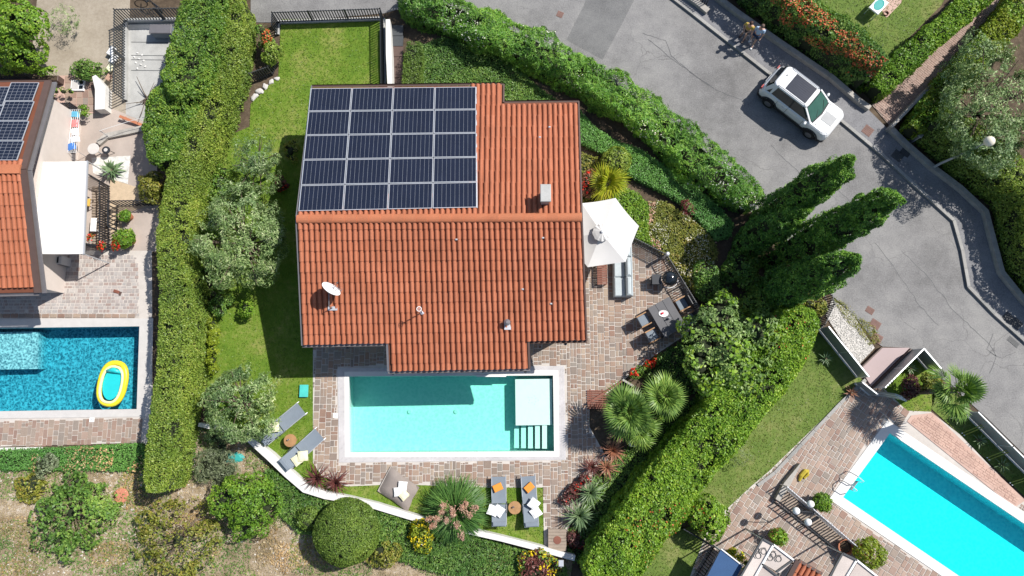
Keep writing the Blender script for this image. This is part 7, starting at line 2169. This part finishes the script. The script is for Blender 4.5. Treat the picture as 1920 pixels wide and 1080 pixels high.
bush('photinia', 'shrub with rust red tips at the upper lawn corner', 'shrub', blobs_at(496, 72, 0.9, 20, 0.6, 3, 0.5, 0.6, 1.3, 4), M['ivy'], leaf=0.11, dens=450, extra=[('red_leaf', 'berry', 0.5, 0.11, 1.0, 0.55, 0.0)])
bush('green_shrub', 'green shrub leaning over the lawn picket fence', 'shrub', blobs_at(512, 100, 0.9, 22, 0.6, 3, 0.5, 0.6, 1.4, 6), M['laurel_dry'], leaf=0.11, dens=450)
bush('lime_shrub', 'yellow green shrub on the upper lawn', 'shrub', blobs_at(1612, 75, 0.7, 25, 0.6, 4, 0.5, 0.55, 1.0, 7), M['lime'], leaf=0.11, dens=450, extra=[('leaf', 'ivy', 0.3, 0.1, 1.2, 0.5, -0.5)])
bush('white_rose', 'white flowering shrub beside the red firethorn', 'shrub', blobs_at(1622, 132, 0.6, 30, 0.5, 5, 0.55, 0.5, 1.1, 9), M['lavender'], leaf=0.1, dens=460, extra=[('flower', 'whiteflower', 0.2, 0.09, 1.8, 0.45, 0.0)])
bush('purple_shrub', 'dark purple round shrub beside the entrance gate', 'shrub', blobs_at(1708, 730, 0.7, 22, 0.55, 3, 0.4, 0.65, 1.1, 4), M['cordy'], leaf=0.12, dens=480)
bush('croton_shrub', 'orange green shrub between the purple shrub and the palm', 'shrub', blobs_at(1738, 718, 0.6, 20, 0.5, 3, 0.4, 0.65, 1.0, 5), M['scrubleaf'], leaf=0.13, dens=420)
bush('laurel_shrub', 'rounded bush jutting from the long hedge onto the patio', 'shrub', blobs_at(1330, 972, 1.0, 38, 0.9, 4, 0.45, 0.65, 1.0, 6), M['bright'], leaf=0.13, dens=450, extra=[('red_tip', 'berry', 0.04, 0.1, 1.0, 0.55, 0.0)])
bush('juniper_bush', 'bluish wispy bush against the right side of the long hedge', 'shrub', blobs_at(1385, 850, 0.7, 30, 0.4, 5, 0.6, 0.45, 1.0, 8), M['lavender'], leaf=0.13, dens=200, aspect=0.15, inner=0.6, core=0)
bush('broom_bush', 'brown green bush where the boundary hedge steps down', 'shrub', blobs_at(285, 350, 0.9, 34, 0.7, 5, 0.55, 0.5, 0.9, 12), M['scrubleaf'], leaf=0.11, dens=460)
bush('red_creeper', 'dark red flowering shrub in the shade left of the house', 'shrub', blobs_at(527, 345, 0.4, 18, 0.35, 3, 0.5, 0.55, 1.0, 4), M['cordy'], leaf=0.11, dens=420, extra=[('flower', 'redflower', 0.15, 0.09, 1.8, 0.5, 0.0)])
bush('green_shrub', 'small leafy shrub on the lawn edge below the olive tree', 'shrub', blobs_at(462, 580, 0.5, 20, 0.45, 3, 0.5, 0.55, 1.0, 14), M['bright'], leaf=0.11, dens=450)
bush('ivy_planter', 'trailing green plants along the balcony rail of the house next door', 'plant', [(tuple(G(10 + 17 * i, 133 + 2 * math.sin(i * 2), 0.8)), 0.3, 0.22, 0.22) for i in range(6)], M['bright'], leaf=0.1, dens=480)
bush('ivy_planter', 'small trailing plant on the pinkish terrace next door', 'plant', [(tuple(G(105 + 14 * i, 172, 0.5)), 0.26, 0.2, 0.2) for i in range(3)], M['bright'], leaf=0.1, dens=420)
bush('ivy_planter', 'climber on the rail post beside the laundry', 'plant', [(tuple(G(158, 203 + 10 * i, 0.6)), 0.24, 0.22, 0.3) for i in range(2)], M['bright'], leaf=0.1, dens=480)

ground_cover('ivy_cover', 'dark ivy filling the shaded strip between palms and the long hedge', 'ground cover', [(1112, 905), (1128, 870), (1160, 862), (1180, 838), (1215, 800), (1262, 770), (1310, 745), (1300, 800), (1240, 870), (1190, 930), (1140, 1000), (1100, 1060), (1064, 1046), (1066, 1000), (1090, 960)], 0.14, M['ivy'], leaf=0.1, dens=420, bumps=0.05)
ground_cover('mixed_bed', 'low mixed greenery in the bed under the yellowish palm', 'ground cover', [(1088, 285), (1130, 300), (1180, 330), (1170, 356), (1150, 376), (1090, 378)], 0.16, M['scrubleaf'], leaf=0.1, dens=300, bumps=0.06)

for i, (px, py, r, zr, lab, mt) in enumerate(((415, 345, 30, .6, 'leafy green shrub between the upper olive tree and the clipped hedge', 'laurel'), (405, 420, 26, .5, 'green shrub tucked between the big olive tree and the clipped hedge', 'bright'),
        (402, 500, 26, .5, 'shrub below the big olive tree at the foot of the clipped hedge', 'laurel'), (412, 565, 24, .45, 'shadowy shrub where the big olive tree meets the sunny lawn strip', 'ivy'), (545, 283, 18, .4, 'low twiggy shrub at the corner of the solar roof', 'scrubleaf'))):
    bush('green_shrub', lab, 'shrub', blobs_at(px, py, .5, r, zr, 5, .6, .5, 1.5, 30 + i), M[mt], leaf=.1, dens=520, lump=.2)

ground_cover('ivy_cover', 'dark leafy ground cover between the fan palms and the big broadleaf tree', 'ground cover', [(1205, 694), (1228, 672), (1292, 634), (1318, 600), (1330, 690), (1300, 735), (1262, 765), (1225, 775), (1215, 730)], 0.14, M['ivy'], leaf=0.1, dens=420, bumps=0.05)

bush('palm_underplanting', 'leafy green filler shrub between the two fan palms', 'shrub', blobs_at(1213, 772, .6, 34, .6, 5, .55, .55, 1.1, 44), M['bright'], leaf=.13, dens=420, lump=.25)
# ------------------------------------------------------------------ car
c = G(1504, 192, 0.8); f = G(1560, 234, .8) - G(1450, 150, .8)
car = thing('parked_car', 'white compact suv with a dark roof panel parked at the kerb', 'car', (c.x, c.y, 0), math.atan2(f.y, f.x))
M['carpaint'] = mat('white_car_paint', (.74, .75, .76), .22, spec=.6, var=.02)
M['tyre'] = mat('black_tyre', (.018, .018, .02), .8)
M['clad'] = mat('black_cladding', (.025, .026, .03), .6)
M['rglass'] = mat('roof_glass', (.028, .034, .05), .12, spec=.7, var=.1)
M['wglass'] = mat('tinted_window', (.035, .04, .042), .08, spec=.6)
M['green_glass'] = mat('windscreen_glass', (.05, .12, .10), .06, spec=.6)
def ring(x0, x1, w, z, r=.28, n=5, taper=0.0):
    """rounded rectangle in plan"""
    out = []
    for (cx_, cy_, a0) in ((x1 - r, w / 2 - r, 0), (x0 + r, w / 2 - r, 90), (x0 + r, -w / 2 + r, 180), (x1 - r, -w / 2 + r, 270)):
        for i in range(n):
            a = R(a0 + 90 * i / (n - 1)); out.append(Vector((cx_ + r * math.cos(a), cy_ + r * math.sin(a), z)))
    return out
def loft(rings, m, name, parent, cap=True, smooth=True):
    n = len(rings[0]); mb = MB(); vs = [p for r_ in rings for p in r_]
    fs = [(k * n + i, k * n + (i + 1) % n, (k + 1) * n + (i + 1) % n, (k + 1) * n + i) for k in range(len(rings) - 1) for i in range(n)]
    if cap: fs += [tuple(range(n))[::-1], tuple((len(rings) - 1) * n + i for i in range(n))]
    mb.add(vs, fs); o = mb.build(name, m, parent, smooth=False)
    return o
body = loft([ring(-2.08, 2.08, 1.74, .42, .22), ring(-2.12, 2.12, 1.8, .6, .26), ring(-2.1, 2.1, 1.8, .86, .3), ring(-2.04, 2.02, 1.74, 1.0, .32), ring(-1.98, 1.9, 1.62, 1.06, .34)], M['carpaint'], 'body', car)
loft([ring(-2.06, 2.06, 1.72, .2, .2), ring(-2.14, 2.14, 1.78, .3, .22), ring(-2.13, 2.13, 1.79, .44, .24)], M['clad'], 'sill_cladding', car)
# greenhouse: white pillars and roof, dark panes set proud
gh0, gh1 = ring(-1.96, .98, 1.62, 1.05, .22), ring(-1.72, .3, 1.3, 1.62, .22)
loft([gh0, gh1], M['wglass'], 'cabin_glass', car, cap=False)
roof = loft([ring(-1.76, .32, 1.32, 1.6, .22), ring(-1.72, .28, 1.28, 1.66, .24), ring(-1.6, .2, 1.1, 1.685, .26)], M['carpaint'], 'roof', car)
mb = MB(); mb.bbox((-.52, 0, 1.69), (1.25, 1.02, .02), .008); rp = mb.build('roof_glass', M['rglass'], roof)
mb = MB()
for i in range(9):
    mb.box((-.52, -.44 + .11 * i, 1.702), (1.2, .012, .008))
mb.build('panel_rib', M['rglass'], roof)
for s_ in (-1, 1):
    mb = MB(); mb.tube([(-1.5, s_ * .6, 1.66), (-1.42, s_ * .6, 1.73), (.1, s_ * .6, 1.73), (.2, s_ * .6, 1.66)], .022, 6); mb.build('roof_rail', M['alu'], car)
    mb = MB(); mb.beam((.95, s_ * .78, 1.06), (.28, s_ * .63, 1.63), .09, .05); mb.build('front_pillar', M['carpaint'], car)
    mb = MB(); mb.add([(-1.98, s_ * .79, 1.05), (-1.5, s_ * .815, 1.05), (-1.42, s_ * .66, 1.62), (-1.74, s_ * .64, 1.62)], [(0, 1, 2, 3)] if s_ < 0 else [(3, 2, 1, 0)]); mb.build('rear_pillar', M['carpaint'], car)
    mb = MB(); mb.beam((-.35, s_ * .815, 1.06), (-.4, s_ * .655, 1.6), .07, .02); mb.build('door_pillar', M['clad'], car)
    mb = MB(); mb.ball((.75, s_ * 1.0, 1.1), .1, 8, .8, 1.2, .8); mb.build('wing_mirror', M['carpaint'], car)
    for dx_ in (.35, -.55):
        mb = MB(); mb.box((dx_, s_ * .905, .88), (.2, .02, .03)); mb.build('door_handle', M['carpaint'], car)
    mb = MB(); mb.ball((1.98, s_ * .62, .8), .13, 8, .7, 1.1, 1); mb.build('headlight', M['alu'], car)
    mb = MB(); mb.box((-2.09, s_ * .68, .86), (.06, .2, .2)); mb.build('tail_light', mat('red_lens', (.3, .01, .01), .3) if s_ < 0 else bpy.data.materials['red_lens'], car)
    for x in (1.32, -1.3):
        w_ = MB(); q = Matrix.Translation((x, s_ * .84, .34)) @ Matrix.Rotation(math.pi / 2, 4, 'X')
        w_.lathe([(.2, -.11), (.33, -.1), (.345, 0), (.33, .1), (.2, .11)], n=20, M=q); wo = w_.build('wheel', M['tyre'], car)
        rm = MB(); q2 = Matrix.Translation((x, s_ * .91, .34)) @ Matrix.Rotation(math.pi / 2, 4, 'X'); rm.lathe([(.2, -.045), (.19, .045), (.04, .06)], n=14, M=q2); rm.build('rim', M['gutter'], wo)
        ar = MB(); pts = [(x + .43 * math.cos(a), s_ * .89, .34 + .43 * math.sin(a)) for a in [math.pi * i / 10 for i in range(11)]]; ar.tube(pts, .06, 6); ar.build('wheel_arch', M['clad'], car)
mb = MB(); mb.add([(1.0, -.7, 1.065), (1.08, 0, 1.065), (1.0, .7, 1.065), (.34, .58, 1.625), (.36, 0, 1.64), (.34, -.58, 1.625)], [(0, 1, 4, 5), (1, 2, 3, 4)]); mb.build('windscreen', M['green_glass'], car)
mb = MB(); mb.add([(1.06, -.72, 1.068), (1.15, 0, 1.07), (1.06, .72, 1.068), (1.0, .7, 1.09), (1.08, 0, 1.09), (1.0, -.7, 1.09)], [(0, 1, 4, 5), (1, 2, 3, 4)]); mb.build('scuttle', M['clad'], car)
mb = MB(); mb.add([(-1.99, -.62, 1.1), (-1.99, .62, 1.1), (-1.79, .52, 1.56), (-1.79, -.52, 1.56)], [(3, 2, 1, 0)]); mb.build('rear_window', M['wglass'], car)
mb = MB(); mb.bbox((1.54, 0, 1.072), (.66, .58, .015), .005); mb.build('bonnet_decal', mat('grey_decal', (.3, .31, .32), .5), car)
mb = MB(); mb.bbox((1.5, 0, 1.05), (.85, 1.35, .03), .012); mb.build('bonnet', M['carpaint'], car)
for s_ in (-1, 1):
    mb = MB()
    for x in (-1.0, -.38, .62):
        mb.box((x, s_ * .9, .74), (.014, .012, .5))
    mb.box((-.2, s_ * .9, .52), (1.6, .012, .014)); mb.build('door_seam', M['clad'], car)
mb = MB()
for s_ in (-1, 1):
    mb.beam((1.1, s_ * .69, 1.064), (1.92, s_ * .62, 1.05), .014, .02)
mb.beam((1.93, -.6, 1.05), (1.93, .6, 1.05), .014, .02); mb.build('bonnet_seam', M['clad'], car)
mb = MB(); mb.tube([(1.0, -.35, 1.1), (.72, .05, 1.34)], .012, 4); mb.tube([(1.02, .2, 1.1), (.72, .5, 1.33)], .012, 4); mb.build('wiper', M['clad'], car)
mb = MB(); mb.box((2.09, 0, .72), (.06, 1.0, .16)); mb.build('grille', M['clad'], car)
mb = MB(); mb.lathe([(.03, 1.68), (.012, 1.8)], (-1.48, .1, 0), 6); mb.build('aerial', M['clad'], roof)
mb = MB(); mb.box((-2.13, 0, .7), (.02, .52, .12)); mb.build('number_plate', M['white'], car)
# ------------------------------------------------------------------ people
def skin_mesh(name, joints, edges, mat_, root=0, sub=2):
    me = bpy.data.meshes.new(name); me.from_pydata([j[:3] for j in joints], edges, [])
    o = bpy.data.objects.new(name, me); link(o)
    md = o.modifiers.new('skin', 'SKIN')
    for i, j in enumerate(joints):
        r = j[3]; me.skin_vertices[0].data[i].radius = (r, j[4] if len(j) > 4 else r)
    me.skin_vertices[0].data[root].use_root = True
    sb_ = o.modifiers.new('sub', 'SUBSURF'); sb_.levels = sub; sb_.render_levels = sub
    dg = bpy.context.evaluated_depsgraph_get(); dg.update()
    m2 = bpy.data.meshes.new_from_object(o.evaluated_get(dg)); m2.name = name
    bpy.data.objects.remove(o); bpy.data.meshes.remove(me)
    m2.materials.clear(); m2.materials.append(mat_)
    m2.polygons.foreach_set('use_smooth', [True] * len(m2.polygons))
    return m2
M['skin'] = mat('skin', (.5, .3, .22), .55, var=.05)
def person(label, px, py, rz, H_, shirt, shorts, hair, stride, arms, bend=0.0, hat=None):
    c = G(px, py, .12); t = thing('person', label, 'person', c, rz)
    k = H_ / 1.75
    b = bend
    J = [(0, 0, .95 * k, .13, .10), (b * .25, 0, 1.2 * k, .125, .1), (b * .6, 0, 1.42 * k, .13, .1), (b * .75, 0, 1.52 * k, .055), (b + .02, 0, 1.6 * k, .07), (b + .03, 0, 1.68 * k, .085), (b + .02, 0, 1.77 * k, .05)]
    E = [(0, 1), (1, 2), (2, 3), (3, 4), (4, 5), (5, 6)]
    for s_ in (-1, 1):
        i = len(J); st_ = stride * s_
        J += [(.02, s_ * .1, .88 * k, .095), (st_ * .5, s_ * .11, .5 * k, .06), (st_, s_ * .12, .1 * k, .04), (st_ + .16, s_ * .14, .035, .035)]
        E += [(0, i), (i, i + 1), (i + 1, i + 2), (i + 2, i + 3)]
        i = len(J); a = arms
        J += [(b * .62, s_ * .2, 1.4 * k, .055), (b * .5 + .05, s_ * .27, 1.14 * k, .042), (b * .5 + a[0], s_ * a[1], a[2] * k, .032), (b * .5 + a[0] + .07, s_ * (a[1] - .02), a[2] * k - .03, .034)]
        E += [(2, i), (i, i + 1), (i + 1, i + 2), (i + 2, i + 3)]
        h = len(J) - 1
        for q in range(4):
            J.append((J[h][0] + .075, J[h][1] - .024 + .016 * q, J[h][2] - .025 - .006 * abs(q - 1.5), .009)); E.append((h, len(J) - 1))
        J.append((J[h][0] + .02, J[h][1] - s_ * .045, J[h][2] - .01, .009)); E.append((h, len(J) - 1))
    o = bpy.data.objects.new('body', skin_mesh('body', J, E, M['skin'])); link(o); o.parent = t
    # shirt: torso tube and sleeves
    SJ = [(0, 0, .9 * k, .15, .125), (b * .25, 0, 1.18 * k, .145, .12), (b * .6, 0, 1.4 * k, .15, .115), (b * .72, 0, 1.475 * k, .07)]
    SE = [(0, 1), (1, 2), (2, 3)]
    for s_ in (-1, 1):
        i = len(SJ); SJ += [(b * .62, s_ * .19, 1.4 * k, .075), (b * .55 + .03, s_ * .25, 1.22 * k, .062)]; SE += [(2, i), (i, i + 1)]
    o = bpy.data.objects.new('shirt', skin_mesh('shirt', SJ, SE, mat('shirt_cloth', shirt, .9, var=.08))); link(o); o.parent = t
    HJ = [(0, 0, .93 * k, .15, .125)]; HE = []
    for s_ in (-1, 1):
        i = len(HJ); HJ += [(.02, s_ * .1, .86 * k, .11), (stride * s_ * .45, s_ * .11, .58 * k, .085)]; HE += [(0, i), (i, i + 1)]
    o = bpy.data.objects.new('shorts', skin_mesh('shorts', HJ, HE, mat('shorts_cloth', shorts, .9))); link(o); o.parent = t
    m = MB(); m.ball((b + .01, 0, 1.72 * k), .105, 12, 1.05, .95, .95); m.v = [(x, y, z) if z > 1.68 * k or x < b else (b - .02, y * .8, max(z, 1.66 * k)) for x, y, z in m.v]; m.build('hair', mat('hair', hair, .7), t, smooth=True)
    for s_ in (-1, 1):
        m = MB(); m.ball((b + .105, s_ * .032, 1.69 * k), .012, 6); m.build('eye', M['clad'], t)
        m = MB(); m.bbox((stride * s_ + .09, s_ * .135, .035), (.27, .1, .07), .02); m.build('shoe', M['white'] if shirt[2] > .3 else M['fascia'], t)
    m = MB(); m.ball((b + .122, 0, 1.66 * k), .018, 6); m.build('nose', M['skin'], t)
    if hat:
        m = MB(); m.lathe([(.27, 1.77 * k), (.27, 1.785 * k), (.13, 1.79 * k), (.12, 1.87 * k), (.02, 1.89 * k)], (b, 0, 0), 16); m.build('hat', mat('straw', hat, .9), t)
    return t
person('person in a mustard yellow top standing at the garden wall with folded arms', 1392, 70, -2.2, 1.6, (.5, .36, .08), (.05, .05, .045), (.06, .03, .02), .1, (.22, .1, 1.1), .1)
person('person in a pale blue shirt and dark shorts walking along the garden wall', 1409, 80, -2.1, 1.76, (.42, .55, .72), (.02, .04, .09), (.12, .08, .06), .17, (.1, .27, .9), .03)
